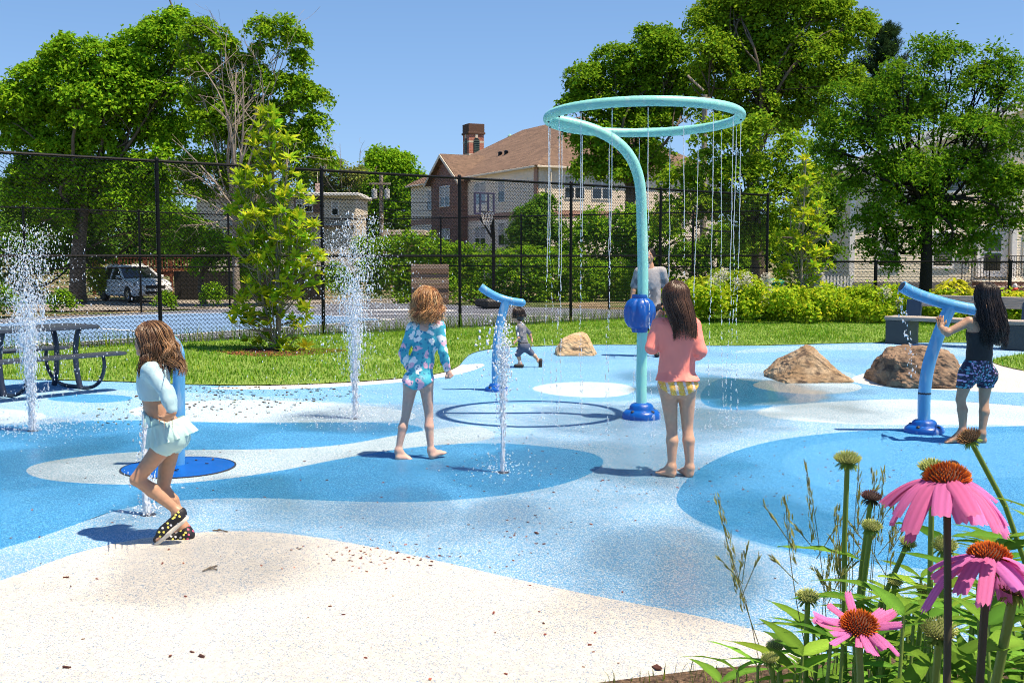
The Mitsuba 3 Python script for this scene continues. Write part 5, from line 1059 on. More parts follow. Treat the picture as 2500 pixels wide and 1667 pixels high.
# ------------------------------------------------------------------ people: one smooth skin per body, clothes cut from the same volumes
def surface_nets(g, o, h):
    ins = g < 0
    a = np.zeros(tuple(np.array(g.shape) - 1) + (3,)); cnt = np.zeros(a.shape[:3])
    sl = lambda d, n: slice(d, n - 1 + d)
    S = g.shape
    for ax in range(3):
        o1, o2 = [i for i in range(3) if i != ax]
        for d1 in (0, 1):
            for d2 in (0, 1):
                s0 = [None] * 3; s1 = [None] * 3
                s0[ax] = slice(0, S[ax] - 1); s1[ax] = slice(1, S[ax]); s0[o1] = s1[o1] = sl(d1, S[o1]); s0[o2] = s1[o2] = sl(d2, S[o2])
                A, B = g[tuple(s0)], g[tuple(s1)]; x = (A < 0) != (B < 0); t = np.where(x, A / np.where(x, A - B, 1), 0)
                a[..., ax] += t; a[..., o1] += d1 * x; a[..., o2] += d2 * x; cnt += x
    act = cnt > 0; idx = -np.ones(act.shape, int); idx[act] = np.arange(act.sum())
    v = (np.argwhere(act) + a[act] / cnt[act][:, None]) * h + o
    fs = []
    for ax in range(3):
        o1, o2 = (ax + 1) % 3, (ax + 2) % 3
        s0 = [slice(1, S[i] - 1) for i in range(3)]; s0[ax] = slice(0, S[ax] - 1); s1 = list(s0); s1[ax] = slice(1, S[ax])
        A, B = ins[tuple(s0)], ins[tuple(s1)]; e = np.argwhere(A != B)
        if not len(e): continue
        st = A[A != B]; e = e + np.array([0 if i == ax else 1 for i in range(3)])
        def cell(d1, d2):
            q = e.copy(); q[:, o1] += d1; q[:, o2] += d2; return idx[q[:, 0], q[:, 1], q[:, 2]]
        quad = np.stack([cell(-1, -1), cell(0, -1), cell(0, 0), cell(-1, 0)], 1)
        quad[~st] = quad[~st][:, ::-1]; fs.append(quad)
    q = np.concatenate(fs); f = np.concatenate([q[:, [0, 1, 2]], q[:, [0, 2, 3]]])
    return v, f
class Blob:
    def __init__(s): s.p = []
    def cap(s, a, b, ra, rb, k=.02): s.p.append(('c', np.asarray(a, float), np.asarray(b, float), ra, rb, k)); return s
    def ell(s, c, r, R=None, k=.02): s.p.append(('e', np.asarray(c, float), np.asarray(r, float), np.eye(3) if R is None else np.asarray(R, float), 0, k)); return s
    def chain(s, pts, rs, k=.02):
        for i in range(len(pts) - 1): s.cap(pts[i], pts[i + 1], rs[i], rs[i + 1], k)
        return s
    def mesh(s, h=.005, grow=0., clip=None, smooth=3):
        lo, hi = np.full(3, 9e9), np.full(3, -9e9); bs = []
        for q in s.p:
            if q[0] == 'c': r = max(q[3], q[4]); l, u = np.minimum(q[1], q[2]) - r, np.maximum(q[1], q[2]) + r
            else: r = q[2].max(); l, u = q[1] - r, q[1] + r
            bs.append((l - grow, u + grow)); lo, hi = np.minimum(lo, l - grow), np.maximum(hi, u + grow)
        lo -= 4 * h; n = np.ceil((hi - lo) / h).astype(int) + 5; g = np.full(n, .3, np.float32)
        ax = [lo[i] + h * np.arange(n[i]) for i in range(3)]
        for q, (l, u) in zip(s.p, bs):
            m = max(q[5], 2 * h) + h; i0 = np.maximum(((l - m - lo) / h).astype(int), 0); i1 = np.minimum(((u + m - lo) / h).astype(int) + 2, n)
            X = np.stack(np.meshgrid(*[ax[i][i0[i]:i1[i]] for i in range(3)], indexing='ij'), -1).astype(np.float32)
            if q[0] == 'c':
                ab = q[2] - q[1]; t = np.clip(((X - q[1]) @ ab) / max(ab @ ab, 1e-9), 0, 1); d = np.linalg.norm(X - q[1] - t[..., None] * ab, axis=-1) - (q[3] + (q[4] - q[3]) * t)
            else:
                Y = (X - q[1]) @ q[3].T; k0 = np.linalg.norm(Y / q[2], axis=-1); k1 = np.linalg.norm(Y / q[2] ** 2, axis=-1); d = k0 * (k0 - 1) / np.maximum(k1, 1e-6)
            d = d - grow; sub = tuple(slice(i0[i], i1[i]) for i in range(3)); b = g[sub]; k = q[5]
            hh = np.maximum(k - np.abs(b - d), 0) / k; g[sub] = np.minimum(b, d) - hh * hh * k * .25
        if clip is not None:
            X = np.stack(np.meshgrid(*ax, indexing='ij'), -1); g = np.maximum(g, clip(X))
        v, f = surface_nets(g, lo, h); m = TM(v, f, process=False)
        if smooth: trimesh.smoothing.filter_taubin(m, iterations=smooth)
        return m
def rotm(x, y):
    """rows: local axes right, forward, up"""
    x = nz(x); z = nz(np.cross(x, y)); return np.stack([x, np.cross(z, x), z])
def hand(B, wr, d, pal, L, side, curl=.5, spread=.25):
    """palm and five fingers; d: along the hand, pal: palm's normal (curling side), side: towards the thumb"""
    d = nz(d); pal = nz(pal - d * np.dot(pal, d)); th = np.cross(pal, d) * side; s = L / .16
    pe = wr + d * L * .5
    B.cap(wr, wr + d * L * .22, .021 * s, .026 * s, .02); 
    for o in (-.5, 0, .5): B.cap(wr + d * L * .15 + th * o * .03 * s, pe + th * o * .052 * s, .0165 * s, .0135 * s, .012)
    for i, (o, ln) in enumerate(((.030, .40), (.010, .46), (-.010, .42), (-.029, .33))):
        p = pe + th * o * s; dr_ = nz(d + th * o * spread * 14 * .5); q = [p - d * L * .06]; a = curl * .4; l = ln * L
        for j, fr_ in enumerate((.45, .32, .26)):
            a += curl * .55; q.append(q[-1] + (dr_ * math.cos(a) + pal * math.sin(a)) * l * fr_)
        B.chain(q, [.0098 * s, .0088 * s, .008 * s, .0068 * s], .006)
    t0 = wr + d * L * .14 + th * .024 * s; t1 = t0 + nz(d * .6 + th * .8 + pal * .2) * L * .24; t2 = t1 + nz(d * .9 + th * .35 + pal * .35 * curl) * L * .2
    B.chain([t0, t1, t2], [.0135 * s, .0115 * s, .0085 * s], .01)
def foot(B, an, heel, toe, s):
    d = nz(toe - heel); L = np.linalg.norm(toe - heel); side = nz(np.cross(d, up3)); u = np.cross(side, d); r = .024 * s
    heel = heel + u * r * 1.0 + d * r; ball = heel + d * (L * .58) ; 
    B.cap(an, heel, .030 * s, .026 * s, .025); B.cap(an + d * .01, ball - u * .002, .026 * s, .017 * s, .03); B.cap(heel, ball + side * .010 * s, .024 * s, .018 * s, .02); B.cap(heel, ball - side * .014 * s, .024 * s, .016 * s, .02)
    for i, o in enumerate((-1.0, -.5, 0, .5, 1.0)):
        b = ball + side * o * .024 * s - u * .004; e = b + d * (L * .26 - abs(o + .6) * .010 * s); B.cap(b, e, .0105 * s, .0085 * s, .006)
def skin(key, c):
    c = np.asarray(c, float)
    return bsdf_proc(key, lambda p, n, uv: mi.Color3f(*map(float, c)) * (mi.Color3f(1, 1, 1) + mi.Color3f(.10, -.06, -.08) * (fbm(p.x * 14, p.y * 14, p.z * 14, 3) - .45) * 2) * (.93 + .12 * noise(p.x * 60, p.y * 60, p.z * 60)), lambda p, n, uv: .30 + .25 * fbm(p.x * 30, p.y * 30, p.z * 30, 2), lambda p, n, uv: fbm(p.x * 160, p.y * 160, p.z * 160, 2), .0008, 1.5e-3, specular=.4)
def fabric(key, fn, rough=.7, bump=.004, freq=22):
    return bsdf_proc(key, fn, rough, lambda p, n, uv: fbm(p.x * freq, p.y * freq, p.z * freq * .7, 3), bump, 2e-3, sheen=.2)
def head(B, c, R, s, ear=True):
    """R rows: right, forward, up; s: half height"""
    L = lambda x, y, z: c + (np.array([x, y, z]) * s) @ R
    B.ell(L(0, -.08, .14), V(.70, .86, .84) * s, R, .02 * s / .11); B.ell(L(0, .18, -.28), V(.54, .60, .66) * s, R, .03 * s / .11); B.ell(L(0, .42, -.62), V(.30, .28, .26) * s, R, .03 * s / .11)
    B.cap(L(0, .74, .06), L(0, .90, -.22), .075 * s, .115 * s, .02 * s / .11); B.ell(L(-.085, .82, -.25), V(.09, .09, .07) * s, R, .012); B.ell(L(.085, .82, -.25), V(.09, .09, .07) * s, R, .012)
    B.cap(L(-.36, .66, .12), L(.36, .66, .12), .07 * s, .07 * s, .02); 
    for x in (-.42, .42): B.ell(L(x, .50, -.18), V(.2, .2, .2) * s, R, .02)
    B.cap(L(-.14, .74, -.44), L(.14, .74, -.44), .055 * s, .055 * s, .012); B.cap(L(-.11, .73, -.55), L(.11, .73, -.55), .06 * s, .06 * s, .012)
    if ear:
        for x in (-1, 1): B.ell(L(.68 * x, -.05, -.12), V(.07, .17, .27) * s, R, .01)
    return L
def face(k, L, s, R, lip=(.40, .13, .11), brow=(.04, .025, .015)):
    for x in (-1, 1):
        e = add('eye', drops(L(.27 * x, .67, .0)[None], V(.125 * s), 1.0, trimesh.creation.icosphere(2)), mat(((.75, .74, .72), .15)), k, smooth=True)
        add('iris', drops(L(.27 * x, .755, .0)[None], V(.058 * s), 1.0, ICO1), mat(((.03, .018, .01), .1)), e, smooth=True)
        add('eyebrow', tube([L(.13 * x, .80, .20), L(.28 * x, .77, .25), L(.44 * x, .64, .19)], .035 * s, 5), mat((brow, .9)), k)
    add('lips', tube([L(-.19, .745, -.49), L(-.09, .81, -.475), L(0, .825, -.49), L(.09, .81, -.475), L(.19, .745, -.49)], V(.02, .05, .05, .05, .02) * s, 6), mat((lip, .5)), k, smooth=True)
def hairdo(k, c, R, s, n, length, rng, cols, wave=.012, width=.0024, drape=None, flare=1.08, mess=.06, front=.75, lockw=.12, locko=.016, cap=(1.10, 1.06, 1.08)):
    """strands start all over the scalp, follow the skull and hang to their length; drape bends the hanging part"""
    B = Blob(); L = lambda x, y, z: c + (np.array([x, y, z]) * s) @ R
    B.ell(L(0, -.13, .20), V(.76 * cap[0], .88 * cap[1], .85 * cap[2]) * s, R, .02); B.ell(L(0, -.32, -.25), V(.68, .60, .75) * s, R, .03)
    dp = drape or (lambda p, t: p)
    cut = L(0, .42, -.05); fw = R[1]
    base = B.mesh(.007, 0, lambda X: np.where(X[..., 2] < cut[2] + .62 * s, (X - cut) @ fw, -9.) , 3)
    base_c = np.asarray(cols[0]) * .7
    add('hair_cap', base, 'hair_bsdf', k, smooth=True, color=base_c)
    ms, cs = [], []; nl = max(30, n // 11); LK = [(rng.uniform(-np.pi, np.pi), rng.uniform(0, 6.28), rng.uniform(.74, 1.08), np.asarray(cols[rng.integers(len(cols))]), rng.normal() * locko) for _ in range(nl)]
    for i in range(int(n * 2.0)):
        la, ph0, lf, lc, lo = LK[i % nl]; az = la + rng.normal() * lockw; az = (az + np.pi) % (2 * np.pi) - np.pi; fr_ = abs(az) < front
        ph = rng.uniform(.02, 1.0) if not fr_ else rng.uniform(.02, .5)
        az0 = az if not fr_ else np.sign(az + 1e-9) * (front + rng.random() * .5) * 1.0
        pts = []; n1 = 6
        for a in np.linspace(ph, 1.75, n1):
            az_ = az + (az0 - az) * min(1, (a - ph) / 1.0)
            r = 1.12 + lo + rng.normal() * .012; pts.append(L(.76 * r * math.sin(a) * math.sin(az_), -.12 + .90 * r * math.sin(a) * math.cos(az_), .16 + .86 * r * math.cos(a)))
        ln = length * lf * rng.uniform(.93, 1.05); last = pts[-1]; out = nz((last - c) * V(1, 1, 0)); flr = (flare - 1) * s + lo * .5
        for j, t in enumerate(np.linspace(0, 1, 9)[1:]):
            p = last + out * flr * math.sin(min(t * 2, 1) * 1.57) - up3 * ln * t + V(math.sin(t * 9 + ph0), math.cos(t * 8 + ph0), 0) * wave * min(1, t * 3)
            pts.append(dp(p, t))
        pts = np.array(pts) + np.cumsum(rng.normal(size=(len(pts), 3)) * mess * .02, 0)
        w = width * rng.uniform(.6, 1.3); ms.append(tube(spline(pts, 13), np.concatenate([np.linspace(w * .7, w, 4), np.linspace(w, w * .35, 9)]), 3, False))
        cc = lc * np.exp(rng.normal() * .15); cs.append(np.repeat(cc[None], len(ms[-1].vertices), 0))
    add('hair', join(ms), 'hair_bsdf', k, smooth=True, color=np.clip(np.vstack(cs), .001, .7))
def neckhole(b, X, r=.058, dz=.03):
    n = b.J['neck']; d = np.sqrt(((X[..., :2] - n[:2]) ** 2).sum(-1))
    return np.maximum(np.where(X[..., 2] > n[2] - .02, r - d, -1.), X[..., 2] - n[2] - dz)
class Body:
    def __init__(s, D, H, fwd, J, bulk=1.0):
        s.D, s.H = D, H; s.fwd = nz(V(fwd[0], fwd[1], 0)); s.right = np.cross(s.fwd, up3)
        s.J = {k: (P(v[0], v[1], D + (v[2] if len(v) > 2 else 0))) for k, v in J.items()}; s.q = H / 1.4 * bulk
    def limbs_arm(s, B, sd, frac=1.0, k=.02):
        J, q = s.J, s.q; a, e, w = J['sh' + sd], J['el' + sd], J['wr' + sd]
        B.cap(a, e, .041 * q, .031 * q, .03)
        if frac > .5:
            t = (frac - .5) * 2; m = e + (w - e) * min(.4, t); B.cap(e, m, .031 * q, .0315 * q, k)
            if t > .4: B.cap(m, e + (w - e) * t, .0315 * q, .0315 * q + (.0205 - .0315) * (t - .4) / .6 * q, k)
    def torso(s, B, k=.05, leg=True):
        J, q = s.J, s.q; sh = (J['shL'] + J['shR']) / 2; R = np.stack([nz(J['shR'] - J['shL']), s.fwd, up3]); hp = (J['hipL'] + J['hipR']) / 2; Rh = rotm(nz(J['hipR'] - J['hipL']), s.fwd)
        Rs = rotm(nz(J['shR'] - J['shL']), s.fwd)
        B.cap(J['shL'] + (sh - J['shL']) * .15, J['shR'] + (sh - J['shR']) * .15, .045 * q, .045 * q, .04)
        B.ell(J['chest'], V(.118, .083, .13) * q, Rs, k); B.ell((J['chest'] + sh) / 2, V(.105, .070, .09) * q, Rs, k); B.ell(J['waist'], V(.108, .078, .11) * q, Rh, k); B.ell(J['pelvis'], V(.124, .088, .10) * q, Rh, k)
        for sd in 'LR': B.ell(J['hip' + sd] - s.fwd * .02 * q, V(.062, .082, .080) * q, Rh, .04)
    def leg(s, B, sd, frac=1.0):
        J, q = s.J, s.q; h, kn, an = J['hip' + sd], J['kn' + sd], J['an' + sd]
        t = min(1, frac * 2); B.cap(h, h + (kn - h) * t, .068 * q, (.068 + (.040 - .068) * t) * q, .02)
        if frac > .5:
            back = -nz(np.cross(np.cross(an - kn, s.fwd), an - kn)) if False else -s.fwd
            c = kn + (an - kn) * .33 + back * .012 * q
            B.cap(kn, c, .037 * q, .0425 * q, .012); B.cap(c, an, .0425 * q, .0255 * q, .012)
    def build(s, key, label, skinm, headc, headR, hs, arms='LR', shoes=False, cat='person', hands={}, h=.005, ear=True):
        k = s.k = thing('person', label, cat); B = Blob(); J = s.J; s.torso(B)
        B.cap(J['neck'], headc - up3 * hs * .45, .043 * s.q, .040 * s.q, .03); B.cap(J['neck'], (J['shL'] + J['shR']) / 2 - up3 * .01, .046 * s.q, .07 * s.q, .04)
        for sd in arms: s.limbs_arm(B, sd)
        for sd in 'LR':
            s.leg(B, sd); foot(B, J['an' + sd], J['he' + sd], J['to' + sd], s.q)
        for sd, (d, pal, side, curl, spr) in hands.items(): hand(B, J['wr' + sd], V(*d), V(*pal), .125 * s.q if s.H > .95 else .085, side, curl, spr)
        s.L = head(B, headc, headR, hs, ear); s.R = headR; s.hc = headc; s.hs = hs
        add('body', B.mesh(h, 0, None, 2), skinm, k, smooth=True)
        return k
    def cloth(s, name, mat_, parts, grow, clip=None, h=.006, wr=.006, fr=16, seed=0, label=None, sag=None, k=.05, frac=.95, lfrac=.3):
        B = Blob()
        if 'torso' in parts: s.torso(B, k)
        for sd in 'LR':
            if 'arm' + sd in parts: s.limbs_arm(B, sd, frac)
            if 'leg' + sd in parts: s.leg(B, sd, lfrac)
        m = B.mesh(h, grow, clip, 4); v = np.array(m.vertices); n = np.array(m.vertex_normals)
        d = (meshkit.fbm(v * V(fr, fr, fr * .45) + seed, 3) - .5) * 2 * wr; v = v + n * d[:, None]
        if sag is not None: v = sag(v)
        return add(name, TM(v, m.faces, process=False), mat_, s.k, smooth=True, label=label)
zclip = lambda lo, hi: (lambda X: np.maximum(lo - X[..., 2], X[..., 2] - hi))
PX = lambda y, D: P(0, y, D)[2]
# --- running girl at the left
D = G(420, 1318)[1]
b = Body(D, 1.25, (-1, -.1), dict(neck=(376, 890), shL=(369, 905, -.12), shR=(384, 900, .12), chest=(374, 945), waist=(386, 1000), pelvis=(410, 1050), elL=(408, 957, -.17), wrL=(422, 1006, -.2), elR=(388, 960, .19), wrR=(396, 1015, .21),
    hipL=(415, 1068, -.07), hipR=(420, 1066, .07), knL=(333, 1170, -.11), anL=(438, 1250, -.07), heL=(457, 1262, -.07), toL=(384, 1326, -.09), knR=(398, 1190, .05), anR=(450, 1288, .05), heR=(473, 1316, .05), toR=(390, 1331, .03)))
hc = P(371, 838, D); fw = nz(V(-1, .15, -.38)); rt = nz(np.cross(fw, up3)); HR = np.stack([rt, fw, np.cross(rt, fw)])
k = b.build('person', 'running girl in pale aqua crop top and frilled swim bottoms with dark spotted shoes', skin('skin_tan_bsdf', (.43, .25, .16)), hc, HR, .108, hands={'L': ((-.75, -.1, -.65), (-.5, .6, .6), -1, .7, .3), 'R': ((-.3, 0, -1), (-1, 0, 0), 1, .6, .2)}, h=.0045)
face(k, b.L, .108, HR)
AQUA = fabric('aqua_bsdf', lambda p, n, uv: mi.Color3f(.34, .53, .61) * (.95 + .1 * fbm(p.x * 9, p.y * 9, p.z * 9, 2)), .6, .006, 18)
zlo = PX(974, D)
b.cloth('crop_top', AQUA, ['torso', 'armL', 'armR'], .011, lambda X: np.maximum(neckhole(b, X), np.where(X[..., 1] < D - .135, -1., zlo - X[..., 2])), seed=1, frac=.93, wr=.007)
MINT = fabric('mint_bsdf', lambda p, n, uv: mi.Color3f(.40, .61, .61), .6, .004, 20)
z1 = PX(1030, D)
b.cloth('swim_bottoms', MINT, ['torso', 'legL', 'legR'], .009, lambda X: np.maximum(PX(1100, D) - X[..., 2] - (X[..., 0] - b.J['pelvis'][0]) * .55, X[..., 2] - z1 - .02 + (X[..., 0] - b.J['pelvis'][0]) * .35), seed=2, lfrac=.12)
# frill
th = np.linspace(0, 2 * np.pi, 181)[:-1]; pe = b.J['pelvis'] + V(.0, 0, .015); tl = nz(V(-.33, 0, 1)); e1 = nz(V(1, 0, .33)); rows = []
for t in np.linspace(0, 1, 6):
    rr1, rr2 = .102 + .036 * t, .118 + .032 * t; rip = 1 + .10 * t * np.sin(th * 17 + 1.2 * np.sin(3 * th)); rows.append(pe + tl * (.035 - .105 * t) + (rr1 * rip * np.cos(th))[:, None] * e1 + (rr2 * rip * np.sin(th))[:, None] * V(0, 1, 0))
v = np.vstack(rows); f = []
for i in range(5):
    for j in range(180): a, c_ = i * 180 + j, i * 180 + (j + 1) % 180; f += [[a, a + 180, c_ + 180], [a, c_ + 180, c_]]
add('frill', TM(v, f, process=False), MINT, k, smooth=True)
DOT = fabric('spotted_bsdf', lambda p, n, uv: (lambda d: mix((.008, .008, .012), mix((.85, .75, .15), mix((.75, .12, .22), (.75, .75, .75), smoothstep(.6, .62, d[2])), smoothstep(.3, .32, d[2])), smoothstep(.25, .21, d[0])))(voronoi((p.x + p.y * .4) * 34, (p.z + p.y * .6) * 34)), .6, .002, 60)
for sd in 'LR':
    J = b.J; d = nz(J['to' + sd] - J['he' + sd]); Ls = np.linalg.norm(J['to' + sd] - J['he' + sd]); side = nz(np.cross(d, up3)); u_ = np.cross(side, d); S = Blob(); he = J['he' + sd]
    S.cap(he + d * .03 + u_ * .034, he + d * Ls * .72 + u_ * .026, .034, .030, .02); S.cap(he + d * .03 + u_ * .03, J['an' + sd] - u_ * .005, .036, .034, .03); S.cap(he + d * Ls * .6 + u_ * .024, he + d * Ls * .95 + u_ * .018, .032, .02, .02)
    sh = add('shoe', S.mesh(.005, 0, lambda X: np.maximum(-((X - he) @ u_) - .002, (X - J['an' + sd]) @ u_ - .012)), DOT, k, smooth=True)
    S2_ = Blob(); S2_.cap(he + d * .03 + u_ * .004, he + d * Ls * .55 + u_ * .003, .036, .038, .01); S2_.cap(he + d * Ls * .55 + u_ * .003, he + d * Ls * .97 + u_ * .006, .038, .022, .01)
    add('sole', S2_.mesh(.005, 0, lambda X: np.maximum((X - he) @ u_ - .012, -((X - he) @ u_) - .012)), mat(((.62, .58, .50), .7)), sh, smooth=True)
rng = np.random.default_rng(61); BR1 = [(.075, .036, .018), (.11, .055, .027), (.16, .085, .042), (.24, .135, .065), (.05, .025, .014)]
cx0 = hc[0]
hairdo(k, hc, HR, .108, 560, .20, rng, BR1, wave=.012, flare=1.06, mess=.08, front=1.15, locko=.02, drape=lambda p, t: p + V(.30 * max(0, t - .15) * (.10 + .45 * max(0, p[0] - cx0 + .04)), 0, 0) + V(math.sin(t * 7 + p[1] * 40), math.cos(t * 7 + p[0] * 40), 0) * .010)
# --- middle girl in floral suit
D = G(1020, 1118)[1]
b = Body(D, 1.40, (.25, 1), dict(neck=(1038, 775), shL=(1006, 800), shR=(1074, 797, -.02), chest=(1040, 832), waist=(1030, 880, .01), pelvis=(1022, 922), elL=(984, 862, -.03), wrL=(999, 902, .14), elR=(1081, 858, -.05), wrR=(1093, 905, -.01),
    hipL=(1003, 938), hipR=(1040, 934), knL=(991, 1014, .02), anL=(972, 1100, -.03), heL=(966, 1122, -.05), toL=(1009, 1127, -.02), knR=(1047, 1012, .02), anR=(1052, 1100, -.02), heR=(1050, 1119, -.04), toR=(1090, 1108, .06)), bulk=.86)
hc = P(1043, 738, D); fw = nz(V(.35, 1, -.1)); rt = nz(np.cross(fw, up3)); HR = np.stack([rt, fw, np.cross(rt, fw)])
k = b.build('person', 'red-blonde girl in blue floral long-sleeved swimsuit seen from behind', skin('skin_fair_bsdf', (.55, .37, .30)), hc, HR, .108, hands={'R': ((.5, .1, -.9), (-.5, .5, 0), 1, 1.5, .1), 'L': ((.5, 1, 0), (.6, 0, -.8), -1, .8, .1)})
face(k, b.L, .108, HR, brow=(.2, .1, .04))
def floral(p, n, uv):
    x, z = p.x + .3 * p.y, p.z + .4 * p.y
    w = fbm(x * 11, z * 11, p.y * 6, 3) - .5
    base = mix((.03, .30, .42), (.08, .50, .62), fbm(x * 18, z * 18, p.y * 9, 3))
    d1, _, r1 = voronoi(x * 17 + w * 1.6, z * 15 + w)
    c = mix(base, mix((.82, .86, .88), (.80, .48, .62), smoothstep(.62, .66, r1)), smoothstep(.46, .36, d1 + .3 * (fbm(x * 60, z * 60, 1., 2) - .5)) * smoothstep(.12, .16, r1))
    d2, _, r2 = voronoi(x * 34 + w * 2 + 7, z * 26 - w)
    return mix(c, (.02, .20, .38), smoothstep(.26, .18, d2) * smoothstep(.35, .4, r2))
FLO = fabric('floral_bsdf', floral, .5, .010, 14)
hl, hr_ = b.J['hipL'], b.J['hipR']; mx = (hl + hr_) / 2
b.cloth('swimsuit', FLO, ['torso', 'armL', 'armR', 'legL', 'legR'], .008, lambda X: np.where((np.abs(X[..., 0] - mx[0]) > .155) & (X[..., 2] < b.J['chest'][2]), -1., np.maximum(mx[2] - .045 + .62 * np.maximum(np.abs(X[..., 0] - mx[0] + .01) - .02, 0) ** 1.0 - X[..., 2], neckhole(b, X, .05))), seed=4, lfrac=.12, wr=.005, frac=.94)
rng = np.random.default_rng(62); BLD = [(.36, .18, .07), (.48, .27, .11), (.58, .36, .17), (.25, .11, .045), (.66, .46, .25)]
hairdo(k, hc, HR, .108, 520, .15, rng, BLD, wave=.018, flare=1.0, mess=.22, drape=lambda p, t: p + V(math.sin(t * 9 + p[1] * 60), math.cos(t * 9 + p[0] * 60), 0) * .010)
# --- girl in coral top
D = G(1650, 1162)[1]
b = Body(D, 1.43, (-.12, 1), dict(neck=(1652, 778), shL=(1614, 797), shR=(1690, 796), chest=(1653, 842), waist=(1653, 892, .01), pelvis=(1653, 938), elL=(1592, 850, -.02), wrL=(1606, 782, .10), elR=(1709, 856, -.05), wrR=(1690, 874, .14),
    hipL=(1631, 945), hipR=(1677, 945), knL=(1640, 1043, .01), anL=(1640, 1140, -.02), heL=(1648, 1164, -.03), toL=(1603, 1158, .02), knR=(1678, 1041, .01), anR=(1684, 1142, -.02), heR=(1687, 1166, -.04), toR=(1661, 1153, .10)))
hc = P(1648, 727, D); fw = nz(V(-.45, 1, -.05)); rt = nz(np.cross(fw, up3)); HR = np.stack([rt, fw, np.cross(rt, fw)])
k = b.build('person', 'brown-haired girl in coral long-sleeved top and yellow patterned bottoms', skin('skin_mid_bsdf', (.56, .335, .225)), hc, HR, .110, hands={'L': ((.15, .35, .9), (1, .3, 0), -1, 1.1, .1), 'R': ((-.6, .8, 0), (-.6, 0, -.8), 1, .8, .1)})
face(k, b.L, .110, HR)
COR = fabric('coral_bsdf', lambda p, n, uv: mi.Color3f(.90, .265, .215) * (.95 + .1 * fbm(p.x * 7, p.y * 7, p.z * 7, 2)), .62, .012, 11)
zlo = PX(927, D)
b.cloth('long_sleeved_top', COR, ['torso', 'armL', 'armR'], .014, lambda X: np.maximum(zlo - X[..., 2], neckhole(b, X)), seed=5, wr=.014, fr=9, frac=.95, sag=lambda v: v + (v - b.J['waist']) * V(1, 1, 0) * (np.clip((b.J['chest'][2] - v[:, 2]) / .3, 0, 1) * .12 * (np.abs(v[:, 0] - b.J['waist'][0]) < .16))[:, None])
def yel(p, n, uv):
    s = p.x * 1.0 + .25 * p.z; st = dr.abs(s * 16 - dr.floor(s * 16) - .5); c = mix((.78, .42, .03), (.85, .56, .10), noise(p.x * 40, p.y * 40, p.z * 40))
    d, _, r = voronoi(p.x * 75, p.z * 75); c = mix(c, (.72, .66, .60), smoothstep(.17, .13, st)); return mix(c, mix((.55, .16, .16), (.80, .72, .6), smoothstep(.5, .55, r)), smoothstep(.32, .2, d) * smoothstep(.45, .4, st) * .8)
YB = fabric('yellow_bsdf', yel, .55, .004, 26); mx = (b.J['hipL'] + b.J['hipR']) / 2
b.cloth('swim_bottoms', YB, ['torso', 'legL', 'legR'], .008, lambda X: np.maximum(PX(962, D) + .55 * np.maximum(np.abs(X[..., 0] - mx[0]) - .045, 0) - X[..., 2], X[..., 2] - PX(915, D)), seed=6, lfrac=.12, wr=.004)
rng = np.random.default_rng(63); BR2 = [(.05, .026, .016), (.075, .038, .022), (.10, .052, .03), (.15, .085, .05), (.035, .018, .012)]
c_b = b.J['chest']
hairdo(k, hc, HR, .110, 620, .27, rng, BR2, wave=.0015, flare=1.08, mess=.03, lockw=.30, locko=.007, drape=lambda p, t: p + (V(.055, -.055, 0) + V((hc[0] - p[0]) * .25, 0, 0) + V(0, max(-.0, (p[1] - (hc[1] - .06))) * -.75, 0)) * min(1, t * 1.2))
# --- dark-haired girl at the cannon
D = G(2350, 1080)[1]
b = Body(D, 1.39, (-.5, 1), dict(neck=(2399, 764), shL=(2364, 786, -.03), shR=(2428, 785, .05), chest=(2394, 820), waist=(2391, 864), pelvis=(2385, 902), elL=(2313, 812, -.04), wrL=(2298, 800, .14), elR=(2437, 835, .10), wrR=(2410, 822, .26),
    hipL=(2362, 915, -.02), hipR=(2408, 915, .03), knL=(2345, 975, 0), anL=(2351, 1052, -.03), heL=(2352, 1074, -.03), toL=(2307, 1085, -.03), knR=(2402, 978, .02), anR=(2397, 1058, -.02), heR=(2402, 1083, -.03), toR=(2386, 1073, .12)))
hc = P(2404, 724, D); fw = nz(V(-.85, .6, -.05)); rt = nz(np.cross(fw, up3)); HR = np.stack([rt, fw, np.cross(rt, fw)])
k = b.build('person', 'girl with long wet black hair, black tank top and floral shorts at the blue cannon', skin('skin_olive_bsdf', (.40, .25, .165)), hc, HR, .108, hands={'L': ((-.12, .25, .95), (.5, .8, 0), 1, .25, .9), 'R': ((-.6, .5, .1), (0, .6, -.8), 1, .8, .1)})
face(k, b.L, .108, HR)
BLK_ = fabric('black_cotton_bsdf', lambda p, n, uv: mi.Color3f(.012, .012, .014), .75, .012, 13)
zt_ = b.J['shL'][2]; sc = b.J['chest']
b.cloth('tank_top', BLK_, ['torso'], .011, lambda X: np.maximum(np.maximum(PX(889, D) - X[..., 2], X[..., 2] - (zt_ + .025)), np.where(X[..., 2] > zt_ - .085, np.abs((X - sc) @ b.right) - (.085 - .35 * (X[..., 2] - zt_ + .085)), -1)), seed=7, wr=.006, fr=13)
def flo2(p, n, uv):
    x, z = p.x + .4 * p.y, p.z; d, _, r = voronoi(x * 46, z * 46); d2, _, r2 = voronoi(x * 80 + 3, z * 80)
    c = mix((.008, .010, .045), mix(mix((.42, .30, .62), (.62, .45, .66), r), (.10, .33, .42), smoothstep(.62, .66, r)), smoothstep(.40, .28, d + .3 * (noise(x * 150, z * 150) - .5)) * smoothstep(.28, .32, r)); return mix(c, (.06, .25, .30), smoothstep(.3, .2, d2) * smoothstep(.6, .65, r2))
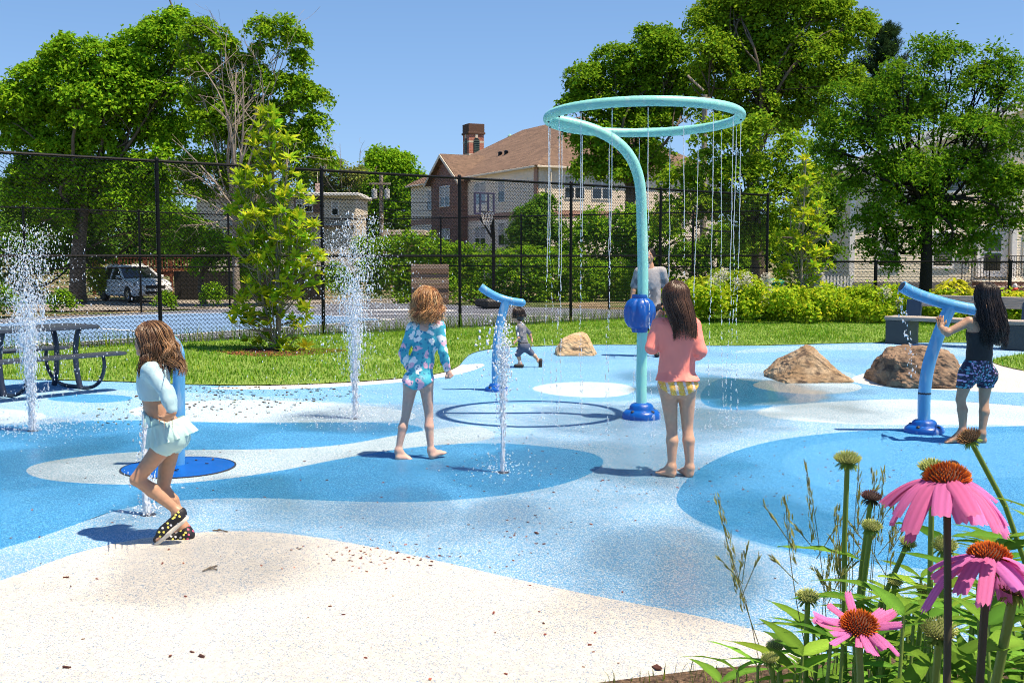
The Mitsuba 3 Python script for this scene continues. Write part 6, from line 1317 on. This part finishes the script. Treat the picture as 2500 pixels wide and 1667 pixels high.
b.cloth('shorts', fabric('shorts_floral_bsdf', flo2, .6, .006, 18), ['torso', 'legL', 'legR'], .012, zclip(PX(946, D), PX(878, D)), seed=8, lfrac=.34, wr=.005)
rng = np.random.default_rng(64); BK = [(.006, .005, .005), (.010, .008, .008), (.016, .012, .011), (.028, .02, .018)]
hairdo(k, hc, HR, .108, 700, .40, rng, BK, wave=.003, lockw=.2, locko=.012, flare=1.10, mess=.07, width=.0024, drape=lambda p, t: p + V(.035 * t + (hc[0] - p[0]) * .1 * t, -.075 * min(1, t * 1.4) - max(0, p[1] - (hc[1] - .05)) * .7 * min(1, t * 1.4), 0) + V(math.sin(t * 14 + p[0] * 70), math.cos(t * 12 + p[1] * 70), 0) * .010 * t)
# --- toddler
D = G(1275, 897)[1]
b = Body(D, .90, (-1, .1), dict(neck=(1269, 787), shL=(1268, 798, -.085), shR=(1275, 797, .085), chest=(1272, 812), waist=(1275, 828), pelvis=(1279, 843), elL=(1272, 820, -.12), wrL=(1260, 833, -.13), elR=(1292, 812, .12), wrR=(1298, 828, .13),
    hipL=(1275, 848, -.045), hipR=(1281, 847, .045), knL=(1264, 866, -.05), anL=(1270, 887, -.05), heL=(1276, 896, -.05), toL=(1257, 896, -.05), knR=(1299, 863, .05), anR=(1315, 880, .05), heR=(1323, 878, .05), toR=(1322, 899, .05)), bulk=1.0)
hc = P(1263, 769, D); fw = nz(V(-1, .1, -.1)); rt = nz(np.cross(fw, up3)); HR = np.stack([rt, fw, np.cross(rt, fw)])
k = b.build('person', 'toddler in grey shirt and blue-grey shorts running beside the middle cannon', bpy_skin if False else 'skin_mid_bsdf', hc, HR, .100, hands={'L': ((-.7, -.2, -.6), (0, 0, -1), 1, .6, .2), 'R': ((.3, 0, -1), (-1, 0, 0), 1, .6, .2)}, h=.005)
face(k, b.L, .100, HR)
CAM = fabric('grey_print_bsdf', lambda p, n, uv: mix((.20, .20, .22), (.09, .10, .13), smoothstep(.45, .6, fbm(p.x * 22, p.y * 22, p.z * 22, 3))), .8, .008, 25)
b.cloth('shirt', CAM, ['torso', 'armL', 'armR'], .013, lambda X: np.where(np.abs(X[..., 1] - D) > .12, -1., np.maximum(PX(836, D) - X[..., 2], neckhole(b, X, .045, .02))), seed=9, frac=.42, wr=.006)
b.cloth('shorts', fabric('toddler_shorts_bsdf', lambda p, n, uv: mix((.10, .12, .18), (.06, .08, .13), fbm(p.x * 20, p.y * 20, p.z * 20, 3)), .8, .008, 25), ['torso', 'legL', 'legR'], .017, zclip(-1, PX(838, D)), seed=10, lfrac=.47, wr=.006)
for sd in 'LR':
    J = b.J; d = nz(J['to' + sd] - J['he' + sd]); Ls = np.linalg.norm(J['to' + sd] - J['he' + sd]); he = J['he' + sd]; side = V(0, 1, 0); u_ = nz(J['an' + sd] - he - d * np.dot(J['an' + sd] - he, d)); S = Blob()
    S.cap(he + u_ * .02 + d * .015, he + d * Ls * .85 + u_ * .018, .034, .03, .02)
    add('sandal', S.mesh(.005, 0, lambda X: np.maximum((X - he) @ u_ - .045, -((X - he) @ u_) - .008)), mat(((.028, .02, .016), .6)), k, smooth=True)
rng = np.random.default_rng(65); hairdo(k, hc, HR, .100, 260, .035, rng, [(.02, .013, .01), (.035, .022, .015)], wave=.004, flare=1.02, mess=.06)
# --- man behind the pole
D = G(1590, 870)[1]
b = Body(D, 1.72, (.05, -1), dict(neck=(1586, 650), shR=(1560, 664), shL=(1616, 664), chest=(1588, 690), waist=(1588, 718), pelvis=(1588, 745), elR=(1549, 697, .02), wrR=(1543, 730, -.04), elL=(1624, 697, .02), wrL=(1622, 731, -.08),
    hipL=(1599, 750), hipR=(1575, 750), knL=(1602, 803, -.02), anL=(1602, 855, .02), heL=(1602, 868, .08), toL=(1604, 871, -.16), knR=(1573, 803, -.02), anR=(1574, 855, .02), heR=(1574, 868, .08), toR=(1571, 871, -.16)), bulk=1.08)
hc = P(1583, 626, D); fw = nz(V(-.1, -1, 0)); rt = nz(np.cross(fw, up3)); HR = np.stack([rt, fw, np.cross(rt, fw)])
k = b.build('person', 'bearded man in wet grey t-shirt standing behind the teal pole', 'skin_tan_bsdf', hc, HR, .122, hands={'L': ((0, -.2, -1), (-1, 0, 0), -1, .6, .2), 'R': ((0, -.2, -1), (1, 0, 0), 1, .6, .2)}, h=.007)
face(k, b.L, .122, HR)
GRT = fabric('wet_grey_bsdf', lambda p, n, uv: mix((.30, .30, .32), (.11, .12, .14), smoothstep(.5, .62, fbm(p.x * 5, p.y * 5, p.z * 5, 3))), .75, .014, 10)
b.cloth('shirt', GRT, ['torso', 'armL', 'armR'], .024, lambda X: np.maximum(b.J['pelvis'][2] - .02 - X[..., 2], neckhole(b, X, .075)), seed=11, frac=.36, wr=.010, fr=9, h=.008)
b.cloth('shorts', mat(((.02, .022, .03), .8)), ['torso', 'legL', 'legR'], .026, zclip(-1, b.J['pelvis'][2] + .03), seed=12, lfrac=.47, wr=.008, h=.008)
S = Blob(); S.ell(b.L(0, .34, -.66), V(.40, .40, .36) * .122, HR, .01); S.ell(b.L(.42, .1, -.4), V(.14, .3, .34) * .122, HR, .02); S.ell(b.L(-.42, .1, -.4), V(.14, .3, .34) * .122, HR, .02)
add('beard', S.mesh(.006, 0, lambda X: np.where(((X - b.L(0, .75, -.5)) ** 2).sum(-1) < (.03) ** 2, .01, -1), 2), mat(((.012, .009, .007), .9)), k, smooth=True)
for sd in 'LR':
    J = b.J; he = J['he' + sd]; d = nz(J['to' + sd] - he); S = Blob(); S.cap(he + up3 * .035 + d * .03, he + d * .23 + up3 * .028, .045, .04, .02)
    add('shoe', S.mesh(.006, 0, lambda X: -X[..., 2] + .001), mat(((.015, .015, .016), .6)), k, smooth=True)
rng = np.random.default_rng(66); hairdo(k, hc, HR, .122, 260, .004, rng, [(.012, .009, .008), (.02, .015, .012)], wave=.003, flare=1.0, mess=.05, cap=(1.04, 1.02, 1.03))
# ------------------------------------------------------------------ coneflowers and grasses in the foreground bed
rng = np.random.default_rng(90)
bed = Polygon([V(.0, 3.2), V(.3, 3.95), V(.78, 4.10), V(1.4, 4.21), V(2.1, 4.38), V(14, 4.75), V(14, -4), V(-.5, -4), V(-.2, 1.5)])
bsdf_proc('bed_soil_bsdf', lambda p, n, uv: mix((.035, .022, .014), (.12, .08, .05), noise(p.x * 60, p.y * 60)) * (.6 + .8 * noise(p.x * 150, p.y * 150)), .95, lambda p, n, uv: fbm(p.x * 40, p.y * 40, 0., 3), .03, 4e-3)
add('flower_bed', flat(bed, .014), 'bed_soil_bsdf', kind='structure', label='dark soil of the flower bed at the front edge')
q = scatter(bed.intersection(sbox(.2, 3.2, 4, 4.6)), 2600, rng); m, c = blades(q, rng.uniform(.02, .07, 2600), rng.uniform(.003, .006, 2600), rng, (.10, .16, .03)); add('weedy_grass', m, 'leaf_bsdf', color=c, kind='stuff', label='sparse weedy grass on the flower bed edge', cat='grass')
PINK = (.66, .19, .46); CONEB = (.20, .045, .012)
def stem_path(tip, ground, bend=.02, n=14):
    return spline([ground, ground * .5 + tip * .5 + rng.normal(size=3) * bend, ground * .15 + tip * .85 + rng.normal(size=3) * bend * .4, tip], n)
def bracts(par, c, ax, r, n=26, col=(.20, .31, .06)):
    t, b = frame(ax, rng); vs, fs, cs = [], [], []; at = 0
    for i in range(n):
        a = i * 2.4; lv = (i % 3) * .35; d = nz(math.cos(a) * t + math.sin(a) * b - ax * (.1 + lv * .8) + rng.normal(size=3) * .15)
        v, f = lance(r * .8, r * .22, 3, .4 - .3 * lv, .1); vs.append(orient(v, c + (math.cos(a) * t + math.sin(a) * b) * r * .35 - ax * r * .12 * lv, d, ax)); fs.append(f + at); at += len(v); cs.append(np.repeat(np.array(col)[None] * np.exp(rng.normal() * .25), len(v), 0))
    add('bract', TM(np.vstack(vs), np.vstack(fs), process=False), 'leaf_bsdf', par, smooth=True, color=np.vstack(cs), kind='stuff')
def cone(par, c, ax, r, hgt, n, cols, spike=.30):
    """dome set with bristles in a spiral"""
    t, b = frame(ax, rng); R = np.stack([t, b, ax])
    prof = [(r * math.sin(a), hgt * (math.cos(a))) for a in np.linspace(0.02, 1.75, 10)]
    m = lathe(prof[::-1], (0, 0, 0), 18); k = add('cone', TM(np.asarray(m.vertices) @ R + c, m.faces, process=False), mat((tuple(np.array(cols[0]) * .35), .8)), par, smooth=True)
    vs, cs = [], []; fs = []
    for i in range(n):
        z = 1 - (i + .5) / n * 1.08; a = i * 2.39996; rr_ = math.sqrt(max(0, 1 - max(z, 0) ** 2)); d0 = V(math.cos(a) * rr_, math.sin(a) * rr_, z); p = V(d0[0] * r, d0[1] * r, d0[2] * hgt)
        d = nz(V(d0[0], d0[1], d0[2] * .9 + .55) + rng.normal(size=3) * .10); L = r * spike * rng.uniform(.75, 1.2); w = r * .05
        s1 = nz(np.cross(d, V(.3, .2, .9))) * w; s2 = np.cross(d, s1)
        q = np.array([p + s1, p - s1 * .5 + s2 * .87, p - s1 * .5 - s2 * .87, p + d * L * .6 + s1 * .8, p + d * L * .6 - s1 * .4 + s2 * .7, p + d * L * .6 - s1 * .4 - s2 * .7, p + d * L])
        at = len(vs) * 7; vs.append(q @ R + c); fs += [[at + x for x in y] for y in ((0, 1, 4), (0, 4, 3), (1, 2, 5), (1, 5, 4), (2, 0, 3), (2, 3, 5), (3, 4, 6), (4, 5, 6), (5, 3, 6))]
        c0, c1 = np.array(cols[1]), np.array(cols[2]); g = np.exp(rng.normal() * .2); cs.append(np.stack([c0 * g] * 3 + [(c0 + c1) / 2 * g] * 3 + [c1 * g]))
    add('bristles', TM(np.vstack(vs), np.array(fs), process=False), 'vc_bsdf', k, color=np.clip(np.vstack(cs), .002, .7), kind='stuff')
def petal(L, w, droop, notch=True, n=9):
    """strap-shaped ribbed petal along +x with a toothed tip; 7 across"""
    t = np.linspace(0, 1, n + 1); wd = w * np.clip(np.minimum(.35 + 2.6 * t, 1.0) * (1 - .35 * np.clip(t - .75, 0, 1) ** 1.0), 0, 1); y = np.linspace(-.5, .5, 7); rows = []
    for i in range(n + 1):
        tt = np.full(7, t[i])
        if i == n: tt = t[i] - np.array([.10, .02, .07, .0, .07, .02, .10]) * 1.0
        elif i == n - 1: tt = t[i] - np.array([.04, 0, .01, 0, .01, 0, .04])
        z = -droop * L * tt ** 1.8 + 0.085 * w * np.array([-2.2, .9, -.4, .9, -.4, .9, -2.2]) * (.4 + .6 * t[i]); rows.append(np.stack([L * (tt - .06 * droop * tt ** 2), y * wd[i], z], 1))
    v = np.vstack(rows); f = []
    for i in range(n):
        for j in range(6):
            a, b, c, d = i * 7 + j, i * 7 + j + 1, i * 7 + 8 + j, i * 7 + 7 + j; f += [[a, d, c], [a, c, b]]
    return v, np.array(f), t
def leaf(par, o, d, L, w, n_=None, droop=.3, col=(.12, .24, .035)):
    v, f = lance(L, w, 9, droop, .16, lambda t: np.sin(np.pi * np.clip(t, 0, 1) ** .62) ** 1.0 * (1 - .25 * t))
    v[:, 2] += .012 * L * np.sin(v[:, 0] / L * 17 + rng.uniform(0, 6)) * np.sign(v[:, 1]) * (np.abs(v[:, 1]) > 1e-6)
    vv = orient(v, o, d, up3 + rng.normal(size=3) * .25 if n_ is None else n_); c = np.array(col) * np.exp(rng.normal() * .18) * (1 + rng.normal() * .12 * np.array([1.3, .3, 0])); cc = np.repeat(c[None], len(v), 0); cc[1::3] *= 1.35
    return add('leaf', TM(vv, f, process=False), 'leaf_bsdf', par, smooth=True, color=np.clip(cc, .002, .6))
def flower(label, px, py, D, dia, ax, npet, droop, gx=0., stem_r=.0045, cone_r=.017, droops=None, name='coneflower', stemcol=None, cone_cols=((.2, .05, .01), (.22, .02, .008), (.90, .24, .02)), leaves_=3, gy=0., pw=.013):
    c = P(px, py, D); ax = nz(V(*ax)); k = thing(name, label, 'flower'); g = V(c[0] + gx, D + gy, .0)
    sp = stem_path(c - ax * .012, g, .012); add('stem', tube(sp, np.linspace(stem_r * 1.25, stem_r, 14), 8), stemcol or mat(((.075, .085, .035), .6)), k, smooth=True)
    cone(k, c, ax, cone_r, cone_r * .72, 230, cone_cols); bracts(k, c - ax * .008, ax, cone_r * .9, 22)
    t, b = frame(ax, np.random.default_rng(int(px)))
    for i in range(npet):
        a = i * 2 * np.pi / npet + rng.normal() * .16; rad = math.cos(a) * t + math.sin(a) * b; L = (dia / 2 - cone_r * .7) * rng.uniform(.80, 1.14); dr_ = droop + rng.normal() * .22
        v, f, tt = petal(L, pw * rng.uniform(.8, 1.2), dr_); d = nz(rad - ax * droop * rng.uniform(.05, .5) + rng.normal(size=3) * .09); axp = nz(ax + rng.normal(size=3) * .22); cc = np.array(PINK) * np.exp(rng.normal() * .12) * (1 + rng.normal() * .06 * np.array([1, 0, -1])); cv = np.repeat(cc[None], len(v), 0)
        cv = cv * (.85 + .3 * np.repeat(tt, 7)[:, None]) * (1 + .10 * np.tile([-1, 1, -1, 1, -1, 1, -1], len(tt))[:, None]); tipm = np.repeat(tt, 7) > .93; cv[tipm] = cv[tipm] * .8 + np.array([.10, .05, .05])
        add('petal', TM(orient(v, c + ax * (.0012 - .002 * (i % 2)) + rad * cone_r * .62, d, axp), f, process=False), 'petal_bsdf', k, smooth=True, color=np.clip(cv, .01, .8))
    for i in range(leaves_):
        j = rng.integers(5, 11); a = rng.uniform(0, 6.28); leaf(k, sp[j], nz(V(math.cos(a), math.sin(a) * .7, rng.uniform(.1, .6))), rng.uniform(.07, .11), rng.uniform(.016, .026), droop=rng.uniform(.3, .6))
    return k, sp
def bud(label, px, py, D, r, ax, gx=0., kind=0, leaves_=3, sr=.0035, gy=0.):
    c = P(px, py, D); ax = nz(V(*ax)); k = thing('coneflower_bud', label, 'flower bud'); g = V(c[0] + gx, D + gy, 0)
    sp = spline([g, g * .45 + (c - ax * .25) * .55 + rng.normal(size=3) * .01, c - ax * .12, c - ax * r * .4], 14); add('stem', tube(sp, np.linspace(sr * 1.3, sr, 14), 8), STEM, k, smooth=True)
    cols = (((.28, .34, .08), (.28, .36, .08), (.60, .60, .22)), ((.10, .06, .03), (.14, .12, .05), (.40, .14, .06)), ((.05, .02, .02), (.07, .03, .03), (.22, .07, .06)))[kind]
    cone(k, c, ax, r, r * .55, 120, cols, .36 if kind != 2 else .2); bracts(k, c - ax * r * .25, ax, r * 1.0, 34, (.22, .33, .07) if kind != 2 else (.07, .07, .05))
    for i in range(leaves_):
        j = rng.integers(6, 11); a = rng.uniform(0, 6.28); leaf(k, sp[j], nz(V(math.cos(a), math.sin(a) * .7, rng.uniform(.1, .7))), rng.uniform(.05, .10), rng.uniform(.013, .022), droop=rng.uniform(.2, .6))
    return k, sp
DST = mat(((.055, .05, .03), .6))
flower('largest coneflower with drooping magenta petals and orange-red cone', 2312, 1172, .90, .118, (.02, .12, 1), 18, .62, gx=.02, stem_r=.0033, cone_r=.0165, stemcol=DST, pw=.0165)
flower('coneflower with flaring magenta petals cut by the right edge', 2415, 1362, .92, .118, (.22, .25, 1), 15, .5, gx=.03, stem_r=.0036, cone_r=.0155, stemcol=DST, pw=.015)
flower('small pale pink coneflower with flat petals low beside the grasses', 2098, 1528, 1.02, .088, (-.03, -.30, 1), 19, .08, gx=.03, stem_r=.0036, cone_r=.0155, stemcol=STEM, pw=.0085)
bud('green spiky bud topmost on the left stem in front of the right blue lobe', 2069, 1122, 1.42, .0150, (-.02, -.1, 1), .09, 0)
bud('leaning green bud in front of the dark-haired girl feet', 2366, 1068, 1.42, .0135, (-.6, -.15, 1), .14, 1)
bud('green bud just behind the left of the largest coneflower', 2276, 1142, 1.30, .0140, (-.05, -.1, 1), .02, 0)
bud('small dark brown seed head behind the largest coneflower', 2326, 1133, 1.6, .0085, (0, -.1, 1), .0, 2)
bud('opening bud with short mauve petals among the grass heads', 2127, 1212, 1.45, .0125, (.05, -.15, 1), .06, 2)
bud('green bud below the opening mauve bud', 2127, 1285, 1.4, .0115, (.02, -.2, 1), .05, 0)
bud('small green bud on a side shoot right of the grass heads', 2216, 1325, 1.45, .0100, (.25, -.3, 1), -.08, 0)
bud('grey-green closed bud behind the big dark stem', 2306, 1332, 1.25, .0125, (-.1, -.3, 1), .03, 0)
bud('green bud at the lower left beside the tall grasses', 1972, 1457, 1.35, .0125, (-.05, -.2, 1), .09, 0)
bud('large greenish bud low between the coneflowers', 2293, 1540, 1.05, .0145, (-.05, -.2, 1), .02, 0, sr=.004)
bud('brownish bud at the right edge', 2478, 1432, .95, .0150, (.05, -.2, 1), -.02, 1, sr=.0045)
bud('lowest left green bud on a bent stem', 1893, 1577, 1.45, .0105, (-.2, -.2, 1), .10, 0)
bud('tiny green bud at the lower left corner of the bed', 1880, 1607, 1.3, .0090, (-.2, -.2, 1), .08, 0)
bud('small green bud above the lowest leaves right of centre', 2185, 1420, 1.45, .0090, (0, -.2, 1), .02, 0)
bud('small pale bud beside the flaring coneflower stem', 2258, 1440, 1.35, .0095, (0, -.2, 1), .02, 0)
# leafy stems: the green mass of the bed
spots = []
for i in range(54):
    px = rng.uniform(1930, 2560); lim = np.interp(px, [1900, 1980, 2080, 2150, 2250, 2400, 2560], [1630, 1540, 1520, 1430, 1370, 1310, 1260]); spots.append((px, lim + rng.uniform(0, 190), rng.uniform(1.15, 1.85)))
for i in range(34): spots.append((rng.uniform(2080, 2540), rng.uniform(1480, 1690), rng.uniform(1.1, 1.6)))
spots += [(1850, 1625, 1.4), (1800, 1640, 1.5), (1900, 1640, 1.3), (1960, 1600, 1.3), (2000, 1560, 1.4), (1760, 1665, 1.6)]
for i, (px, py, D) in enumerate(spots):
    c = P(px, py, D); k = thing('leafy_coneflower', 'leafy green coneflower stem without a flower in the foreground bed', 'plant', 'leafy flowerless stems of the foreground bed'); g = V(c[0] + rng.normal() * .04, D + rng.normal() * .05, 0)
    sp = stem_path(c, g, .02, 16); add('stem', tube(sp, np.linspace(.0045, .002, 16), 6), STEM, k, smooth=True)
    for j in range(10):
        s = sp[15 - j // 2 if j < 8 else 10]; a = j * 2.4 + rng.normal() * .3; up_ = .75 - j * .07
        leaf(k, s, nz(V(math.cos(a), math.sin(a) * .8, up_ + rng.normal() * .15)), rng.uniform(.06, .115) * (1 - .25 * (j < 2)), rng.uniform(.015, .024), droop=rng.uniform(.25, .75), col=(.13, .26, .035))
# the long leaves that stand out
for px0, py0, px1, py1, D, w in ((2105, 1368, 1905, 1320, 1.45, .026), (2140, 1470, 1935, 1448, 1.4, .030), (2300, 1320, 2175, 1265, 1.4, .024), (2480, 1322, 2330, 1300, 1.35, .026), (2260, 1440, 2150, 1400, 1.35, .034), (2390, 1520, 2230, 1460, 1.2, .034), (2010, 1625, 1895, 1555, 1.35, .026), (1960, 1660, 1800, 1660, 1.35, .028), (2420, 1640, 2280, 1560, 1.1, .03), (2330, 1620, 2440, 1540, 1.1, .032), (2490, 1560, 2400, 1600, 1.0, .03)):
    a, b = P(px0, py0, D), P(px1, py1, D - .06); leaf('leafy_coneflower', a, b - a + up3 * .01, np.linalg.norm(b - a), w, droop=.12, col=(.13, .26, .035))
# seeded grasses
GR = [(1752, 1218, 1885, 1660, 1.5), (1775, 1330, 1860, 1660, 1.5), (1918, 1222, 1985, 1660, 1.35), (1969, 1143, 2025, 1660, 1.45), (2098, 1140, 2085, 1660, 1.5), (2135, 1160, 2095, 1660, 1.5), (2160, 1150, 2120, 1660, 1.55), (2042, 1250, 2040, 1660, 1.4), (2185, 1250, 2150, 1660, 1.5), (2050, 1320, 2030, 1660, 1.45), (2025, 1360, 2010, 1660, 1.4), (2070, 1300, 2055, 1660, 1.6)]
SEED = (.36, .36, .13)
for i, (x0, y0, x1, y1, D) in enumerate(GR):
    k = thing('grass_stalk', ['thin grass stalk leaning left with arching seed head, leftmost of the stalks', 'thin grass stalk with sparse drooping side spikelets near the left'][i] if i < 2 else 'thin upright grass stalk with a narrow seed head among the coneflower buds', 'grass', None if i < 2 else 'upright seeded grass stalks')
    t = P(x0, y0, D); low = P(x1, y1, D); g = low + (low - t) * 1.0; g[2] = max(g[2], 0) if False else 0; g[0] = low[0] + (low[0] - t[0]) * .8; g[1] = D
    sp = spline([g, low, (t + low) / 2 + V(.006, 0, .0) * (1 if i % 2 else -1), t], 30); add('stem', tube(sp, np.linspace(.0013, .0005, 30), 5), mat(((.12, .13, .05), .6)), k, smooth=True)
    vs, fs, cs = [], [], []; at = 0; up_ = sp[20:]; Lh = np.linalg.norm(t - low) * (.36 if i != 1 else .5)
    for j in range(44):
        f_ = rng.random(); p = t + (low - t) * f_ * (.36 if i != 1 else .5); d = nz(t - low + rng.normal(size=3) * .12 * np.linalg.norm(t - low)); o = p + rng.normal(size=3) * .0022
        v, f = lance(rng.uniform(.008, .015), .0022, 3, .1, .4); vs.append(orient(v, o, d, rng.normal(size=3))); fs.append(f + at); at += len(v); cs.append(np.repeat(np.array(SEED)[None] * np.exp(rng.normal() * .25), len(v), 0))
    for br_ in range(2):
        p = t + (low - t) * rng.uniform(.2, .5); d = nz(nz(t - low) + V(rng.choice([-1, 1]) * rng.uniform(.4, .9), 0, 0)); e = p + d * rng.uniform(.03, .06)
        for j in range(9):
            o = p + (e - p) * rng.uniform(.5, 1.2); v, f = lance(.012, .0022, 3, .1, .4); vs.append(orient(v, o, nz(d + rng.normal(size=3) * .15), rng.normal(size=3))); fs.append(f + at); at += len(v); cs.append(np.repeat(np.array(SEED)[None] * np.exp(rng.normal() * .25), len(v), 0))
        add('side_shoot', tube([p, e], .0006, 4), mat(((.12, .13, .05), .6)), k)
    add('seed_head', TM(np.vstack(vs), np.vstack(fs), process=False), 'leaf_bsdf', k, smooth=True, color=np.vstack(cs), kind='stuff')
labels = {k_: v_ for k_, v_ in labels.items() if k_ in scene or any(s.startswith(k_ + '__') for s in scene)}
